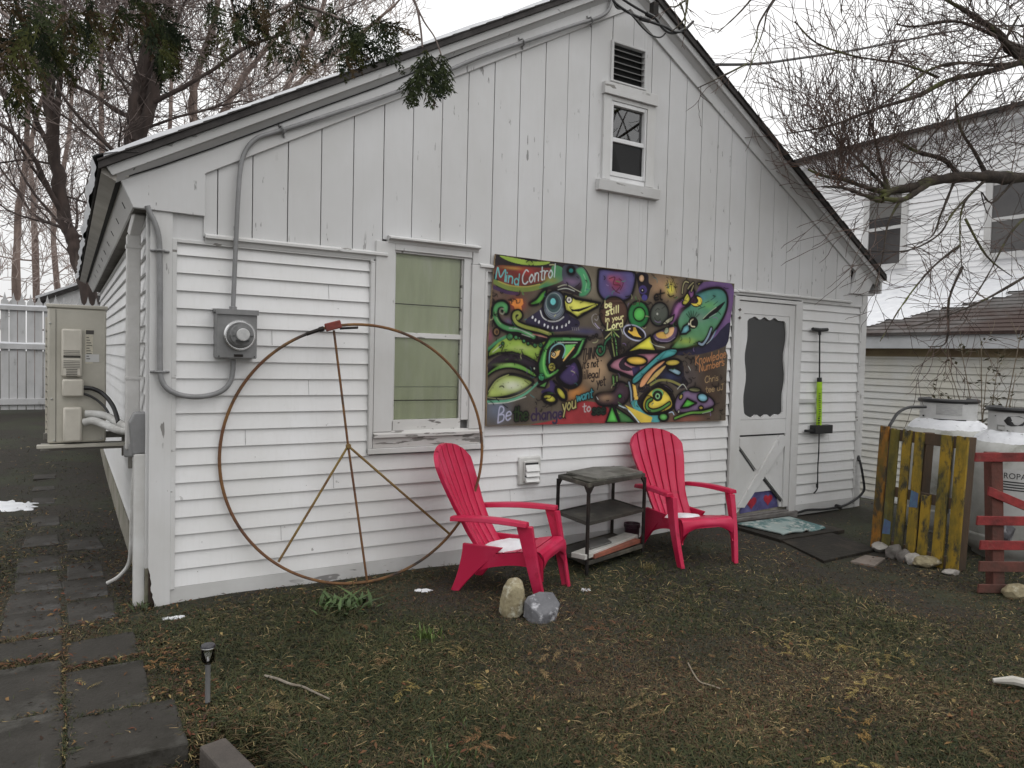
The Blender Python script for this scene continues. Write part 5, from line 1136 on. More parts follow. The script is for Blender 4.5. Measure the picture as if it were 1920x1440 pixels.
for i, (x0, x1, y0, y1, lb) in enumerate(((-.83, -.545, -.20, .19, 'first dark flagstone beyond the concrete slabs on the left'), (-.82, -.55, .21, .62, 'second dark flagstone beyond the concrete slabs on the left'), (-.530, -.27, -.10, .30, 'right hand flagstone half buried in leaves just past the concrete'), (-.81, -.56, .64, 1.04, 'third flagstone on the left side of the path'), (-.535, -.29, .33, .74, 'dark flagstone by the wall foundation in the side path'), (-.80, -.56, 1.07, 1.46, 'fourth flagstone on the left side of the path'), (-.53, -.30, .77, 1.15, 'farther dark flagstone by the wall foundation'), (-.52, -.30, 1.5, 1.85, 'lone flagstone on the right of the side path'), (-.79, -.57, 1.75, 2.1, 'flagstone just before the middle of the side path'), (-.78, -.58, 2.45, 2.85, 'flagstone halfway along the side path'), (-.80, -.60, 3.5, 3.85, 'small flagstone far along the side path'), (-.81, -.62, 4.25, 4.50, 'second farthest small flagstone on the side path'), (-.82, -.62, 4.85, 5.15, 'farthest small flagstone on the side path'))):
    pav('flagstone', lb, x0, x1, y0, y1, gzs((x0+x1)/2, (y0+y1)/2)+.005, FLAG, .06, 'flagstones along the side path', .02, 20+i)
KERB = mat('brown_stone_kerb', (.085, .07, .06), (.05, .042, .036), 4, rough=.85, bump=.5)
mb = MB(); a, b = onZ(380, 1398, -.1), onZ(470, 1475, -.1); mb.bar((a[0]+.03, a[1]-.02, -.14), (b[0]+.03, b[1]-.1, -.15), .10, .12); o = mb.build('stone_kerb', KERB, origin=(a[0], a[1], -.15), bevel=.01); tag(o, 'brown stone kerb block beside the sunken step at the bottom', 'kerb')
# ================================================================ the painted board
YM = -.052
def zb7(x, y):                                     # a point of the painting's sketch -> (x, z) on the wall plane
    p = onY(900+x/3.84, 460+y/3.84, YM); return (p[0], p[2])
MX0, MX1, MZ0, MZ1 = 2.03, 4.66, .82, 2.17
RW, RH = 1180, 606
img = np.zeros((RH, RW, 3)); img[:] = 0
gx = (np.arange(RW)+.5)/RW*(MX1-MX0)+MX0; gzv = MZ1-(np.arange(RH)+.5)/RH*(MZ1-MZ0)
PXU = RW/(MX1-MX0)
def tp(P):
    q = np.array([zb7(a, b) for a, b in P]); return np.stack([(q[:, 0]-MX0)*PXU, (MZ1-q[:, 1])*RH/(MZ1-MZ0)], 1)
INK = np.zeros((RH, RW))
def cl(c, k=.70): return np.array(alb(*c, k))
WS = .00112*PXU                                    # one sketch unit in raster pixels
mr = np.random.default_rng(3)
def brush(shape, amt=.10):
    return 1+amt*(mr.random(shape)-.5)
def fillmask(Q):
    x0, x1 = int(max(0, Q[:, 0].min()-2)), int(min(RW, Q[:, 0].max()+3)); y0, y1 = int(max(0, Q[:, 1].min()-2)), int(min(RH, Q[:, 1].max()+3))
    if x1 <= x0 or y1 <= y0: return None
    X, Y = np.meshgrid(np.arange(x0, x1)+.5, np.arange(y0, y1)+.5); ins = np.zeros(X.shape, bool); n = len(Q)
    for i in range(n):
        (ax, ay), (bx, by) = Q[i], Q[(i+1) % n]
        if ay == by: continue
        c_ = ((ay > Y) != (by > Y)) & (X < (bx-ax)*(Y-ay)/(by-ay)+ax); ins ^= c_
    return x0, x1, y0, y1, ins
def F(c, P, smooth=True, c2=None, ol=None, w=11, vary=.10):
    Q = tp(crom(P, 6, True) if smooth else P); r = fillmask(Q)
    if r is None: return
    x0, x1, y0, y1, ins = r; base = np.ones(ins.shape+(3,))*cl(c)
    if c2 is not None:
        g = np.linspace(0, 1, ins.shape[0])[:, None, None]; base = base*(1-g)+cl(c2)*g
    base = base*brush(ins.shape, vary)[..., None]
    img[y0:y1, x0:x1][ins] = base[ins]
    if ol is not None: Sx(ol, w, (crom(P, 6, True).tolist()+[P[0]]) if smooth else list(P)+[P[0]], False)
BK = (26, 23, 25)
def FO(c, P, smooth=True, c2=None, w=11): F(c, P, smooth, c2, BK, w)
def Sx(c, w, P, smooth=True, soft=.7, a=1.0):
    Q = tp(crom(P, 6) if smooth and len(P) > 2 else P); w = w*1.45 if c == BK and w > 6 else w; hw = max(.7, w*WS/2)
    for i in range(len(Q)-1):
        (ax, ay), (bx, by) = Q[i], Q[i+1]
        x0, x1 = int(max(0, min(ax, bx)-hw-2)), int(min(RW, max(ax, bx)+hw+3)); y0, y1 = int(max(0, min(ay, by)-hw-2)), int(min(RH, max(ay, by)+hw+3))
        if x1 <= x0 or y1 <= y0: continue
        X, Y = np.meshgrid(np.arange(x0, x1)+.5, np.arange(y0, y1)+.5); dx, dy = bx-ax, by-ay; L = dx*dx+dy*dy+1e-9
        t = np.clip(((X-ax)*dx+(Y-ay)*dy)/L, 0, 1); d = np.hypot(X-ax-t*dx, Y-ay-t*dy); m = (np.clip((hw+soft-d)/(2*soft), 0, 1)*a)[..., None]
        img[y0:y1, x0:x1] = img[y0:y1, x0:x1]*(1-m)+cl(c)*m
        if sum(c) < 90: INK[y0:y1, x0:x1] = np.maximum(INK[y0:y1, x0:x1], m[..., 0])
        else: INK[y0:y1, x0:x1] *= 1-m[..., 0]
def SO(c, w, P, ol=10): Sx(BK, w+ol, P); Sx(c, w, P)
def B(c, cx, cy, rx, ry, a=.9):
    q = tp([(cx, cy), (cx+rx, cy), (cx, cy+ry)]); R1 = max(2, abs(q[1, 0]-q[0, 0])); R2 = max(2, abs(q[2, 1]-q[0, 1])); x0, x1 = int(max(0, q[0, 0]-1.6*R1)), int(min(RW, q[0, 0]+1.6*R1)); y0, y1 = int(max(0, q[0, 1]-1.6*R2)), int(min(RH, q[0, 1]+1.6*R2))
    if x1 <= x0 or y1 <= y0: return
    X, Y = np.meshgrid(np.arange(x0, x1)+.5, np.arange(y0, y1)+.5); d = ((X-q[0, 0])/R1)**2+((Y-q[0, 1])/R2)**2; nz = brush(X.shape, .25)
    m = np.clip(np.exp(-d*1.6)*a*nz, 0, 1)[..., None]; img[y0:y1, x0:x1] = img[y0:y1, x0:x1]*(1-m)+cl(c)*m
def EL(cx, cy, rx, ry, rot=0, n=26):
    r = math.radians(rot); return [(cx+rx*math.cos(t)*math.cos(r)-ry*math.sin(t)*math.sin(r), cy+rx*math.cos(t)*math.sin(r)+ry*math.sin(t)*math.cos(r)) for t in np.linspace(0, 2*PI, n, endpoint=False)]
def FE(c, cx, cy, rx, ry, rot=0, ol=None, w=10): F(c, EL(cx, cy, rx, ry, rot), False, None, ol, w)
# single stroke lettering
FONT = {
 'M': (.9, [[(0, 0), (.08, 1), (.42, .25), (.8, 1), (.88, 0)]]), 'i': (.25, [[(.1, 0), (.1, .55)], [(.1, .75), (.1, .82)]]), 'n': (.55, [[(.05, .6), (.05, 0)], [(.05, .4), (.2, .6), (.4, .5), (.42, 0)]]),
 'd': (.6, [[(.45, 1), (.45, 0)], [(.45, .4), (.25, .55), (.05, .3), (.2, 0), (.45, .15)]]), 'C': (.7, [[(.6, .85), (.35, 1), (.05, .6), (.1, .15), (.35, -.02), (.62, .12)]]), 'o': (.55, [[(.25, .55), (.05, .3), (.22, 0), (.45, .25), (.3, .55), (.2, .54)]]),
 't': (.42, [[(.2, .95), (.2, .08), (.35, 0)], [(.02, .62), (.4, .66)]]), 'r': (.42, [[(.06, .6), (.06, 0)], [(.06, .35), (.2, .58), (.38, .55)]]), 'l': (.25, [[(.12, 1), (.1, 0)]]), 'b': (.55, [[(.06, 1), (.06, .05)], [(.06, .4), (.3, .5), (.44, .25), (.25, 0), (.06, .1)]]),
 'e': (.5, [[(.05, .3), (.42, .34), (.3, .56), (.1, .5), (.05, .2), (.2, 0), (.42, .1)]]), 's': (.45, [[(.38, .52), (.15, .56), (.1, .38), (.36, .22), (.3, .02), (.04, .06)]]), 'y': (.5, [[(.05, .58), (.22, .12)], [(.45, .6), (.12, -.4)]]), 'u': (.55, [[(.06, .58), (.08, .1), (.25, 0), (.42, .15), (.44, .58)], [(.44, .2), (.46, 0)]]),
 'L': (.6, [[(.08, 1), (.06, .02), (.55, .06)]]), 'T': (.6, [[(0, .98), (.6, 1)], [(.3, 1), (.28, 0)]]), 'H': (.6, [[(.06, 1), (.05, 0)], [(.5, 1), (.48, 0)], [(.05, .5), (.5, .52)]]), 'I': (.25, [[(.12, 1), (.1, 0)]]), 'N': (.65, [[(.06, 0), (.07, 1), (.5, .03), (.52, 1)]]), 'K': (.6, [[(.07, 1), (.06, 0)], [(.5, 1), (.08, .5), (.52, 0)]]),
 "'": (.2, [[(.12, 1), (.08, .8)]]), 'g': (.55, [[(.42, .5), (.2, .56), (.05, .3), (.2, .05), (.42, .2)], [(.43, .55), (.42, -.25), (.2, -.4), (.05, -.28)]]), 'a': (.55, [[(.42, .5), (.2, .56), (.05, .28), (.2, 0), (.42, .2)], [(.43, .56), (.44, 0)]]), 'B': (.65, [[(.1, 0), (.12, 1), (.4, .98), (.45, .7), (.14, .53)], [(.14, .53), (.5, .45), (.5, .1), (.1, 0)]]),
 'h': (.55, [[(.06, 1), (.05, 0)], [(.05, .38), (.25, .58), (.42, .4), (.43, 0)]]), 'c': (.48, [[(.42, .5), (.2, .57), (.05, .3), (.2, 0), (.42, .08)]]), 'w': (.7, [[(.03, .58), (.15, 0), (.32, .5), (.48, 0), (.64, .58)]]), 'k': (.5, [[(.07, 1), (.06, 0)], [(.4, .58), (.08, .28), (.42, 0)]]), 'm': (.8, [[(.05, .6), (.05, 0)], [(.05, .4), (.2, .58), (.34, .45), (.35, 0)], [(.35, .42), (.52, .58), (.66, .45), (.67, 0)]]),
 'R': (.6, [[(.08, 0), (.08, 1), (.42, .92), (.42, .6), (.08, .5), (.5, 0)]]), 'J': (.5, [[(.1, 1), (.48, 1)], [(.34, 1), (.32, .15), (.18, 0), (.04, .15)]]), ',': (.2, [[(.1, .1), (.05, -.15)]]), ' ': (.4, [])}
def TX(s, p, q, h, c, w=8, slant=.0, ol=None):
    tot = sum(FONT[ch][0] for ch in s); ux_, uy_ = q[0]-p[0], q[1]-p[1]; L = math.hypot(ux_, uy_); sc = L/tot; ux_, uy_ = ux_/L, uy_/L; pos = 0; runs = []
    for ch in s:
        for st in FONT[ch][1]:
            runs.append([(p[0]+ux_*(pos+a)*sc+(b*h)*slant, p[1]+uy_*(pos+a)*sc-b*h) for a, b in st])
        pos += FONT[ch][0]
    if ol is not None:
        for r in runs: Sx(ol, w+8, r)
    for r in runs: Sx(c, w, r)
# ---- ground colours
F((78, 70, 60), [(0, 0), (1920, 0), (1920, 1382), (0, 1382)], False)
for c, x, y, a, b, al in (((84, 46, 42), 230, 260, 190, 120, .9), ((112, 104, 88), 800, 300, 120, 200, .8), ((148, 116, 86), 1320, 300, 130, 100, .95), ((112, 84, 74), 120, 430, 70, 110, .9), ((120, 60, 80), 70, 650, 30, 60, .7), ((158, 130, 98), 830, 890, 110, 130, 1.0), ((160, 104, 46), 690, 1070, 90, 80, .95), ((84, 92, 108), 130, 1180, 130, 120, .95), ((70, 64, 58), 320, 1150, 160, 80, .8), ((62, 50, 42), 1640, 900, 150, 330, 1.0), ((66, 52, 44), 1650, 1100, 130, 160, 1.0), ((52, 46, 44), 1040, 720, 110, 90, .9), ((48, 44, 62), 1720, 600, 110, 70, .95), ((120, 70, 58), 1480, 1250, 150, 34, .9), ((74, 66, 66), 1500, 960, 90, 160, .9), ((96, 84, 60), 620, 440, 110, 70, .5), ((58, 56, 84), 760, 620, 140, 34, .9), ((60, 48, 42), 960, 1040, 70, 60, .7)): B(c, x, y, a, b, al)
F((132, 42, 46), [(560, 1285), (620, 1180), (720, 1125), (830, 1130), (915, 1150), (905, 1290)], True)
F((132, 42, 46), [(360, 1292), (480, 1270), (620, 1240), (905, 1240), (905, 1290)], False)
# ---- upper left: striped head with "Mind Control"
F((40, 34, 36), [(110, 70), (300, 80), (560, 120), (720, 140), (790, 220), (800, 320), (740, 370), (600, 330), (430, 320), (260, 335), (120, 300), (95, 180)])
F((128, 152, 56), [(140, 75), (230, 88), (380, 115), (500, 120), (460, 140), (340, 142), (220, 118)]); F((96, 44, 40), [(120, 150), (260, 150), (420, 160), (540, 170), (520, 230), (400, 275), (250, 290), (125, 240)]); B((160, 120, 50), 240, 165, 90, 14, .8); B((150, 40, 40), 330, 190, 70, 30, .7)
Sx((98, 112, 52), 30, [(105, 262), (200, 305), (320, 318), (430, 298), (520, 245)]); Sx((140, 130, 60), 8, [(130, 258), (220, 290), (330, 298), (430, 280)]); Sx((60, 44, 70), 22, [(95, 300), (180, 335), (270, 350)])
F((62, 112, 74), [(520, 150), (590, 160), (612, 230), (560, 270), (450, 305), (425, 300), (500, 240)]); B((120, 116, 58), 510, 250, 70, 30, .8)
F((58, 60, 70), [(600, 150), (700, 150), (730, 230), (680, 300), (600, 260)]); FE((52, 148, 142), 655, 182, 24, 26, 0, BK, 14); B((104, 84, 110), 660, 262, 80, 34, .9)
F((62, 132, 88), [(690, 180), (740, 165), (782, 240), (795, 310), (760, 360), (715, 362), (735, 300), (725, 230)], True, None, (70, 100, 80), 8); Sx((110, 160, 120), 7, [(745, 210), (765, 270), (755, 330)]); Sx((150, 150, 130), 5, [(560, 300), (620, 285), (690, 320), (730, 340)])
FO((86, 158, 62), [(478, 318), (440, 340), (405, 385), (355, 418), (375, 432), (430, 418), (462, 380)])
TX('Mind', (112, 240), (285, 292), 82, (80, 160, 160), 7, .12); TX('Control', (300, 282), (545, 226), 98, (160, 172, 172), 7, .06)
# ---- bird
F((44, 40, 58), [(325, 548), (420, 470), (470, 420), (560, 360), (620, 420), (640, 500), (715, 548), (690, 600), (560, 622), (420, 605)])
FE((78, 84, 96), 535, 432, 82, 108, 8, BK, 9); FE((58, 76, 78), 530, 415, 56, 72, 0, (126, 138, 138), 5); FE((44, 56, 60), 526, 410, 40, 52); FE((88, 172, 172), 525, 405, 19, 24)
for rr_ in (66, 78, 92): Sx((112, 120, 126), 4, [(535+rr_*.8*math.cos(t), 440+rr_*math.sin(t)) for t in np.linspace(.2, 2.9, 12)])
Sx((176, 176, 176), 8, [(434, 470), (452, 518), (500, 546), (560, 543), (602, 515)])
for x, y in ((378, 518), (398, 538), (424, 552), (463, 574), (488, 587), (523, 592), (553, 592), (590, 584), (618, 574), (640, 553)): FE((186, 186, 190), x, y, 6, 12, 12)
for x in (662, 676, 690, 706): Sx((120, 115, 120), 4, [(x, 590), (x+5, 612)], False)
FO((192, 190, 74), [(608, 350), (650, 362), (690, 384), (780, 400), (864, 416), (845, 442), (770, 482), (700, 522), (645, 486), (614, 470), (604, 405)], False, None, 13); F(BK, [(640, 448), (672, 462), (720, 455), (840, 420), (770, 455), (712, 478), (665, 475)], False); FE((30, 28, 30), 640, 392, 27, 30); FE((200, 196, 180), 641, 392, 18, 20); FE((96, 90, 96), 641, 392, 9, 11)
for p in (((720, 415), (745, 402)), ((790, 412), (820, 410)), ((720, 495), (760, 478))): Sx(BK, 5, p, False)
# ---- orange patch and tentacles
B((140, 46, 30), 265, 425, 70, 58, 1.0); F((196, 116, 42), [(215, 400), (250, 385), (306, 385), (312, 420), (296, 440), (302, 466), (252, 470), (245, 440), (222, 425)], False)
B((98, 74, 112), 215, 560, 60, 40, .9)
F((38, 30, 34), [(190, 640), (300, 610), (420, 660), (500, 640), (520, 700), (380, 700), (260, 660)])
SO((78, 146, 88), 30, [(182, 470), (184, 440), (158, 424), (122, 436), (108, 475), (114, 525), (145, 572), (205, 600), (275, 606), (335, 628), (385, 658)], 14); Sx((150, 160, 150), 7, [(210, 596), (275, 604), (335, 628), (385, 656)]); Sx((140, 142, 120), 9, [(176, 478), (162, 494), (142, 482), (148, 458), (168, 458)]); Sx((130, 160, 110), 6, [(112, 480), (122, 530), (150, 568)])
SO((146, 156, 68), 22, [(272, 525), (290, 505), (276, 484), (250, 492), (244, 524), (268, 562), (335, 590), (430, 614), (505, 640)], 12); Sx((190, 180, 110), 5, [(420, 606), (470, 622), (505, 638)]); Sx((180, 120, 110), 8, [(380, 640), (430, 650), (480, 664)])
FE((132, 104, 70), 118, 622, 24, 30, 0, BK, 7); FE((70, 54, 44), 120, 624, 10, 14)
# ---- big green fish body
FO((134, 160, 62), [(55, 765), (128, 692), (200, 652), (285, 666), (380, 716), (500, 672), (470, 720), (438, 765), (415, 846), (330, 800), (230, 770), (130, 778), (55, 810)], False, (112, 140, 50), 12)
Sx((62, 124, 84), 18, [(55, 752), (128, 690), (205, 648)]); Sx((190, 160, 90), 7, [(490, 682), (440, 765), (412, 838)]); B((150, 160, 100), 300, 740, 90, 24, .6)
for x, y, r_ in ((163, 707, 11), (145, 728, 9), (214, 658, 22), (258, 664, 14), (282, 668, 8), (315, 690, 12), (346, 708, 11), (396, 720, 14), (436, 718, 15)): FE((66, 126, 76), x, y, r_, r_*1.15, 0, BK, 6)
F((44, 37, 44), [(50, 862), (130, 798), (230, 778), (330, 802), (412, 860), (410, 930), (300, 860), (180, 838), (50, 905)]); F((112, 168, 72), [(50, 922), (130, 862), (220, 840), (310, 864), (402, 925), (392, 948), (300, 902), (200, 884), (110, 906), (50, 945)], True, None, BK, 9); B((150, 180, 100), 190, 862, 80, 14, .7)
FO((142, 158, 78), [(45, 1075), (110, 975), (200, 930), (290, 940), (382, 985), (300, 1050), (180, 1092), (45, 1100)], True, None, 14); B((172, 176, 156), 230, 1010, 96, 48, .95); Sx((180, 190, 110), 6, [(60, 1055), (120, 972), (205, 932)]); Sx((84, 146, 116), 15, [(45, 1124), (200, 1118), (320, 1072), (425, 980)]); Sx((180, 182, 140), 4, [(50, 1096), (180, 1104), (300, 1066), (390, 1000)]); Sx(BK, 6, [(370, 870), (392, 890)], False); FE((180, 190, 170), 390, 886, 8, 12, 0, BK, 6)
# ---- triangular green fish head
FO((58, 122, 60), [(505, 655), (640, 652), (772, 660), (722, 780), (605, 890), (500, 962), (425, 985), (415, 850), (450, 740)], False, None, 13)
F((28, 26, 26), [(540, 686), (735, 686), (690, 780), (560, 905), (500, 930), (470, 860), (480, 745)], False); Sx((96, 166, 80), 15, [(500, 690), (466, 780), (458, 870), (488, 940), (560, 902)]); Sx((90, 160, 90), 12, [(600, 672), (745, 678), (705, 775), (615, 868)], False); F((96, 168, 82), [(612, 718), (690, 712), (604, 822)], False); Sx((196, 152, 82), 8, [(676, 735), (600, 830)], False)
Sx((104, 146, 150), 8, [(530, 905), (500, 860), (505, 760), (545, 715), (590, 712), (612, 750), (595, 810)]); F((196, 156, 86), [(515, 770), (576, 756), (566, 790), (536, 815), (510, 802)], False); FE(BK, 530, 784, 16, 18); FE((190, 180, 150), 530, 784, 9, 11); FE(BK, 530, 784, 4, 5)
FE((178, 172, 72), 518, 876, 27, 31, 0, BK, 6); Sx(BK, 5, [(505, 870), (515, 862), (528, 872), (516, 884), (530, 890)]); Sx(BK, 4, [(506, 884), (512, 892)], False); FE((62, 146, 98), 442, 948, 22, 27, 0, BK, 5)
FO((112, 180, 92), [(412, 1016), (492, 970), (466, 1026)], False, None, 9)
for x in (515, 535, 555, 580, 600): Sx((70, 130, 90), 4, [(x, 705), (x-4, 690)], False)
# ---- purple blob, stems, yellow feet
FO((62, 50, 92), [(560, 935), (640, 850), (688, 828), (722, 900), (716, 985), (655, 1022), (585, 992)], True, (54, 44, 72), 22); Sx((90, 60, 110), 5, [(660, 870), (680, 880), (662, 900), (684, 910), (664, 935)])
F((56, 45, 80), [(500, 975), (532, 982), (545, 1055), (470, 1075), (440, 1050), (500, 1020)]); Sx(BK, 12, [(530, 975), (570, 1010), (620, 1060)])
FO((180, 174, 56), EL(500, 1102, 52, 34, 18), False, None, 16); FO((180, 174, 56), EL(583, 1066, 28, 55, -32), False, None, 16)
# ---- centre: purple oval, brown oval with its text, stalk
FO((78, 72, 118), [(850, 210), (868, 170), (980, 180), (1112, 196), (1104, 320), (1062, 390), (980, 402), (898, 394), (850, 330)], True, (74, 66, 108), 12); B((116, 40, 62), 985, 275, 64, 74, 1.0); B((150, 60, 70), 940, 240, 30, 30, .7)
for p in ([(930, 240), (970, 230), (960, 280), (1010, 290), (980, 330)], [(1000, 240), (1030, 270), (1010, 320)], [(950, 300), (975, 330), (1005, 345)]): Sx((70, 30, 44), 7, p)
FO((82, 60, 50), EL(962, 492, 102, 122), False, (58, 42, 36), 8)
F((34, 30, 30), [(880, 615), (1010, 612), (1000, 800), (960, 830), (920, 740)]); SO((156, 170, 100), 10, [(945, 628), (952, 700), (968, 800)], 10); SO((110, 170, 96), 9, [(962, 640), (978, 700), (985, 790)], 8); Sx((176, 176, 120), 7, [(900, 672), (948, 622)], False); Sx((140, 160, 90), 6, [(1000, 660), (962, 620), (985, 650)]); Sx((156, 170, 100), 6, [(905, 612), (1000, 606)], False)
SO((62, 126, 86), 11, [(938, 662), (902, 700), (892, 765), (865, 790), (842, 765), (852, 728), (880, 730), (880, 752)], 9)
Sx((128, 124, 124), 5, [(848, 600), (812, 560), (806, 515), (830, 495), (850, 515), (840, 540), (824, 530)]); Sx((150, 140, 170), 5, [(880, 612), (850, 590), (826, 560)])
SO((120, 170, 92), 12, [(958, 945), (962, 1005)], 9); SO((150, 180, 110), 10, [(984, 945), (988, 1005)], 9)
for x, y in ((790, 672), (814, 660), (838, 648)): FE((60, 52, 48), x, y, 10, 12, 0, BK, 6)
# ---- green disc, faces, small figures
FO((42, 118, 62), EL(1140, 500, 78, 98), False, (36, 104, 56), 10); FE((78, 170, 76), 1146, 496, 42, 50, 0, BK, 7)
FO((78, 80, 74), EL(1290, 496, 66, 86, 8), False, (60, 66, 58), 9); Sx((46, 46, 42), 6, [(1262, 470), (1278, 455), (1290, 462)]); Sx((46, 46, 42), 6, [(1310, 455), (1330, 440)]); FE((150, 150, 142), 1276, 494, 7, 8); Sx((46, 46, 42), 6, [(1255, 520), (1276, 545), (1300, 530)])
F((34, 28, 36), [(1130, 200), (1205, 205), (1215, 270), (1240, 290), (1225, 320), (1210, 380), (1180, 400), (1150, 350), (1135, 280)]); FE((196, 158, 122), 1163, 238, 21, 29, 0, BK, 7); FE((56, 46, 92), 1172, 320, 30, 32); FE((22, 20, 26), 1168, 325, 14, 16); FE((180, 176, 170), 1168, 324, 4, 5); FE((62, 56, 116), 1184, 376, 20, 22); Sx((110, 90, 70), 5, [(1140, 380), (1150, 400), (1130, 410)])
Sx(BK, 9, [(1257, 380), (1282, 372), (1272, 352), (1255, 370), (1262, 394), (1286, 388)]); Sx(BK, 9, [(1300, 322), (1296, 380), (1310, 392)]); Sx(BK, 8, [(1276, 354), (1328, 342)], False); B((186, 176, 50), 1372, 312, 36, 56, 1.0)
for p in (((1340, 270), (1352, 300)), ((1372, 262), (1380, 330)), ((1404, 300), (1414, 340)), ((1350, 330), (1366, 366)), ((1250, 225), (1268, 240)), ((1390, 235), (1420, 232)), ((1340, 228), (1356, 236))): Sx((66, 50, 34), 6, p, False)
# ---- eye, beak and the teal head
Sx((158, 160, 182), 10, EL(1112, 630, 84, 50, 24)+[EL(1112, 630, 84, 50, 24)[0]], False); F((30, 26, 30), EL(1112, 630, 76, 43, 24), False); F((206, 166, 52), [(1064, 622), (1082, 594), (1118, 590), (1140, 640), (1162, 664), (1104, 652)], False); FE((60, 30, 26), 1088, 606, 15, 17); FE((230, 220, 200), 1078, 600, 4, 5)
FO((202, 196, 46), [(1042, 776), (1150, 700), (1226, 648), (1240, 700), (1268, 762), (1150, 752)], False, None, 11)
F((90, 66, 108), [(1500, 420), (1560, 330), (1600, 270), (1700, 262), (1810, 280), (1830, 420), (1800, 560), (1720, 680), (1640, 720), (1600, 640)]); B((112, 82, 120), 1780, 460, 40, 120, .8); F((40, 38, 56), [(1640, 690), (1740, 600), (1800, 560), (1800, 700), (1600, 780), (1400, 790), (1330, 760)])
FO((62, 116, 110), [(1500, 430), (1560, 352), (1650, 312), (1738, 312), (1780, 372), (1768, 480), (1700, 600), (1610, 690), (1490, 742), (1375, 748), (1398, 702), (1440, 640), (1418, 560), (1440, 485)], True, (84, 130, 76), 13)
B((92, 148, 86), 1640, 430, 80, 44, .9); B((126, 146, 60), 1480, 690, 90, 34, .95); B((64, 112, 122), 1590, 380, 60, 40, .8); B((104, 120, 110), 1580, 520, 50, 40, .7)
for p in (((1620, 415), (1650, 400)), ((1660, 395), (1690, 372)), ((1570, 460), (1620, 440)), ((1680, 430), (1710, 405))): Sx((30, 46, 46), 5, p, False)
F((24, 24, 26), [(1600, 535), (1640, 490), (1700, 445), (1764, 405), (1720, 470), (1650, 525)]); Sx((170, 180, 150), 4, [(1605, 528), (1650, 484), (1700, 446)]); Sx((150, 170, 160), 4, [(1650, 520), (1700, 490)])
SO((126, 78, 128), 50, [(1520, 345), (1492, 400), (1430, 440), (1400, 510), (1378, 545)], 14); B((150, 96, 140), 1420, 470, 40, 60, .5)
for p in ([(1455, 345), (1462, 290), (1478, 262), (1500, 268)], [(1496, 312), (1512, 290), (1535, 268)], [(1520, 330), (1536, 290)]): SO((186, 176, 128), 9, p, 8)
FO((196, 186, 104), [(1560, 275), (1602, 262), (1574, 288)], False, None, 7); FO((202, 192, 62), [(1456, 416), (1490, 345), (1512, 388), (1484, 428)], True, None, 9); FE((34, 28, 34), 1556, 402, 44, 44); F((206, 186, 54), [(1562, 372), (1592, 382), (1596, 412), (1570, 436), (1540, 434), (1520, 418), (1556, 420), (1572, 400)]); FE((60, 34, 52), 1536, 398, 18, 22)
for a in ((1484, 492), (1500, 478), (1518, 472), (1538, 472), (1560, 480), (1578, 494)): Sx((24, 22, 22), 5, [(1528, 545), a], False)
FE((28, 24, 26), 1534, 558, 36, 44); Sx((206, 196, 160), 8, [(1534, 532), (1516, 548), (1520, 580), (1546, 586)]); FO((96, 156, 164), [(1440, 640), (1464, 584), (1500, 560), (1512, 612), (1482, 636)], False, None, 11); FE((200, 200, 190), 1504, 566, 7, 9)
FO((168, 166, 138), [(1308, 570), (1340, 535), (1398, 500), (1386, 542), (1340, 572)], False, None, 8)
FO((88, 70, 96), [(1240, 650), (1300, 610), (1410, 578), (1420, 640), (1380, 690), (1280, 700)], True, None, 10); F((180, 142, 62), [(1266, 640), (1310, 622), (1360, 640), (1350, 668), (1290, 668)]); F((200, 156, 104), [(1340, 610), (1394, 590), (1386, 640), (1345, 664)]); FE((150, 160, 130), 1342, 615, 16, 24, 20, BK, 5); Sx((156, 140, 170), 5, [(1262, 672), (1300, 690), (1360, 690), (1404, 660)])
SO((160, 182, 204), 17, [(1664, 600), (1640, 660), (1604, 712), (1576, 706)], 10); Sx((100, 140, 170), 6, [(1700, 610), (1670, 670), (1640, 700)])
# ---- pink beaked creature
FO((152, 100, 116), [(925, 860), (962, 818), (1040, 788), (1150, 770), (1320, 765), (1260, 830), (1180, 900), (1100, 956), (1010, 920), (936, 892)], False, None, 20)
F((40, 32, 40), [(1000, 850), (1040, 805), (1100, 800), (1040, 850), (1080, 880), (1110, 895), (1060, 905), (1010, 890)]); FO((208, 170, 54), EL(1126, 830, 76, 35, 4), False, None, 12); F((52, 42, 76), [(1090, 880), (1150, 868), (1150, 930), (1106, 950)], False)
FO((62, 142, 142), [(1320, 760), (1412, 748), (1400, 792), (1280, 842), (1186, 930), (1142, 980), (1100, 998), (1102, 952), (1200, 862)], True, None, 9)
F((34, 30, 36), [(1140, 1010), (1280, 850), (1400, 810), (1460, 850), (1470, 940), (1500, 1000), (1440, 1030), (1330, 980), (1220, 1040), (1160, 1060)]); B((44, 50, 78), 1380, 940, 80, 40, .9); F((188, 132, 88), [(1150, 1012), (1182, 940), (1280, 856), (1330, 836), (1250, 910), (1180, 1008)]); F((168, 140, 76), [(1200, 1000), (1260, 920), (1340, 862), (1280, 940)])
FO((196, 172, 62), EL(1386, 845, 54, 25, -4), False, None, 10); FO((136, 170, 186), [(1350, 893), (1402, 888), (1446, 910), (1430, 936), (1392, 922)], True, None, 8); Sx((116, 112, 60), 18, [(1228, 1005), (1290, 972), (1370, 976), (1440, 1006)]); FO((156, 136, 166), [(1288, 1000), (1340, 1010), (1386, 1050), (1370, 1060), (1330, 1040)], True, None, 7)
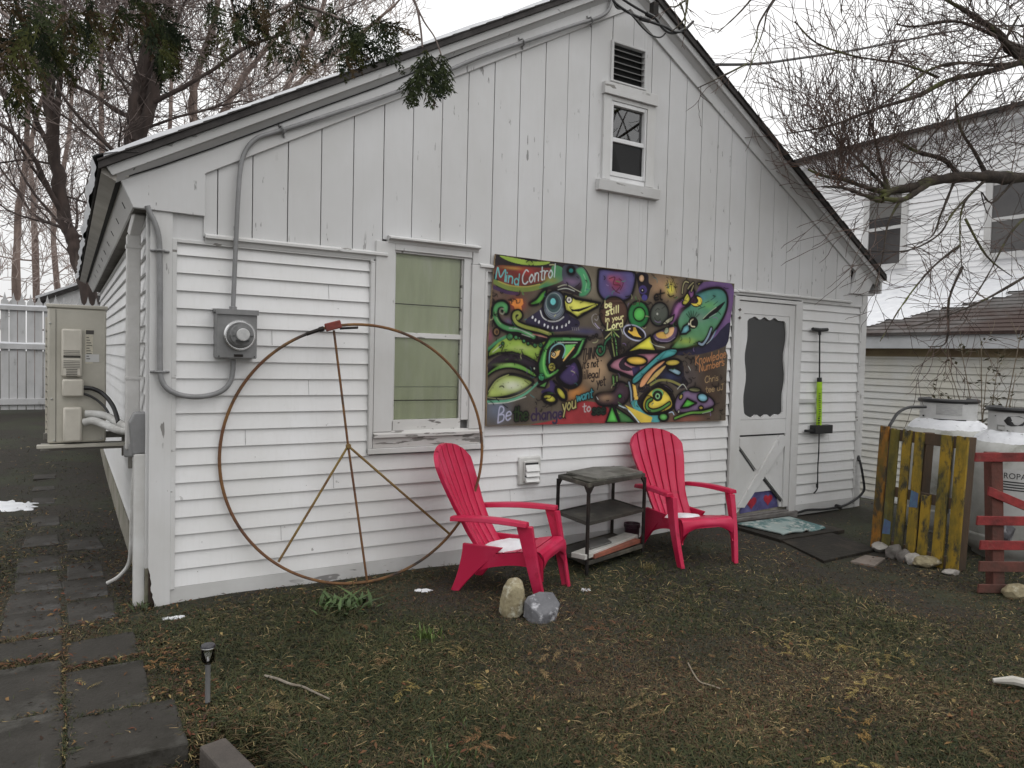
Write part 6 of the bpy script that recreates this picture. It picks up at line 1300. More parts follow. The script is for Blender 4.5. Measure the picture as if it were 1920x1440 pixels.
# ---- brown gun shape
FO((62, 46, 52), [(828, 1095), (860, 1065), (962, 1050), (985, 990), (1030, 985), (1070, 1020), (1072, 1090), (1020, 1148), (870, 1152)], True, (50, 38, 44), 10); B((134, 108, 84), 905, 1098, 56, 34, .95); B((70, 56, 70), 1010, 1060, 40, 50, .6); FE((58, 168, 70), 1006, 1086, 13, 14, 0, (20, 40, 24), 7); Sx((190, 186, 180), 5, [(838, 1090), (850, 1110)], False)
F((200, 160, 62), [(1096, 998), (1118, 1010), (1128, 1060), (1140, 1110), (1108, 1112), (1104, 1050)], False); SO((156, 178, 196), 14, [(1072, 988), (1086, 1050), (1090, 1128)], 9)
# ---- yellow fish, teal fin
F((62, 134, 136), [(1086, 1128), (1128, 1118), (1180, 1195), (1280, 1216), (1292, 1270), (1200, 1262), (1120, 1190)]); F((36, 30, 30), [(1130, 1120), (1200, 1040), (1290, 1000), (1380, 1050), (1410, 1150), (1350, 1210), (1230, 1225), (1170, 1190)])
FO((206, 184, 56), [(1172, 1130), (1222, 1052), (1290, 1022), (1358, 1070), (1386, 1150), (1340, 1192), (1240, 1212), (1182, 1190)], True, None, 10); FE((100, 160, 96), 1278, 1068, 42, 36); FE((30, 32, 28), 1278, 1084, 36, 40); FE((112, 160, 112), 1278, 1086, 17, 21); FE((24, 24, 24), 1278, 1086, 9, 12)
SO((106, 172, 84), 16, [(1234, 1108), (1206, 1128), (1202, 1168), (1240, 1192), (1300, 1178), (1362, 1138)], 11)
# ---- bottom fans
FO((82, 172, 72), [(905, 1278), (950, 1150), (1000, 1278)], False, None, 11); FO((62, 112, 62), [(968, 1160), (1080, 1235), (1120, 1278), (1010, 1278)], False, None, 9); F((186, 164, 50), [(1045, 1150), (1240, 1238), (1230, 1275), (1160, 1278), (1090, 1210)], False); Sx((176, 196, 200), 9, [(1000, 1152), (1070, 1190), (1146, 1278)]); Sx(BK, 5, [(1010, 1165), (1080, 1215), (1130, 1278)])
# ---- spotted creature at lower right
FO((106, 86, 114), [(1400, 1160), (1424, 1080), (1500, 1042), (1600, 1060), (1676, 1112), (1676, 1160), (1560, 1192), (1430, 1206)], True, None, 9); FO((112, 112, 76), EL(1545, 1040, 44, 17, 4), False, None, 8); FO((82, 176, 62), [(1445, 1172), (1490, 1104), (1558, 1136), (1500, 1166)], False, None, 11); FO((116, 172, 188), EL(1602, 1096, 38, 31, 20), False, None, 10); FO((200, 180, 80), EL(1446, 1090, 12, 20, 20), False, None, 7); FO((208, 184, 74), EL(1590, 1170, 16, 14), False, None, 8); FO((200, 196, 180), EL(1430, 1196, 7, 12, 15), False, None, 6)
SO((120, 178, 76), 15, [(1402, 1246), (1450, 1226), (1520, 1206), (1600, 1202), (1672, 1182)], 9); FO((96, 172, 86), EL(1320, 1236, 33, 29), False, None, 11); Sx((150, 170, 190), 6, [(1360, 1205), (1384, 1200), (1396, 1220)])
# ---- loose brush accents
ar = random.Random(12)
for (x0, y0, x1, y1, n_) in ((860, 650, 1000, 740, 10), (1000, 690, 1060, 780, 10), (1450, 760, 1560, 1010, 26), (1130, 990, 1200, 1060, 8), (1690, 900, 1770, 1240, 16), (60, 320, 330, 400, 16), (1340, 220, 1440, 400, 9), (380, 1030, 520, 1180, 12), (860, 420, 900, 640, 8), (1100, 400, 1240, 420, 5)):
    for _ in range(n_):
        a, b = ar.uniform(x0, x1), ar.uniform(y0, y1); th = ar.uniform(0, PI); l = ar.uniform(8, 30); Sx(ar.choice(((30, 26, 26), (44, 36, 32), (70, 58, 48), (30, 26, 26))), ar.uniform(3, 8), [(a, b), (a+l*math.cos(th), b+l*math.sin(th)), (a+l*1.6*math.cos(th+.5), b+l*1.6*math.sin(th+.5))])
for pts in ([(1420, 1035), (1460, 1000), (1490, 1040)], [(1690, 620), (1660, 680), (1630, 710)], [(560, 320), (620, 310), (680, 330)], [(300, 640), (360, 660)], [(1010, 590), (1030, 640)], [(1500, 870), (1515, 900)], [(1220, 690), (1260, 720), (1330, 735)], [(60, 1140), (200, 1130), (330, 1090)], [(560, 700), (620, 700), (700, 700)], [(90, 770), (150, 720)], [(1600, 1210), (1660, 1196)]): Sx((178, 182, 172), 4, pts)
for k in range(46): Sx((30, 27, 28), 5, [(ar.uniform(90, 460), ar.uniform(700, 1080)) for _ in range(1)]*2, False)
for k in range(14): a, b = ar.uniform(60, 420), ar.uniform(740, 830); Sx((60, 80, 40), 4, [(a, b), (a+ar.uniform(14, 30), b+ar.uniform(-8, 4))], False)
for k in range(12): a = .18+k*.22; Sx((30, 27, 28), 5, [(560+100*math.cos(a), 450+124*math.sin(a)), (560+112*math.cos(a), 450+138*math.sin(a))], False)
for k in range(210):
    a, b = ar.uniform(50, 1790), ar.uniform(110, 1260)
    if 720 < a < 910 and 740 < b < 1270: continue
    if 100 < a < 560 and (150 < b < 300 or b > 1150): continue
    if 880 < a < 1050 and 380 < b < 640: continue
    if 1530 < a < 1800 and 740 < b < 1090: continue
    if 810 < a < 930 and 960 < b < 1040 or 1230 < a < 1350 and 300 < b < 410: continue
    th = ar.uniform(0, 2*PI); l = ar.uniform(14, 44); cv_ = ar.uniform(-1.2, 1.2); P_ = [(a+l*t*math.cos(th+cv_*t), b+l*t*math.sin(th+cv_*t)) for t in (0, .4, .75, 1.1)]
    Sx(ar.choice(((28, 25, 26),)*6+((70, 110, 60), (110, 90, 130), (150, 150, 110), (60, 100, 100))), ar.uniform(3, 6), P_)
# ---- lettering
TX('be', (896, 452), (950, 442), 52, (214, 204, 142), 8); TX('still', (903, 506), (1004, 480), 50, (214, 204, 142), 8); TX('in your', (900, 552), (1034, 528), 34, (206, 196, 136), 6); TX('Lord', (914, 608), (1034, 584), 50, (218, 208, 146), 8)
DK = (34, 28, 28)
TX('THINK', (732, 828), (842, 812), 80, DK, 9, .10); Sx(DK, 7, [(838, 822), (852, 818)], False); FE(DK, 872, 830, 5, 5); TX("it's not", (736, 888), (852, 872), 58, DK, 9, .08); TX('illegal', (744, 962), (862, 952), 62, DK, 9, .06); TX('yet', (838, 1014), (904, 1006), 64, DK, 9)
TX('Be', (118, 1282), (226, 1252), 108, (146, 148, 170), 8, .10); TX('the', (238, 1262), (346, 1256), 96, (54, 74, 44), 9, .05, BK); TX('change', (366, 1262), (596, 1244), 84, (42, 34, 56), 9, 0, (70, 56, 66)); TX('you', (592, 1200), (694, 1166), 92, (212, 198, 124), 9, 0, BK); TX('want', (694, 1124), (812, 1092), 62, (74, 164, 172), 8, .04, BK); TX('to', (738, 1200), (802, 1194), 62, (150, 140, 140), 8); TX('see', (806, 1218), (906, 1212), 74, (44, 62, 50), 9, 0, BK)
OB = (158, 106, 62)
TX('Knowledge', (1548, 862), (1772, 806), 62, OB, 6, .05); TX('Numbers', (1576, 912), (1760, 862), 56, OB, 6, .04); TX('Chris', (1618, 990), (1716, 972), 46, (142, 118, 82), 5); TX('tee', (1622, 1062), (1690, 1050), 44, (142, 118, 82), 5); TX('uJ', (1706, 1048), (1754, 1036), 40, (142, 118, 82), 5)
# ---- brush grain over everything, then down to one value per mesh point
gn = np.ones((RH, RW)); 
for _ in range(260):
    a, b = int(mr.integers(0, RW-90)), int(mr.integers(0, RH-6)); gn[b:b+int(mr.integers(1, 4)), a:a+int(mr.integers(20, 90))] *= float(mr.uniform(.90, 1.10))
bl = INK.copy()
for _ in range(3):
    for ax in (0, 1):
        cs = np.cumsum(np.concatenate([np.repeat(np.take(bl, [0], ax), 6, ax), bl, np.repeat(np.take(bl, [-1], ax), 5, ax)], ax), ax); n0 = bl.shape[ax]
        bl = (np.take(cs, range(11, n0+11), ax)-np.take(cs, range(0, n0), ax))/11.0
sm = np.clip(bl*1.8, 0, .80)*(1-.6*INK)                       # smoky airbrushed halo the painter left round the dark outlines
yy_, xx_ = np.mgrid[0:RH, 0:RW]; cloud = sum(np.sin(xx_*a+b*yy_+c) for a, b, c in ((.021, .013, 1), (.05, -.03, 2), (-.034, .061, 4), (.09, .07, .3), (.13, -.11, 5)))/5
img = img*(1-sm[..., None]*.75)*(1+.16*cloud[..., None]); gm = img.mean(2, keepdims=True); img = gm+(img-gm)*.90
img = np.clip(img*gn[..., None], .008, .9)
img = (img[0::2, 0::2]+img[1::2, 0::2]+img[0::2, 1::2]+img[1::2, 1::2])/4
h_, w_ = img.shape[:2]
xs_ = MX0+(np.arange(w_)+.5)*(MX1-MX0)/w_; zs_ = MZ1-(np.arange(h_)+.5)*(MZ1-MZ0)/h_
edge = [(112, 62), (480, 110), (900, 160), (1300, 207), (1832, 276), (1824, 400), (1806, 520), (1796, 640), (1788, 690), (1772, 724), (1768, 750), (1782, 790), (1774, 960), (1768, 1262), (1200, 1278), (900, 1281), (500, 1291), (45, 1302), (55, 700), (90, 300), (105, 130)]
E2 = np.array([zb7(a, b) for a, b in edge])
def lean(z): return YM-.030*(2.12-z)/1.22*0-.004
mur = thing('painted_board', 'colourful painted plywood mural with hand lettered sayings hung beside the screen door', 'mural', (3.3, YM, .87))
bb = MB(); bb.prism([tuple(p) for p in E2[::-1]], 'y', YM, YM+.016); bb.build('plywood', mat('raw_plywood_edge', (.30, .22, .13), (.18, .13, .08), 9, rough=.8), mur)
XX, ZZ = np.meshgrid(xs_, zs_); ins = np.zeros(XX.shape, bool); n = len(E2)
for i in range(n):
    (ax, az), (bx, bz) = E2[i], E2[(i+1) % n]
    if az != bz: ins ^= ((az > ZZ) != (bz > ZZ)) & (XX < (bx-ax)*(ZZ-az)/(bz-az)+ax)
vid = -np.ones(XX.shape, int); vid[ins] = np.arange(ins.sum())
vv = np.stack([XX[ins], np.full(ins.sum(), YM-.0015), ZZ[ins]], 1)
q = np.stack([vid[:-1, :-1], vid[1:, :-1], vid[1:, 1:], vid[:-1, 1:]], -1).reshape(-1, 4); q = q[(q >= 0).all(1)]
mesh_np('painting', vv, q, 4, vcol_mat('mural_paint', .6, 'col', .15, .15), mur, img[ins])
# ================================================================ bare trees on the left
BARK = mat('dark_reddish_bark', alb(62, 52, 48, .60), alb(40, 34, 32, .60), 6, rough=.95, stretch=(1, 1, .25), bump=.9, bscale=18, c3=alb(88, 78, 72, .60), s3=3, lo3=.55, hi3=.75)
BARKG = mat('grey_brown_bark', alb(98, 86, 80, .42), alb(66, 56, 52, .42), 6, rough=.95, stretch=(1, 1, .3), bump=.6)
TWIG = mat('grey_brown_twigs', alb(124, 114, 109, .50), alb(96, 86, 82, .50), 3, rough=.9)
TWIGD = mat('dark_brown_twigs', alb(90, 80, 76, .50), alb(60, 52, 50, .50), 3, rough=.9)
def ptree(label, stems, seed, bark, twig, nlimb=14, depth=3, L=2.0, sp=.65, upb=.25, gh=None, minr=.006, side=None):
    """stems: list of ([(px,py,D)...], r0, r1) followed in the picture at their own distance"""
    rr = random.Random(seed); b = atD(*stems[0][0][0]); base = np.array([b[0], b[1], gzs(b[0], b[1])]); t = thing('bare_tree', label, 'tree', tuple(base), 0, 'leafless trees behind the side yard')
    tr, lm, tw = MB(), MB(), MB()
    for si, (pth, r0, r1) in enumerate(stems):
        P = [atD(*q) for q in pth]
        if si == 0: P = [np.array([P[0][0]-.0, P[0][1], base[2]-.1])]+P
        cu = crom(P, 5); rad = np.linspace(r0, r1, len(cu)); cu = [p+np.array([rr.gauss(0, r0*.10), rr.gauss(0, r0*.1), 0]) for p in cu]; tr.tube(cu, list(rad*(1+.06*np.array([rr.gauss(0, 1) for _ in rad]))), 10, cap=False)
        n = max(3, int(nlimb*(1 if si == 0 else .6)))
        for k in range(n):
            i = rr.randint(int(len(cu)*.22), len(cu)-2); a = rr.uniform(0, 2*PI); e = rr.uniform(.0, 1.0); d = np.array([math.cos(a), math.sin(a), e])
            if side is not None: d = d+np.array(side)*rr.uniform(0, 1)
            twigtree((lm, tw), cu[i], d, L*rr.uniform(.6, 1.2), rad[i]*rr.uniform(.11, .27), depth, rr, sp, upb, (2, 4), 5, .16, minr)
        twigtree((lm, tw), cu[-1], cu[-1]-cu[-2], L, rad[-1]*.8, depth, rr, sp, upb, (2, 4), 5, .16, minr)
    tr.build('trunk', bark, t, smooth=True, angle=180)
    if lm.f: lm.build('limbs', bark, t, smooth=True, angle=180)
    if tw.f: tw.build('twigs', twig, t)
    return t
ptree('tall dark bare tree with a bent trunk left of the house behind the fence', [([(168, 560, 14.5), (150, 500, 14.5), (136, 450, 14.5), (124, 420, 14.5), (108, 330, 14.5), (100, 280, 14.5), (95, 200, 14.5), (86, 100, 14.3), (74, 20, 14), (60, -80, 14)], .150, .095), ([(122, 410, 14.5), (86, 345, 14.2), (66, 300, 14), (30, 255, 13.8), (-10, 225, 13.6)], .055, .03), ([(100, 290, 14.5), (75, 240, 14.3), (50, 180, 14.1), (20, 110, 14), (-10, 60, 13.9)], .06, .03), ([(100, 280, 14.5), (112, 150, 14.4), (118, 60, 14.3), (126, -40, 14.2)], .06, .04), ([(80, 150, 14.4), (45, 50, 14.2), (20, -30, 14)], .06, .035)], 31, BARK, TWIGD, 15, 3, 1.9)
ptree('thick double stemmed dark bare tree rising behind the left slope of the roof', [([(252, 400, 13.5), (252, 280, 13.5), (256, 230, 13.4), (262, 170, 13.3), (276, 110, 13.2), (284, 20, 13), (296, -80, 13)], .20, .10), ([(258, 265, 13.4), (278, 215, 13.3), (292, 160, 13.2), (296, 90, 13.1), (318, 0, 13), (330, -60, 13)], .12, .06), ([(290, 190, 13.2), (340, 165, 13), (400, 130, 12.8), (460, 90, 12.6), (540, 60, 12.4)], .045, .022), ([(255, 225, 13.4), (215, 205, 13.6), (180, 180, 13.7), (140, 160, 13.8)], .05, .03)], 47, BARK, TWIGD, 15, 3, 1.8)
ptree('slim grey bare tree right of the double stemmed tree above the roof', [([(372, 330, 17), (366, 260, 17), (362, 190, 17), (372, 130, 17), (396, 60, 17), (420, -40, 17)], .13, .06), ([(402, 250, 17.5), (440, 170, 17.5), (500, 90, 17.5), (560, 20, 17.5)], .09, .04)], 53, BARKG, TWIG, 14, 3, 1.9, .6, .35, minr=.007)
ptree('pale forked bare tree behind the middle of the left roof slope', [([(520, 270, 20), (530, 190, 20), (560, 110, 20), (600, 30, 20), (620, -40, 20)], .11, .05), ([(535, 180, 20), (600, 120, 20), (680, 60, 20), (740, 10, 20)], .07, .035)], 59, BARKG, TWIG, 14, 3, 1.9, .6, .35, minr=.008)
for i, (px, D, h, lb) in enumerate(((30, 20, -20, 'bare tree at the far left edge beyond the picket fence'), (70, 23, 120, 'small bare tree just right of the far left tree beyond the fence'), (112, 26, 60, 'thin bare tree in the back row above the fence posts'), (200, 21, -60, 'bare tree filling the gap between the bent trunk and the double stemmed tree'), (320, 24, 40, 'faint bare tree farthest back above the left eave'), (-60, 17, -60, 'bare tree whose twigs enter from beyond the left edge'), (455, 26, 30, 'faint bare tree far behind the roof right of the slim grey tree'))):
    ptree(lb, [([(px, 590, D), (px+rng.uniform(-12, 12), 420, D), (px+rng.uniform(-25, 25), 260, D), (px+rng.uniform(-30, 40), h, D)], .13, .05)], 70+i, BARKG, TWIG, 12, 3, 2.1, .6, .3, minr=.008)

# ================================================================ big limbs of the tree on the right
LIMB = mat('mossy_dark_limb_bark', alb(50, 44, 38, .42), alb(30, 26, 24, .42), 9, rough=.95, bump=.8, bscale=30, c3=alb(66, 70, 36, .42), s3=2.6, lo3=.52, hi3=.68)
TWR = mat('dark_bud_twigs', alb(66, 54, 48, .42), alb(46, 38, 36, .42), 4, rough=.9)
rt_ = thing('overhanging_tree', 'big leafless tree beyond the right edge with a mossy limb and drooping twigs', 'tree', tuple(np.array([*atD(2330, 700, 8.2)[:2], -.4])))
rr = random.Random(77); tk, lm, tw = MB(), MB(), MB()
base = WPOS[rt_.name].copy()
top = atD(2330, -200, 8.2); tk.tube(crom([base-np.array([0, 0, .2]), base+np.array([0, 0, 1.5]), atD(2315, 340, 8.1), atD(2330, 60, 8.0), atD(2350, -250, 8.0)], 5), list(np.linspace(.30, .17, 21)), 14)
def limb(pts, r0, r1, ntw, L, depth=2, sp=.55, upb=.1, pref=None, prefw=1.0, t0=.1, minr=.0035, nn=5, rk=(.25, .45)):
    cu = crom([atD(*q) for q in pts], nn); rad = np.linspace(r0, r1, len(cu))*(1+.11*np.array([rr.gauss(0, 1) for _ in cu])); lm.tube(cu, list(rad), 9, cap=False)
    for k in range(max(3, int(ntw*.80))):
        i = rr.randint(int(len(cu)*t0), len(cu)-2); d = np.array([rr.gauss(0, 1), rr.gauss(0, 1), rr.gauss(0, 1)]); d /= np.linalg.norm(d)
        if pref is not None: d = d+np.array(pref)*prefw
        twigtree((lm, tw), cu[i], d, L*rr.uniform(.6, 1.5), max(minr*1.1, rad[i]*rr.uniform(*rk)*.45), depth, rr, .55, upb*2, (1, 2), 6, .15, minr*.85)
    return cu
UP = (0, 0, 1.0); LF = tuple(-rt*.9+np.array([0, 0, .35])); UPL = tuple(-rt*.5+np.array([0, 0, .9])); DN = tuple(-rt*.4+np.array([0, 0, -1.0]))
limb([(2310, 330, 8.1), (2100, 318, 7.6), (1920, 333, 7.1), (1850, 331, 6.9), (1790, 333, 6.8), (1745, 340, 6.7), (1705, 352, 6.65), (1668, 360, 6.6), (1650, 378, 6.6)], .066, .028, 34, .50, 2, .8, .1, UP, 1.1, .25, rk=(.12, .28))
limb([(1745, 340, 6.7), (1715, 362, 6.6), (1690, 375, 6.55), (1655, 372, 6.5)], .034, .018, 10, .5, 2, .8, .0, LF, 1.3, .2)
limb([(1668, 362, 6.6), (1625, 352, 6.55), (1585, 338, 6.5), (1545, 330, 6.45), (1515, 318, 6.4)], .026, .008, 42, .42, 2, .75, .15, UPL, 1.5, .1)
limb([(1650, 376, 6.6), (1620, 366, 6.5), (1580, 352, 6.45), (1540, 350, 6.4)], .024, .008, 34, .42, 2, .75, .1, UP, 1.6, .0)
limb([(1668, 360, 6.6), (1640, 330, 6.6), (1600, 290, 6.6), (1560, 250, 6.6), (1535, 190, 6.6)], .02, .006, 34, .55, 2, .7, .2, LF, .9, .1)
limb([(1668, 360, 6.6), (1655, 320, 6.6), (1640, 260, 6.6), (1620, 180, 6.6)], .02, .005, 30, .5, 2, .7, .2, UP, 1.0, .1)
limb([(1800, 333, 6.8), (1770, 300, 6.8), (1720, 285, 6.8), (1680, 262, 6.8)], .03, .01, 20, .5, 2, .8, .1, UP, 1.0, .1)
limb([(1850, 331, 6.9), (1830, 290, 6.9), (1800, 240, 6.9), (1790, 180, 6.9)], .022, .006, 18, .5, 2, .8, .1, UP, .7, .1)
# drooping sprays under the limb
for pts in ([(1850, 335, 6.9), (1815, 370, 6.8), (1802, 400, 6.8), (1800, 450, 6.75), (1805, 520, 6.75)], [(1850, 335, 6.9), (1790, 395, 6.7), (1760, 440, 6.6), (1700, 470, 6.5), (1620, 470, 6.4)], [(1790, 338, 6.8), (1765, 400, 6.7), (1745, 445, 6.6), (1690, 462, 6.5)], [(1690, 372, 6.55), (1665, 420, 6.5), (1655, 480, 6.45), (1640, 540, 6.4)], [(1900, 340, 7), (1860, 380, 6.9), (1840, 360, 6.9), (1850, 400, 6.9)], [(1810, 410, 6.8), (1850, 480, 6.7), (1900, 520, 6.7)], [(1800, 460, 6.75), (1750, 500, 6.7), (1700, 560, 6.6), (1650, 640, 6.5)], [(1920, 520, 6.8), (1850, 560, 6.7), (1780, 590, 6.6), (1700, 615, 6.5)], [(1805, 500, 6.75), (1780, 560, 6.7), (1775, 640, 6.7), (1740, 650, 6.7)], [(1960, 380, 7), (1900, 430, 6.9), (1850, 520, 6.8), (1800, 600, 6.7)], [(1640, 375, 6.6), (1600, 400, 6.5), (1560, 420, 6.4), (1520, 425, 6.4)])[:-1]:
    limb(pts, .013, .0035, 13, .34, 1, .8, -.05, DN, .7, .1, minr=.003)
# upper right crown
for pts, r0, n_ in (([(2330, 20, 8), (2100, 60, 7.4), (1920, 100, 7), (1870, 60, 6.9), (1800, 15, 6.8), (1740, -20, 6.8)], .07, 40), ([(2100, 60, 7.4), (1930, 105, 7), (1890, 85, 6.9), (1850, 45, 6.8), (1800, 10, 6.8)], .045, 36), ([(1930, 112, 7), (1850, 135, 6.8), (1780, 150, 6.7), (1720, 180, 6.6), (1640, 205, 6.5), (1560, 235, 6.4), (1480, 250, 6.35)], .032, 34), ([(1930, 118, 7), (1860, 122, 6.8), (1800, 118, 6.7), (1745, 130, 6.6), (1690, 170, 6.6), (1620, 220, 6.5)], .020, 26), ([(1925, 95, 7), (1850, 60, 6.8), (1790, 40, 6.7), (1715, 50, 6.6), (1680, 45, 6.6)], .02, 22), ([(1760, 145, 6.7), (1690, 120, 6.6), (1600, 105, 6.5), (1530, 80, 6.4), (1490, 40, 6.4)], .011, 14), ([(1910, 30, 7), (1850, 130, 6.8), (1760, 240, 6.7), (1680, 330, 6.6)], .012, 14)):
    limb(pts, r0, .006, n_, .5, 2, .8, .0, LF, .7, .2, minr=.0032)
# sparse twigs hanging in from the top edge
for pts in ([(1560, -120, 5.6), (1470, -20, 5.4), (1440, 20, 5.3), (1430, 60, 5.3), (1395, 155, 5.2)], [(1470, -30, 5.4), (1425, 40, 5.3), (1418, 75, 5.3), (1405, 100, 5.3)], [(1440, -40, 5.3), (1390, 20, 5.2), (1345, 62, 5.2)], [(1330, -40, 5.2), (1275, 8, 5.1), (1255, 12, 5.1)], [(1290, -10, 5.1), (1283, 35, 5.1), (1258, 60, 5.1)], [(1400, 120, 5.3), (1350, 145, 5.2), (1308, 165, 5.15)], [(1640, -80, 6), (1585, -10, 5.9), (1578, 25, 5.9)], [(1275, 5, 5.1), (1284, 30, 5.1), (1284, 55, 5.1)]):
    limb(pts, .009, .003, 4, .16, 1, .6, .0, DN, .6, .2, minr=.0024)
# crown above and in front of the house corner, out of frame (seen mirrored in the gable window)
for k in range(9):
    e = np.array([6.4+rr.uniform(-1.2, 1.4), -4.2+rr.uniform(-1.6, 1.6), 5.0+rr.uniform(-.9, 1.6)]); s0 = atD(2330, -200, 8.0); cu = crom([s0, s0*.5+e*.5+np.array([0, 0, .5]), e], 5); lm.tube(cu, list(np.linspace(.06, .012, len(cu))), 7)
    for q in range(12): twigtree((lm, tw), cu[rr.randint(3, len(cu)-1)], np.array([rr.gauss(0, 1), rr.gauss(0, 1), rr.gauss(0, 1)]), rr.uniform(.6, 1.3), .012, 2, rr, .6, .1, (1, 3), 5, .15, .006)
# connect the top twigs back to the trunk out of sight
lm.tube(crom([atD(2330, -200, 8.0), atD(2000, -260, 7), atD(1700, -200, 6.2), atD(1560, -120, 5.6)], 5), list(np.linspace(.08, .012, 16)), 8); lm.tube(crom([atD(1700, -200, 6.2), atD(1500, -140, 5.5), atD(1330, -40, 5.2)], 5), list(np.linspace(.03, .009, 11)), 7); lm.tube(crom([atD(1700, -200, 6.2), atD(1640, -80, 6)], 3), .012, 6); lm.tube([atD(1560, -120, 5.6), atD(1440, -40, 5.3)], .009, 6); lm.tube([atD(1330, -40, 5.2), atD(1290, -10, 5.1)], .007, 6)
tk.build('trunk', LIMB, rt_, smooth=True, angle=180); lm.build('limbs', LIMB, rt_, smooth=True, angle=180); tw.build('twigs', TWR, rt_)
# dead leaf clump and dry debris on the limb
mb = MB(); cc = [(1570, 318, 6.5, 46), (1545, 330, 6.45, 34), (1600, 335, 6.5, 34), (1655, 285, 6.6, 20), (1700, 275, 6.7, 18)]
for px, py, D, n_ in cc:
    for k in range(n_):
        p = atD(px+rr.gauss(0, 20), py+rr.gauss(0, 9), D+rr.gauss(0, .08)); u = np.array([rr.gauss(0, 1), rr.gauss(0, 1), rr.gauss(0, .6)]); u /= np.linalg.norm(u); w = np.cross(u, [.2, .4, .9]); l = rr.uniform(.03, .09); mb.add([p, p+u*l*.5+w*.006, p+u*l, p+u*l*.5-w*.006], [(0, 1, 2, 3)])
mb.build('dead_leaves', mat('dry_brown_leaves', alb(112, 84, 66, .42), alb(80, 58, 46, .42), 5, rough=.9), rt_)

# ================================================================ cedar hanging in from the top left
ced = thing('cedar_tree', 'evergreen cedar whose dark drooping sprays hang over the top left of the photo', 'tree', (-2.6, -3.4, -.1))
ctk, cbr = MB(), MB(); rr = random.Random(5)
ctk.tube(crom([(-2.6, -3.4, -.2), (-2.6, -3.4, 1.0), (-2.55, -3.35, 2.6), (-2.5, -3.3, 5.0)], 5), list(np.linspace(.22, .10, 16)), 14)
FV, FF, FC = [], [], []; fcount = [0]
def frond(p, d, nrm, L, tone, thin=1.25):
    """a flat lacy spray: rib with alternate branchlets, each set with scale leaflets"""
    p = V3(p); d = V3(d); d /= np.linalg.norm(d); n = V3(nrm); s = np.cross(n, d); s /= (np.linalg.norm(s)+1e-9); n = np.cross(d, s)
    def leaf(a, dr, l, w, c):
        sd_ = np.cross(n, dr); sd_ /= (np.linalg.norm(sd_)+1e-9); o = fcount[0]; FV.extend([a, a+dr*l*.45+sd_*w, a+dr*l, a+dr*l*.45-sd_*w]); FF.append((o, o+1, o+2, o+3)); FC.extend([c]*4); fcount[0] += 4
    nb_ = rr.randint(7, 9); droop = np.array([0, 0, -1.0]); q = p.copy(); dd_ = d.copy(); wv = rr.uniform(-.12, .12)
    for k in range(nb_):
        t = k/(nb_-1); q2 = q+dd_*L/nb_; leaf(q, (q2-q)/np.linalg.norm(q2-q), L/nb_*1.3, L*.010*thin, tone*(.7+.4*rr.random()))
        for sg in (-1, 1):
            if rr.random() < .10: continue
            bl = L*(.46-.30*t)*rr.uniform(.6, 1.25); bd = dd_*.86+s*sg*.55*rr.uniform(.6, 1.3)+n*rr.uniform(-.3, .3); bd /= np.linalg.norm(bd); nl = max(2, int(bl/(L*.13))); a = q+dd_*L/nb_*rr.random()*.6
            for m_ in range(nl):
                st = bl/nl; leaf(a, bd, st*1.45, L*.0150*thin, tone*rr.uniform(.6, 1.35)); s2 = 1 if (m_ % 2) else -1
                for sx2 in ((s2, -s2) if rr.random() < .45 else (s2,)):
                    b2 = bd*.90+np.cross(n, bd)*sx2*.44+n*rr.uniform(-.15, .15); leaf(a, b2/np.linalg.norm(b2), L*rr.uniform(.10, .20)*(1-.4*m_/nl), L*.0140*thin, tone*rr.uniform(.6, 1.5))
                a = a+bd*st; bd = bd+droop*.05+dd_*.05; bd /= np.linalg.norm(bd)
        dd_ = dd_+droop*.08+s*wv; dd_ /= np.linalg.norm(dd_); q = q2
TONE = [np.array(alb(42, 48, 30, .9)), np.array(alb(32, 38, 27, .9)), np.array(alb(56, 58, 32, .9)), np.array(alb(58, 48, 34, .9))]
def branch(pts, r0, r1): 
    cu = crom([atD(*q) if len(q) == 3 and abs(q[0]) > 20 or True else q for q in pts], 6); cbr.tube(cu, list(np.linspace(r0, r1, len(cu))), 7); return cu
brs = [([(-330, -140, 2.6), (-120, -60, 2.7), (60, -40, 2.75), (200, -30, 2.8), (330, -20, 2.85), (420, -10, 2.9)], .022, .006), ([(-120, -60, 2.7), (0, 20, 2.6), (40, 60, 2.6)], .010, .004), ([(60, -40, 2.75), (300, -60, 2.9), (520, -50, 3.0), (560, 5, 3.0), (600, 20, 3.0), (660, 45, 3.0)], .014, .005), ([(520, -50, 3.0), (640, -60, 3.0), (740, -30, 3.0), (776, 0, 3.0), (788, 50, 3.0), (792, 90, 3.0)], .009, .0035), ([(776, 0, 3.0), (795, 40, 3.0), (815, 70, 3.0), (828, 105, 3.0)], .004, .0025), ([(560, 0, 3.0), (520, 20, 2.95), (500, 30, 2.95)], .006, .003)]
for b in brs: branch(*b)
cbr.tube([np.array([-2.5, -3.3, 3.6]), atD(-330, -140, 2.6)], [.04, .022], 8)
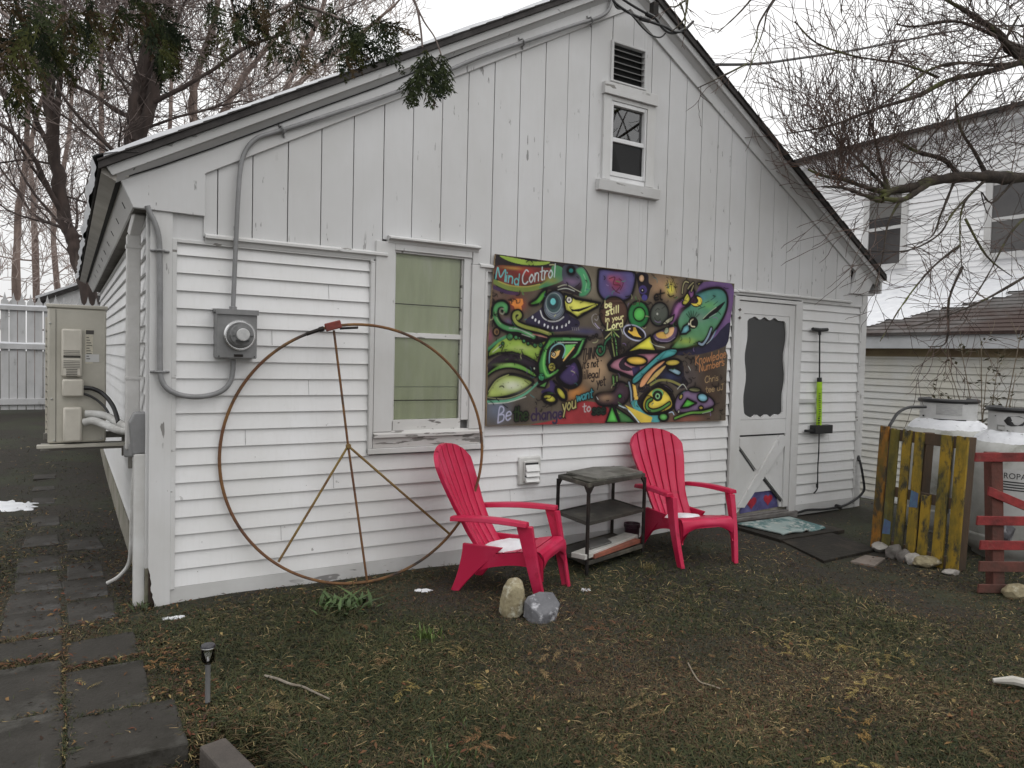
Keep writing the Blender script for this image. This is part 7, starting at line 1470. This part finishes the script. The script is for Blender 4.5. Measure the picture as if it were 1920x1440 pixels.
# clumps of sprays: centre px, spread px, count, size, distance
clumps = [(20, 20, 46, 40, 16, .17, 2.55), (60, 70, 45, 45, 18, .17, 2.6), (110, 60, 42, 45, 18, .17, 2.65), (160, 40, 40, 40, 16, .16, 2.7), (20, 150, 28, 30, 10, .14, 2.5), (35, 175, 18, 16, 7, .12, 2.5), (90, 130, 26, 25, 9, .13, 2.6), (150, 110, 22, 30, 9, .13, 2.7),
          (250, 20, 40, 26, 16, .16, 2.8), (290, 45, 36, 36, 18, .16, 2.8), (300, 100, 24, 26, 10, .13, 2.8), (325, 75, 22, 30, 9, .13, 2.85), (395, 20, 14, 30, 7, .13, 2.9), (375, 110, 10, 14, 3, .10, 2.9), (435, 35, 22, 32, 12, .14, 2.9), (425, 75, 20, 14, 7, .12, 2.9), (480, 20, 26, 28, 12, .14, 2.95), (500, 55, 18, 40, 11, .14, 2.95), (515, 110, 14, 20, 6, .12, 2.95), (550, 40, 26, 40, 14, .15, 3.0), (560, 95, 16, 24, 7, .13, 3.0), (610, 30, 26, 26, 10, .14, 3.0), (650, 60, 30, 26, 14, .15, 3.0), (680, 90, 32, 22, 14, .15, 3.0), (700, 60, 26, 26, 12, .14, 3.0), (720, 100, 24, 18, 9, .13, 3.0), (640, 115, 22, 14, 7, .13, 3.0), (735, 60, 24, 14, 5, .12, 3.0)]
for cx_, cy_, sx_, sy_, n_, L_, D_ in clumps:
    for k in range(int(n_*.62)):
        px, py = cx_+rr.gauss(0, sx_*.45), cy_+rr.gauss(0, sy_*.45)-14; D = D_+rr.gauss(0, .12); p = atD(px, py, D)
        a = rr.gauss(0, .6); d = rt*math.sin(a)*.8-up*math.cos(a)*.7+rt*.15+fw*rr.gauss(0, .25); nrm = -fw+rt*rr.gauss(0, .5)+up*rr.gauss(0, .45)
        frond(p, d, nrm, L_*rr.uniform(.65, 1.15), TONE[rr.choices(range(4), (5, 4, 3, 2))[0]])
# hanging tip in front of the gable
for px, py, dx, L_ in ((792, 88, -.10, .15), (796, 92, .12, .16), (790, 110, -.25, .15), (800, 120, .1, .15), (806, 118, .3, .14), (784, 128, -.35, .14), (795, 140, 0, .12), (828, 104, .15, .14), (832, 112, .35, .12), (826, 118, -.1, .13), (775, 150, -.6, .10), (788, 100, -.05, .16), (802, 100, .2, .16)):
    for q in range(1):
        frond(atD(px+rr.gauss(0, 3), py+rr.gauss(0, 3), 3.0+rr.gauss(0, .04)), rt*(dx*.8+rr.gauss(0, .06))-up, -fw+rt*rr.gauss(0, .3)+up*rr.gauss(0, .2), L_*1.15, TONE[rr.choices(range(4), (5, 4, 2, 1))[0]])
# hidden bulk of the crown, outside the frame, so the tree is whole
for k in range(260):
    a = rr.uniform(0, 2*PI); h = rr.uniform(2.6, 5.2); q = np.array([-2.5+math.cos(a)*rr.uniform(.3, 1.5)*(6-h)/3, -3.3+math.sin(a)*rr.uniform(.3, 1.5)*(6-h)/3, h])
    v = q-C; z = v @ fw
    if z > .2 and -60 < 960+CF*(v @ rt)/z < 2000 and -60 < 720-CF*(v @ up)/z < 1500: continue
    frond(q, np.array([math.cos(a), math.sin(a), -.7]), np.array([rr.gauss(0, .4), rr.gauss(0, .4), 1]), rr.uniform(.25, .4), TONE[rr.randint(0, 3)])
ctk.build('trunk', BARK, ced, smooth=True, angle=180); cbr.build('branch', TWIGD, ced, smooth=True, angle=180)
mesh_np('foliage', np.array(FV), np.array(FF), 4, vcol_mat('cedar_foliage', .85, 'col', 0, .05), ced, np.array(FC))

# ================================================================ the ground sheet
GS = mat('damp_lawn_soil', (.021, .016, .011), (.015, .014, .008), 2.2, rough=.95, bump=.8, bscale=45, c3=(.026, .030, .013), s3=1.1, lo3=.48, hi3=.66)
def ground():
    xs = np.unique(np.concatenate([np.linspace(-150, -14, 18), np.linspace(-14, 18, 181), np.linspace(18, 150, 18)])); ys = np.unique(np.concatenate([np.linspace(-40, -8, 8), np.linspace(-8, 14, 125), np.linspace(14, 200, 24)]))
    X, Y = np.meshgrid(xs, ys); Z = gz(X, Y)
    # the sunken step at the end of the slab path
    dip = sstep(-1.60, -1.80, Y)*sstep(-1.05, -.5, X)*(1-sstep(.05, .22, X)); Z = Z-.17*dip
    V = np.stack([X.ravel(), Y.ravel(), Z.ravel()], 1); ny, nx = X.shape; i = np.arange(ny*nx).reshape(ny, nx)
    return mesh_np('ground', V, np.stack([i[:-1, :-1], i[:-1, 1:], i[1:, 1:], i[1:, :-1]], -1).reshape(-1, 4), 4, GS, smooth=True)
tag(ground(), kind='structure')

# ================================================================ matted winter grass, leaf litter
def fbm(x, y, s, seed):
    out = np.zeros_like(x); a = 1.0
    r = np.random.default_rng(seed)
    for o in range(4):
        for _ in range(4):
            th = r.uniform(0, 2*PI); k = s*(1.9**o)*r.uniform(.7, 1.4); out += a*.5*np.sin(k*(np.cos(th)*x+np.sin(th)*y)+r.uniform(0, 6.28))
        a *= .6
    return out/2.2
def sample_ground(n, seed, ymin=-4.2, xmin=-1.4, xmax=7.6, ymax=8.0):
    r = np.random.default_rng(seed); out = []
    need = n
    while need > 0:
        px = r.uniform(-320, 2300, need*3); py = r.uniform(760, 1580, need*3)
        d = fw[None]+((px-960)/CF)[:, None]*rt[None]+((720-py)/CF)[:, None]*up[None]; t = (-.1-C[2])/d[:, 2]; P = C[None]+d*t[:, None]
        # mix picture-even and ground-even density
        ok = (t > 0) & (P[:, 1] < ymax) & (P[:, 0] > xmin-2) & (P[:, 0] < xmax)
        ok &= ~((P[:, 0] > HL-.02) & (P[:, 0] < HR+.02) & (P[:, 1] > -.03))
        dens = np.clip(1.15-.02*t*t, .25, 1); ok &= r.random(len(t)) < dens
        P = P[ok][:need]; out.append(P); need -= len(P)
    return np.concatenate(out), r
PAVE = [(-.522, -.135, -1.69, -1.30), (-1.05, -.532, -1.80, -1.19), (-.520, -.215, -1.288, -.80), (-1.05, -.534, -1.18, -.62), (-.518, -.225, -.72, -.385), (-1.05, -.534, -.53, -.25), (-.83, -.545, -.20, .19), (-.82, -.55, .21, .62), (-.53, -.27, -.1, .3), (-.81, -.56, .64, 1.04), (-.535, -.29, .33, .74), (-.8, -.56, 1.07, 1.46), (-.53, -.3, .77, 1.15), (-.52, -.3, 1.5, 1.85), (-.79, -.57, 1.75, 2.1), (-.78, -.58, 2.45, 2.85), (-.8, -.6, 3.5, 3.85), (-.81, -.62, 4.25, 4.5), (-.82, -.62, 4.85, 5.15)]
def inpave(P, m=.0):
    k = np.zeros(len(P), bool)
    for x0, x1, y0, y1 in PAVE: k |= (P[:, 0] > x0+m) & (P[:, 0] < x1-m) & (P[:, 1] > y0+m) & (P[:, 1] < y1-m)
    q = np.array([(4.31, -1.25), (5.02, -1.23), (5.40, -.10), (4.56, -.06)]); ins = np.zeros(len(P), bool)
    for i in range(4):
        (ax, ay), (bx, by) = q[i], q[(i+1) % 4]; ins ^= ((ay > P[:, 1]) != (by > P[:, 1])) & (P[:, 0] < (bx-ax)*(P[:, 1]-ay)/(by-ay+1e-12)+ax)
    return k | ins
def lenL(c): return np.array(alb(*c, 1.22))
GCOL = np.array([lenL((68, 70, 42)), lenL((84, 72, 53)), lenL((116, 102, 74)), lenL((172, 152, 110)), lenL((52, 60, 40)), lenL((100, 70, 54))])
def blades(n, seed, Lr, wr, flat, weights, dens_green=0.0, name='grass'):
    P, r = sample_ground(n, seed); pv = inpave(P, .015); P = P[~pv | (r.random(len(P)) < .012)]
    x, y = P[:, 0], P[:, 1]
    # bare dirt: along the wall, the side path, and around the pallets
    bare = sstep(-.30, -.02, y)*(x > -.1)*(x < 6.7)*.55+((x < -.15) & (y > -.2))*.35+sstep(3.9, 4.6, x)*sstep(-1.9, -1.2, y)*.55
    bare = np.clip(bare+.25*fbm(x, y, 2.2, 8), 0, .93); P = P[r.random(len(P)) > bare]; x, y = P[:, 0], P[:, 1]; n = len(P)
    z = gz(x, y)-.004; z -= .17*sstep(-1.60, -1.80, y)*sstep(-1.05, -.5, x)*(1-sstep(.05, .22, x))
    g = fbm(x, y, 2.3, 4); g2 = fbm(x, y, 6.0, 5); s = fbm(x, y, 3.1, 6)
    w = np.array(weights)[None].repeat(n, 0).astype(float)
    w[:, 0] *= np.clip(1+1.6*g, .15, 3); w[:, 4] *= np.clip(1+1.8*g, .1, 3); w[:, 1] *= np.clip(1-1.0*g, .3, 2.5); w[:, 2] *= np.clip(1+1.0*s, .3, 2.5); w[:, 3] *= np.clip(.7+1.6*s+.8*g2, .08, 3); w[:, 5] *= np.clip(.8-1.8*g, .1, 3)
    w /= w.sum(1, keepdims=True); cs = np.cumsum(w, 1); ci = (r.random(n)[:, None] > cs).sum(1).clip(0, 5)
    col = GCOL[ci]*(1+.45*(r.random(n)-.5))[:, None]*(1+.22*g2)[:, None]; col *= (1+.10*(r.random((n, 3))-.5))
    L = r.uniform(*Lr, n)*np.clip(1+.5*g+.35*g2, .5, 1.8); a = r.uniform(0, 2*PI, n)+1.2*fbm(x, y, 4, 9); el = np.clip(r.normal(flat, .32, n), .02, 1.35); el[(ci == 3) | (ci == 2) | (ci == 5)] *= .55
    wd = r.uniform(*wr, n); d = np.stack([np.cos(a)*np.cos(el), np.sin(a)*np.cos(el), np.sin(el)], 1); sd_ = np.stack([-np.sin(a), np.cos(a), np.zeros(n)], 1); sd_ = sd_+np.stack([np.zeros(n), np.zeros(n), r.normal(0, .5, n)], 1); sd_ /= np.linalg.norm(sd_, axis=1, keepdims=True)
    b = np.stack([x, y, z], 1); curl = r.normal(0, .35, n)[:, None]*sd_; m1 = b+d*(L*.5)[:, None]+curl*(L*.12)[:, None]+np.array([0, 0, 1])*(.004); tip = b+d*L[:, None]+curl*(L*.5)[:, None]-np.array([0, 0, 1])*(L*.22*(el > .3))[:, None]
    tip[:, 2] = np.maximum(tip[:, 2], z+.003)
    V = np.stack([b-sd_*wd[:, None], b+sd_*wd[:, None], m1+sd_*(wd*.85)[:, None], m1-sd_*(wd*.85)[:, None], tip+sd_*(wd*.25)[:, None], tip-sd_*(wd*.25)[:, None]], 1).reshape(-1, 3)
    i = np.arange(n)*6; Fq = np.stack([np.stack([i, i+1, i+2, i+3], 1), np.stack([i+3, i+2, i+4, i+5], 1)], 1).reshape(-1, 4)
    cv = np.repeat(col, 6, 0)
    return V, Fq, cv
sets = [blades(340000, 1, (.022, .055), (.0011, .0022), .42, (6.4, 2.6, 1.7, .5, 3.4, .6)), blades(115000, 2, (.03, .075), (.0013, .0028), .20, (2.4, 2.4, 2.6, 1.1, 1.4, 1.0))]
V = np.concatenate([s[0] for s in sets]); off = len(sets[0][0]); Fq = np.concatenate([sets[0][1], sets[1][1]+off]); cv = np.concatenate([s[2] for s in sets])
tag(mesh_np('grass', V, Fq, 4, vcol_mat('winter_grass', .8, 'col', 0, .25), None, cv), 'matted winter grass, half green and half straw coloured, covering the lawn', 'grass', kind='stuff')
# leaf litter and cedar scraps: flat curled flakes and tiny feathery sprigs
def litter(n, seed):
    P, r = sample_ground(n, seed); x, y = P[:, 0], P[:, 1]
    strip = .30*sstep(3.7, 4.3, x)*sstep(-2.2, -1.5, y)+np.exp(-((y+.58)/.05)**2)*(x < -.1)+np.exp(-((y+1.235)/.05)**2)*(x < .05)*.5+((x < -.12) & (y > -.25))*.5+np.exp(-((x+.06)/.06)**2)*(y < -.4)*(y > -2)*.45+np.exp(-((y+.755)/.05)**2)*(x < -.0)*1.2
    pr = .025+.05*np.clip(fbm(x, y, 3.0, 12), 0, 1)+.16*sstep(-.5, -.1, y)*(x > 0)+strip*.8
    pr = np.where(inpave(P), np.where(y > -.22, .10, .010), pr); P = P[r.random(len(P)) < pr]; x, y = P[:, 0], P[:, 1]; n = len(P)
    pal_ = np.array([lenL((100, 72, 50)), lenL((82, 60, 46)), lenL((126, 98, 64)), lenL((146, 126, 84)), lenL((62, 48, 40)), lenL((104, 64, 48))]); col = pal_[r.choice(6, n, p=[.24, .24, .14, .08, .2, .1])]*(1+.4*(r.random(n)-.5))[:, None]
    z = gz(x, y)+.010+r.uniform(0, .012, n); z = np.where(inpave(P) & (x < 0), np.where(y > -.22, gz(x, y)+.012, -.082), z); z = np.where(inpave(P) & (x > 0), np.where(y > -.72, -.062, -.072), z); z -= .17*sstep(-1.60, -1.80, y)*sstep(-1.05, -.5, x)*(1-sstep(.05, .22, x))*(~inpave(P))
    a = r.uniform(0, 2*PI, n); l = r.uniform(.006, .019, n); w = l*r.uniform(.14, .5, n); d = np.stack([np.cos(a), np.sin(a), r.normal(0, .25, n)], 1); s_ = np.stack([-np.sin(a), np.cos(a), r.normal(0, .35, n)], 1); c = np.stack([x, y, z], 1)
    V = np.stack([c-d*l[:, None], c+s_*w[:, None]+[0, 0, .003], c+d*l[:, None], c-s_*w[:, None]+[0, 0, .003]], 1).reshape(-1, 3); i = np.arange(n)*4
    return V, np.stack([i, i+1, i+2, i+3], 1), np.repeat(col, 4, 0)
V, Fq, cv = litter(92000, 3)
tag(mesh_np('leaf_litter', V, Fq, 4, vcol_mat('brown_leaf_litter', .85, 'col', 0, .2), None, cv), 'brown and orange fallen leaf scraps scattered over lawn and path', 'leaf litter', kind='stuff')
def sprig_patch(spots, seed):
    global FV, FF, FC
    r = random.Random(seed); FV, FF, FC = [], [], []; fcount[0] = 0
    for px, py, n_, sp_, tn in spots:
        c = onZ(px, py, -.1)
        for k in range(n_):
            q = np.array([c[0]+r.gauss(0, sp_), c[1]+r.gauss(0, sp_), 0]); q[2] = gzs(q[0], q[1])+r.uniform(.018, .034); a = r.uniform(0, 2*PI); frond(q, (math.cos(a), math.sin(a), r.uniform(-.05, .15)), (r.gauss(0, .15), r.gauss(0, .15), 1), r.uniform(.04, .085), np.array(alb(*(np.array(tn)*.82+.18*np.mean(tn)), 1.05)), .75)
    return np.array(FV), np.array(FF), np.array(FC)
YT = (150, 128, 66); RB = (120, 74, 48)
V, Fq, cv = sprig_patch([(690, 1250, 9, .05, (140, 108, 72)), (900, 1290, 4, .05, YT), (1480, 1220, 9, .07, YT), (1560, 1215, 6, .06, YT), (1655, 1235, 8, .07, (140, 118, 62)), (1590, 1305, 7, .06, YT), (1640, 1280, 5, .05, YT), (1605, 1370, 8, .05, (146, 110, 54)), (1580, 1430, 6, .04, YT), (930, 1395, 9, .06, (130, 92, 58)), (700, 1180, 5, .04, RB), (760, 1300, 5, .05, YT), (1120, 1180, 6, .08, RB), (1040, 1240, 8, .08, (134, 108, 70)), (520, 1330, 5, .05, (120, 100, 60)), (850, 1220, 6, .06, (130, 110, 66)), (1350, 1250, 8, .09, (120, 92, 56)), (1750, 1300, 7, .09, (116, 92, 58)), (1240, 1330, 8, .1, (126, 104, 66)), (1400, 1400, 7, .1, (120, 96, 60)), (160, 1290, 2, .08, YT), (570, 1250, 4, .06, RB), (300, 1255, 5, .05, (140, 96, 52)), (1180, 1420, 6, .08, (130, 112, 66)), (1800, 1400, 7, .09, (118, 100, 60))], 8)
tag(mesh_np('cedar_sprigs', V, Fq, 4, vcol_mat('dead_cedar_sprigs', .8, 'col', 0, .2), None, cv), 'yellowed dead cedar sprigs lying scattered on the lawn', 'cedar sprigs', kind='stuff')
# small green plants
def tuft(label, px, py, n_, L_, c, seed, wide=.0035, name='grass_tuft', cat='grass tuft', sp_=.03, lean_=.5):
    r = random.Random(seed); b = onZ(px, py, -.1); mb = MB()
    for k in range(n_):
        q = np.array([b[0]+r.gauss(0, sp_), b[1]+r.gauss(0, sp_), 0]); q[2] = gzs(q[0], q[1])-.002; a = r.uniform(0, 2*PI); e = r.uniform(.1, lean_); l = L_*r.uniform(.5, 1.1); d = np.array([math.cos(a)*e, math.sin(a)*e, 1.0]); s_ = np.array([-math.sin(a), math.cos(a), 0])*wide*r.uniform(.7, 1.3); m_ = q+d*l*.55; t_ = q+d*l*np.array([1.5, 1.5, .9]); cc_ = tuple(np.array(alb(*c, 1.0))*r.uniform(.7, 1.4))
        mb.add([q-s_*.5, q+s_*.5, m_+s_, m_-s_, t_], [(0, 1, 2, 3), (3, 2, 4)], cc_)
    o = mb.build(name, vcol_mat('fresh_green_blades', .6), origin=(b[0], b[1], -.1)); tag(o, label, cat); return o
tuft('bright green grass tuft in the lawn left of the tan stone', 800, 1200, 70, .075, (78, 96, 44), 2)
tuft('leafy dark green weed in front of the foot of the peace sign hoop', 640, 1142, 70, .085, (66, 84, 48), 3, .011, 'weed', 'weed', .075, 1.4)
tuft('low green weed at the foot of the house corner post', 262, 1140, 40, .05, (56, 66, 36), 4, .006, 'weed', 'weed', .05, 1.1)
tuft('pale dry grass tuft at the front leg of the red chair by the door', 1215, 1068, 40, .07, (110, 100, 66), 5, .003, sp_=.04)
tuft('green grass tuft near the bottom edge in the middle of the lawn', 830, 1425, 60, .06, (64, 78, 40), 6, sp_=.06)

# ================================================================ light
w = bpy.data.worlds.new('World'); S.world = w; w.use_nodes = True; nt = w.node_tree; N = nt.nodes; Lk = nt.links
bg = N['Background']; sky = N.new('ShaderNodeTexSky'); sky.sky_type = 'NISHITA'; sky.sun_disc = False
SEL, SAZ = math.radians(52), math.radians(155)            # sun height; azimuth clockwise from +y
sky.sun_elevation = SEL; sky.sun_rotation = SAZ
hs = N.new('ShaderNodeHueSaturation'); hs.inputs['Saturation'].default_value = .10; Lk.new(sky.outputs['Color'], hs.inputs['Color'])
mx = N.new('ShaderNodeMix'); mx.data_type = 'RGBA'; mx.inputs['Factor'].default_value = .86; Lk.new(hs.outputs['Color'], mx.inputs[6]); tcw = N.new('ShaderNodeTexCoord'); sx_ = N.new('ShaderNodeSeparateXYZ'); Lk.new(tcw.outputs['Generated'], sx_.inputs['Vector'])
mrw = N.new('ShaderNodeMapRange'); mrw.inputs['From Min'].default_value = 0.0; mrw.inputs['From Max'].default_value = 1.0; mrw.inputs['To Min'].default_value = 6.6; mrw.inputs['To Max'].default_value = 16.4; Lk.new(sx_.outputs['Z'], mrw.inputs['Value'])   # an overcast sky is brighter overhead than at the horizon
cmb = N.new('ShaderNodeCombineColor'); [Lk.new(mrw.outputs['Result'], cmb.inputs[q]) for q in range(3)]; Lk.new(cmb.outputs['Color'], mx.inputs[7])
Lk.new(mx.outputs[2], bg.inputs['Color']); bg.inputs['Strength'].default_value = .125
sl_ = bpy.data.lights.new('sun', 'SUN'); sl_.energy = .5; sl_.angle = math.radians(50); sl_.color = (1, .98, .95)
so = bpy.data.objects.new('sun', sl_); COL.objects.link(so); so.location = (0, -10, 20)
dirv = Vector((math.sin(SAZ)*math.cos(SEL), math.cos(SAZ)*math.cos(SEL), math.sin(SEL)))
so.rotation_euler = dirv.to_track_quat('Z', 'Y').to_euler()
S.cycles.use_denoising = True
S.cycles.max_bounces = 8; S.cycles.transparent_max_bounces = 12
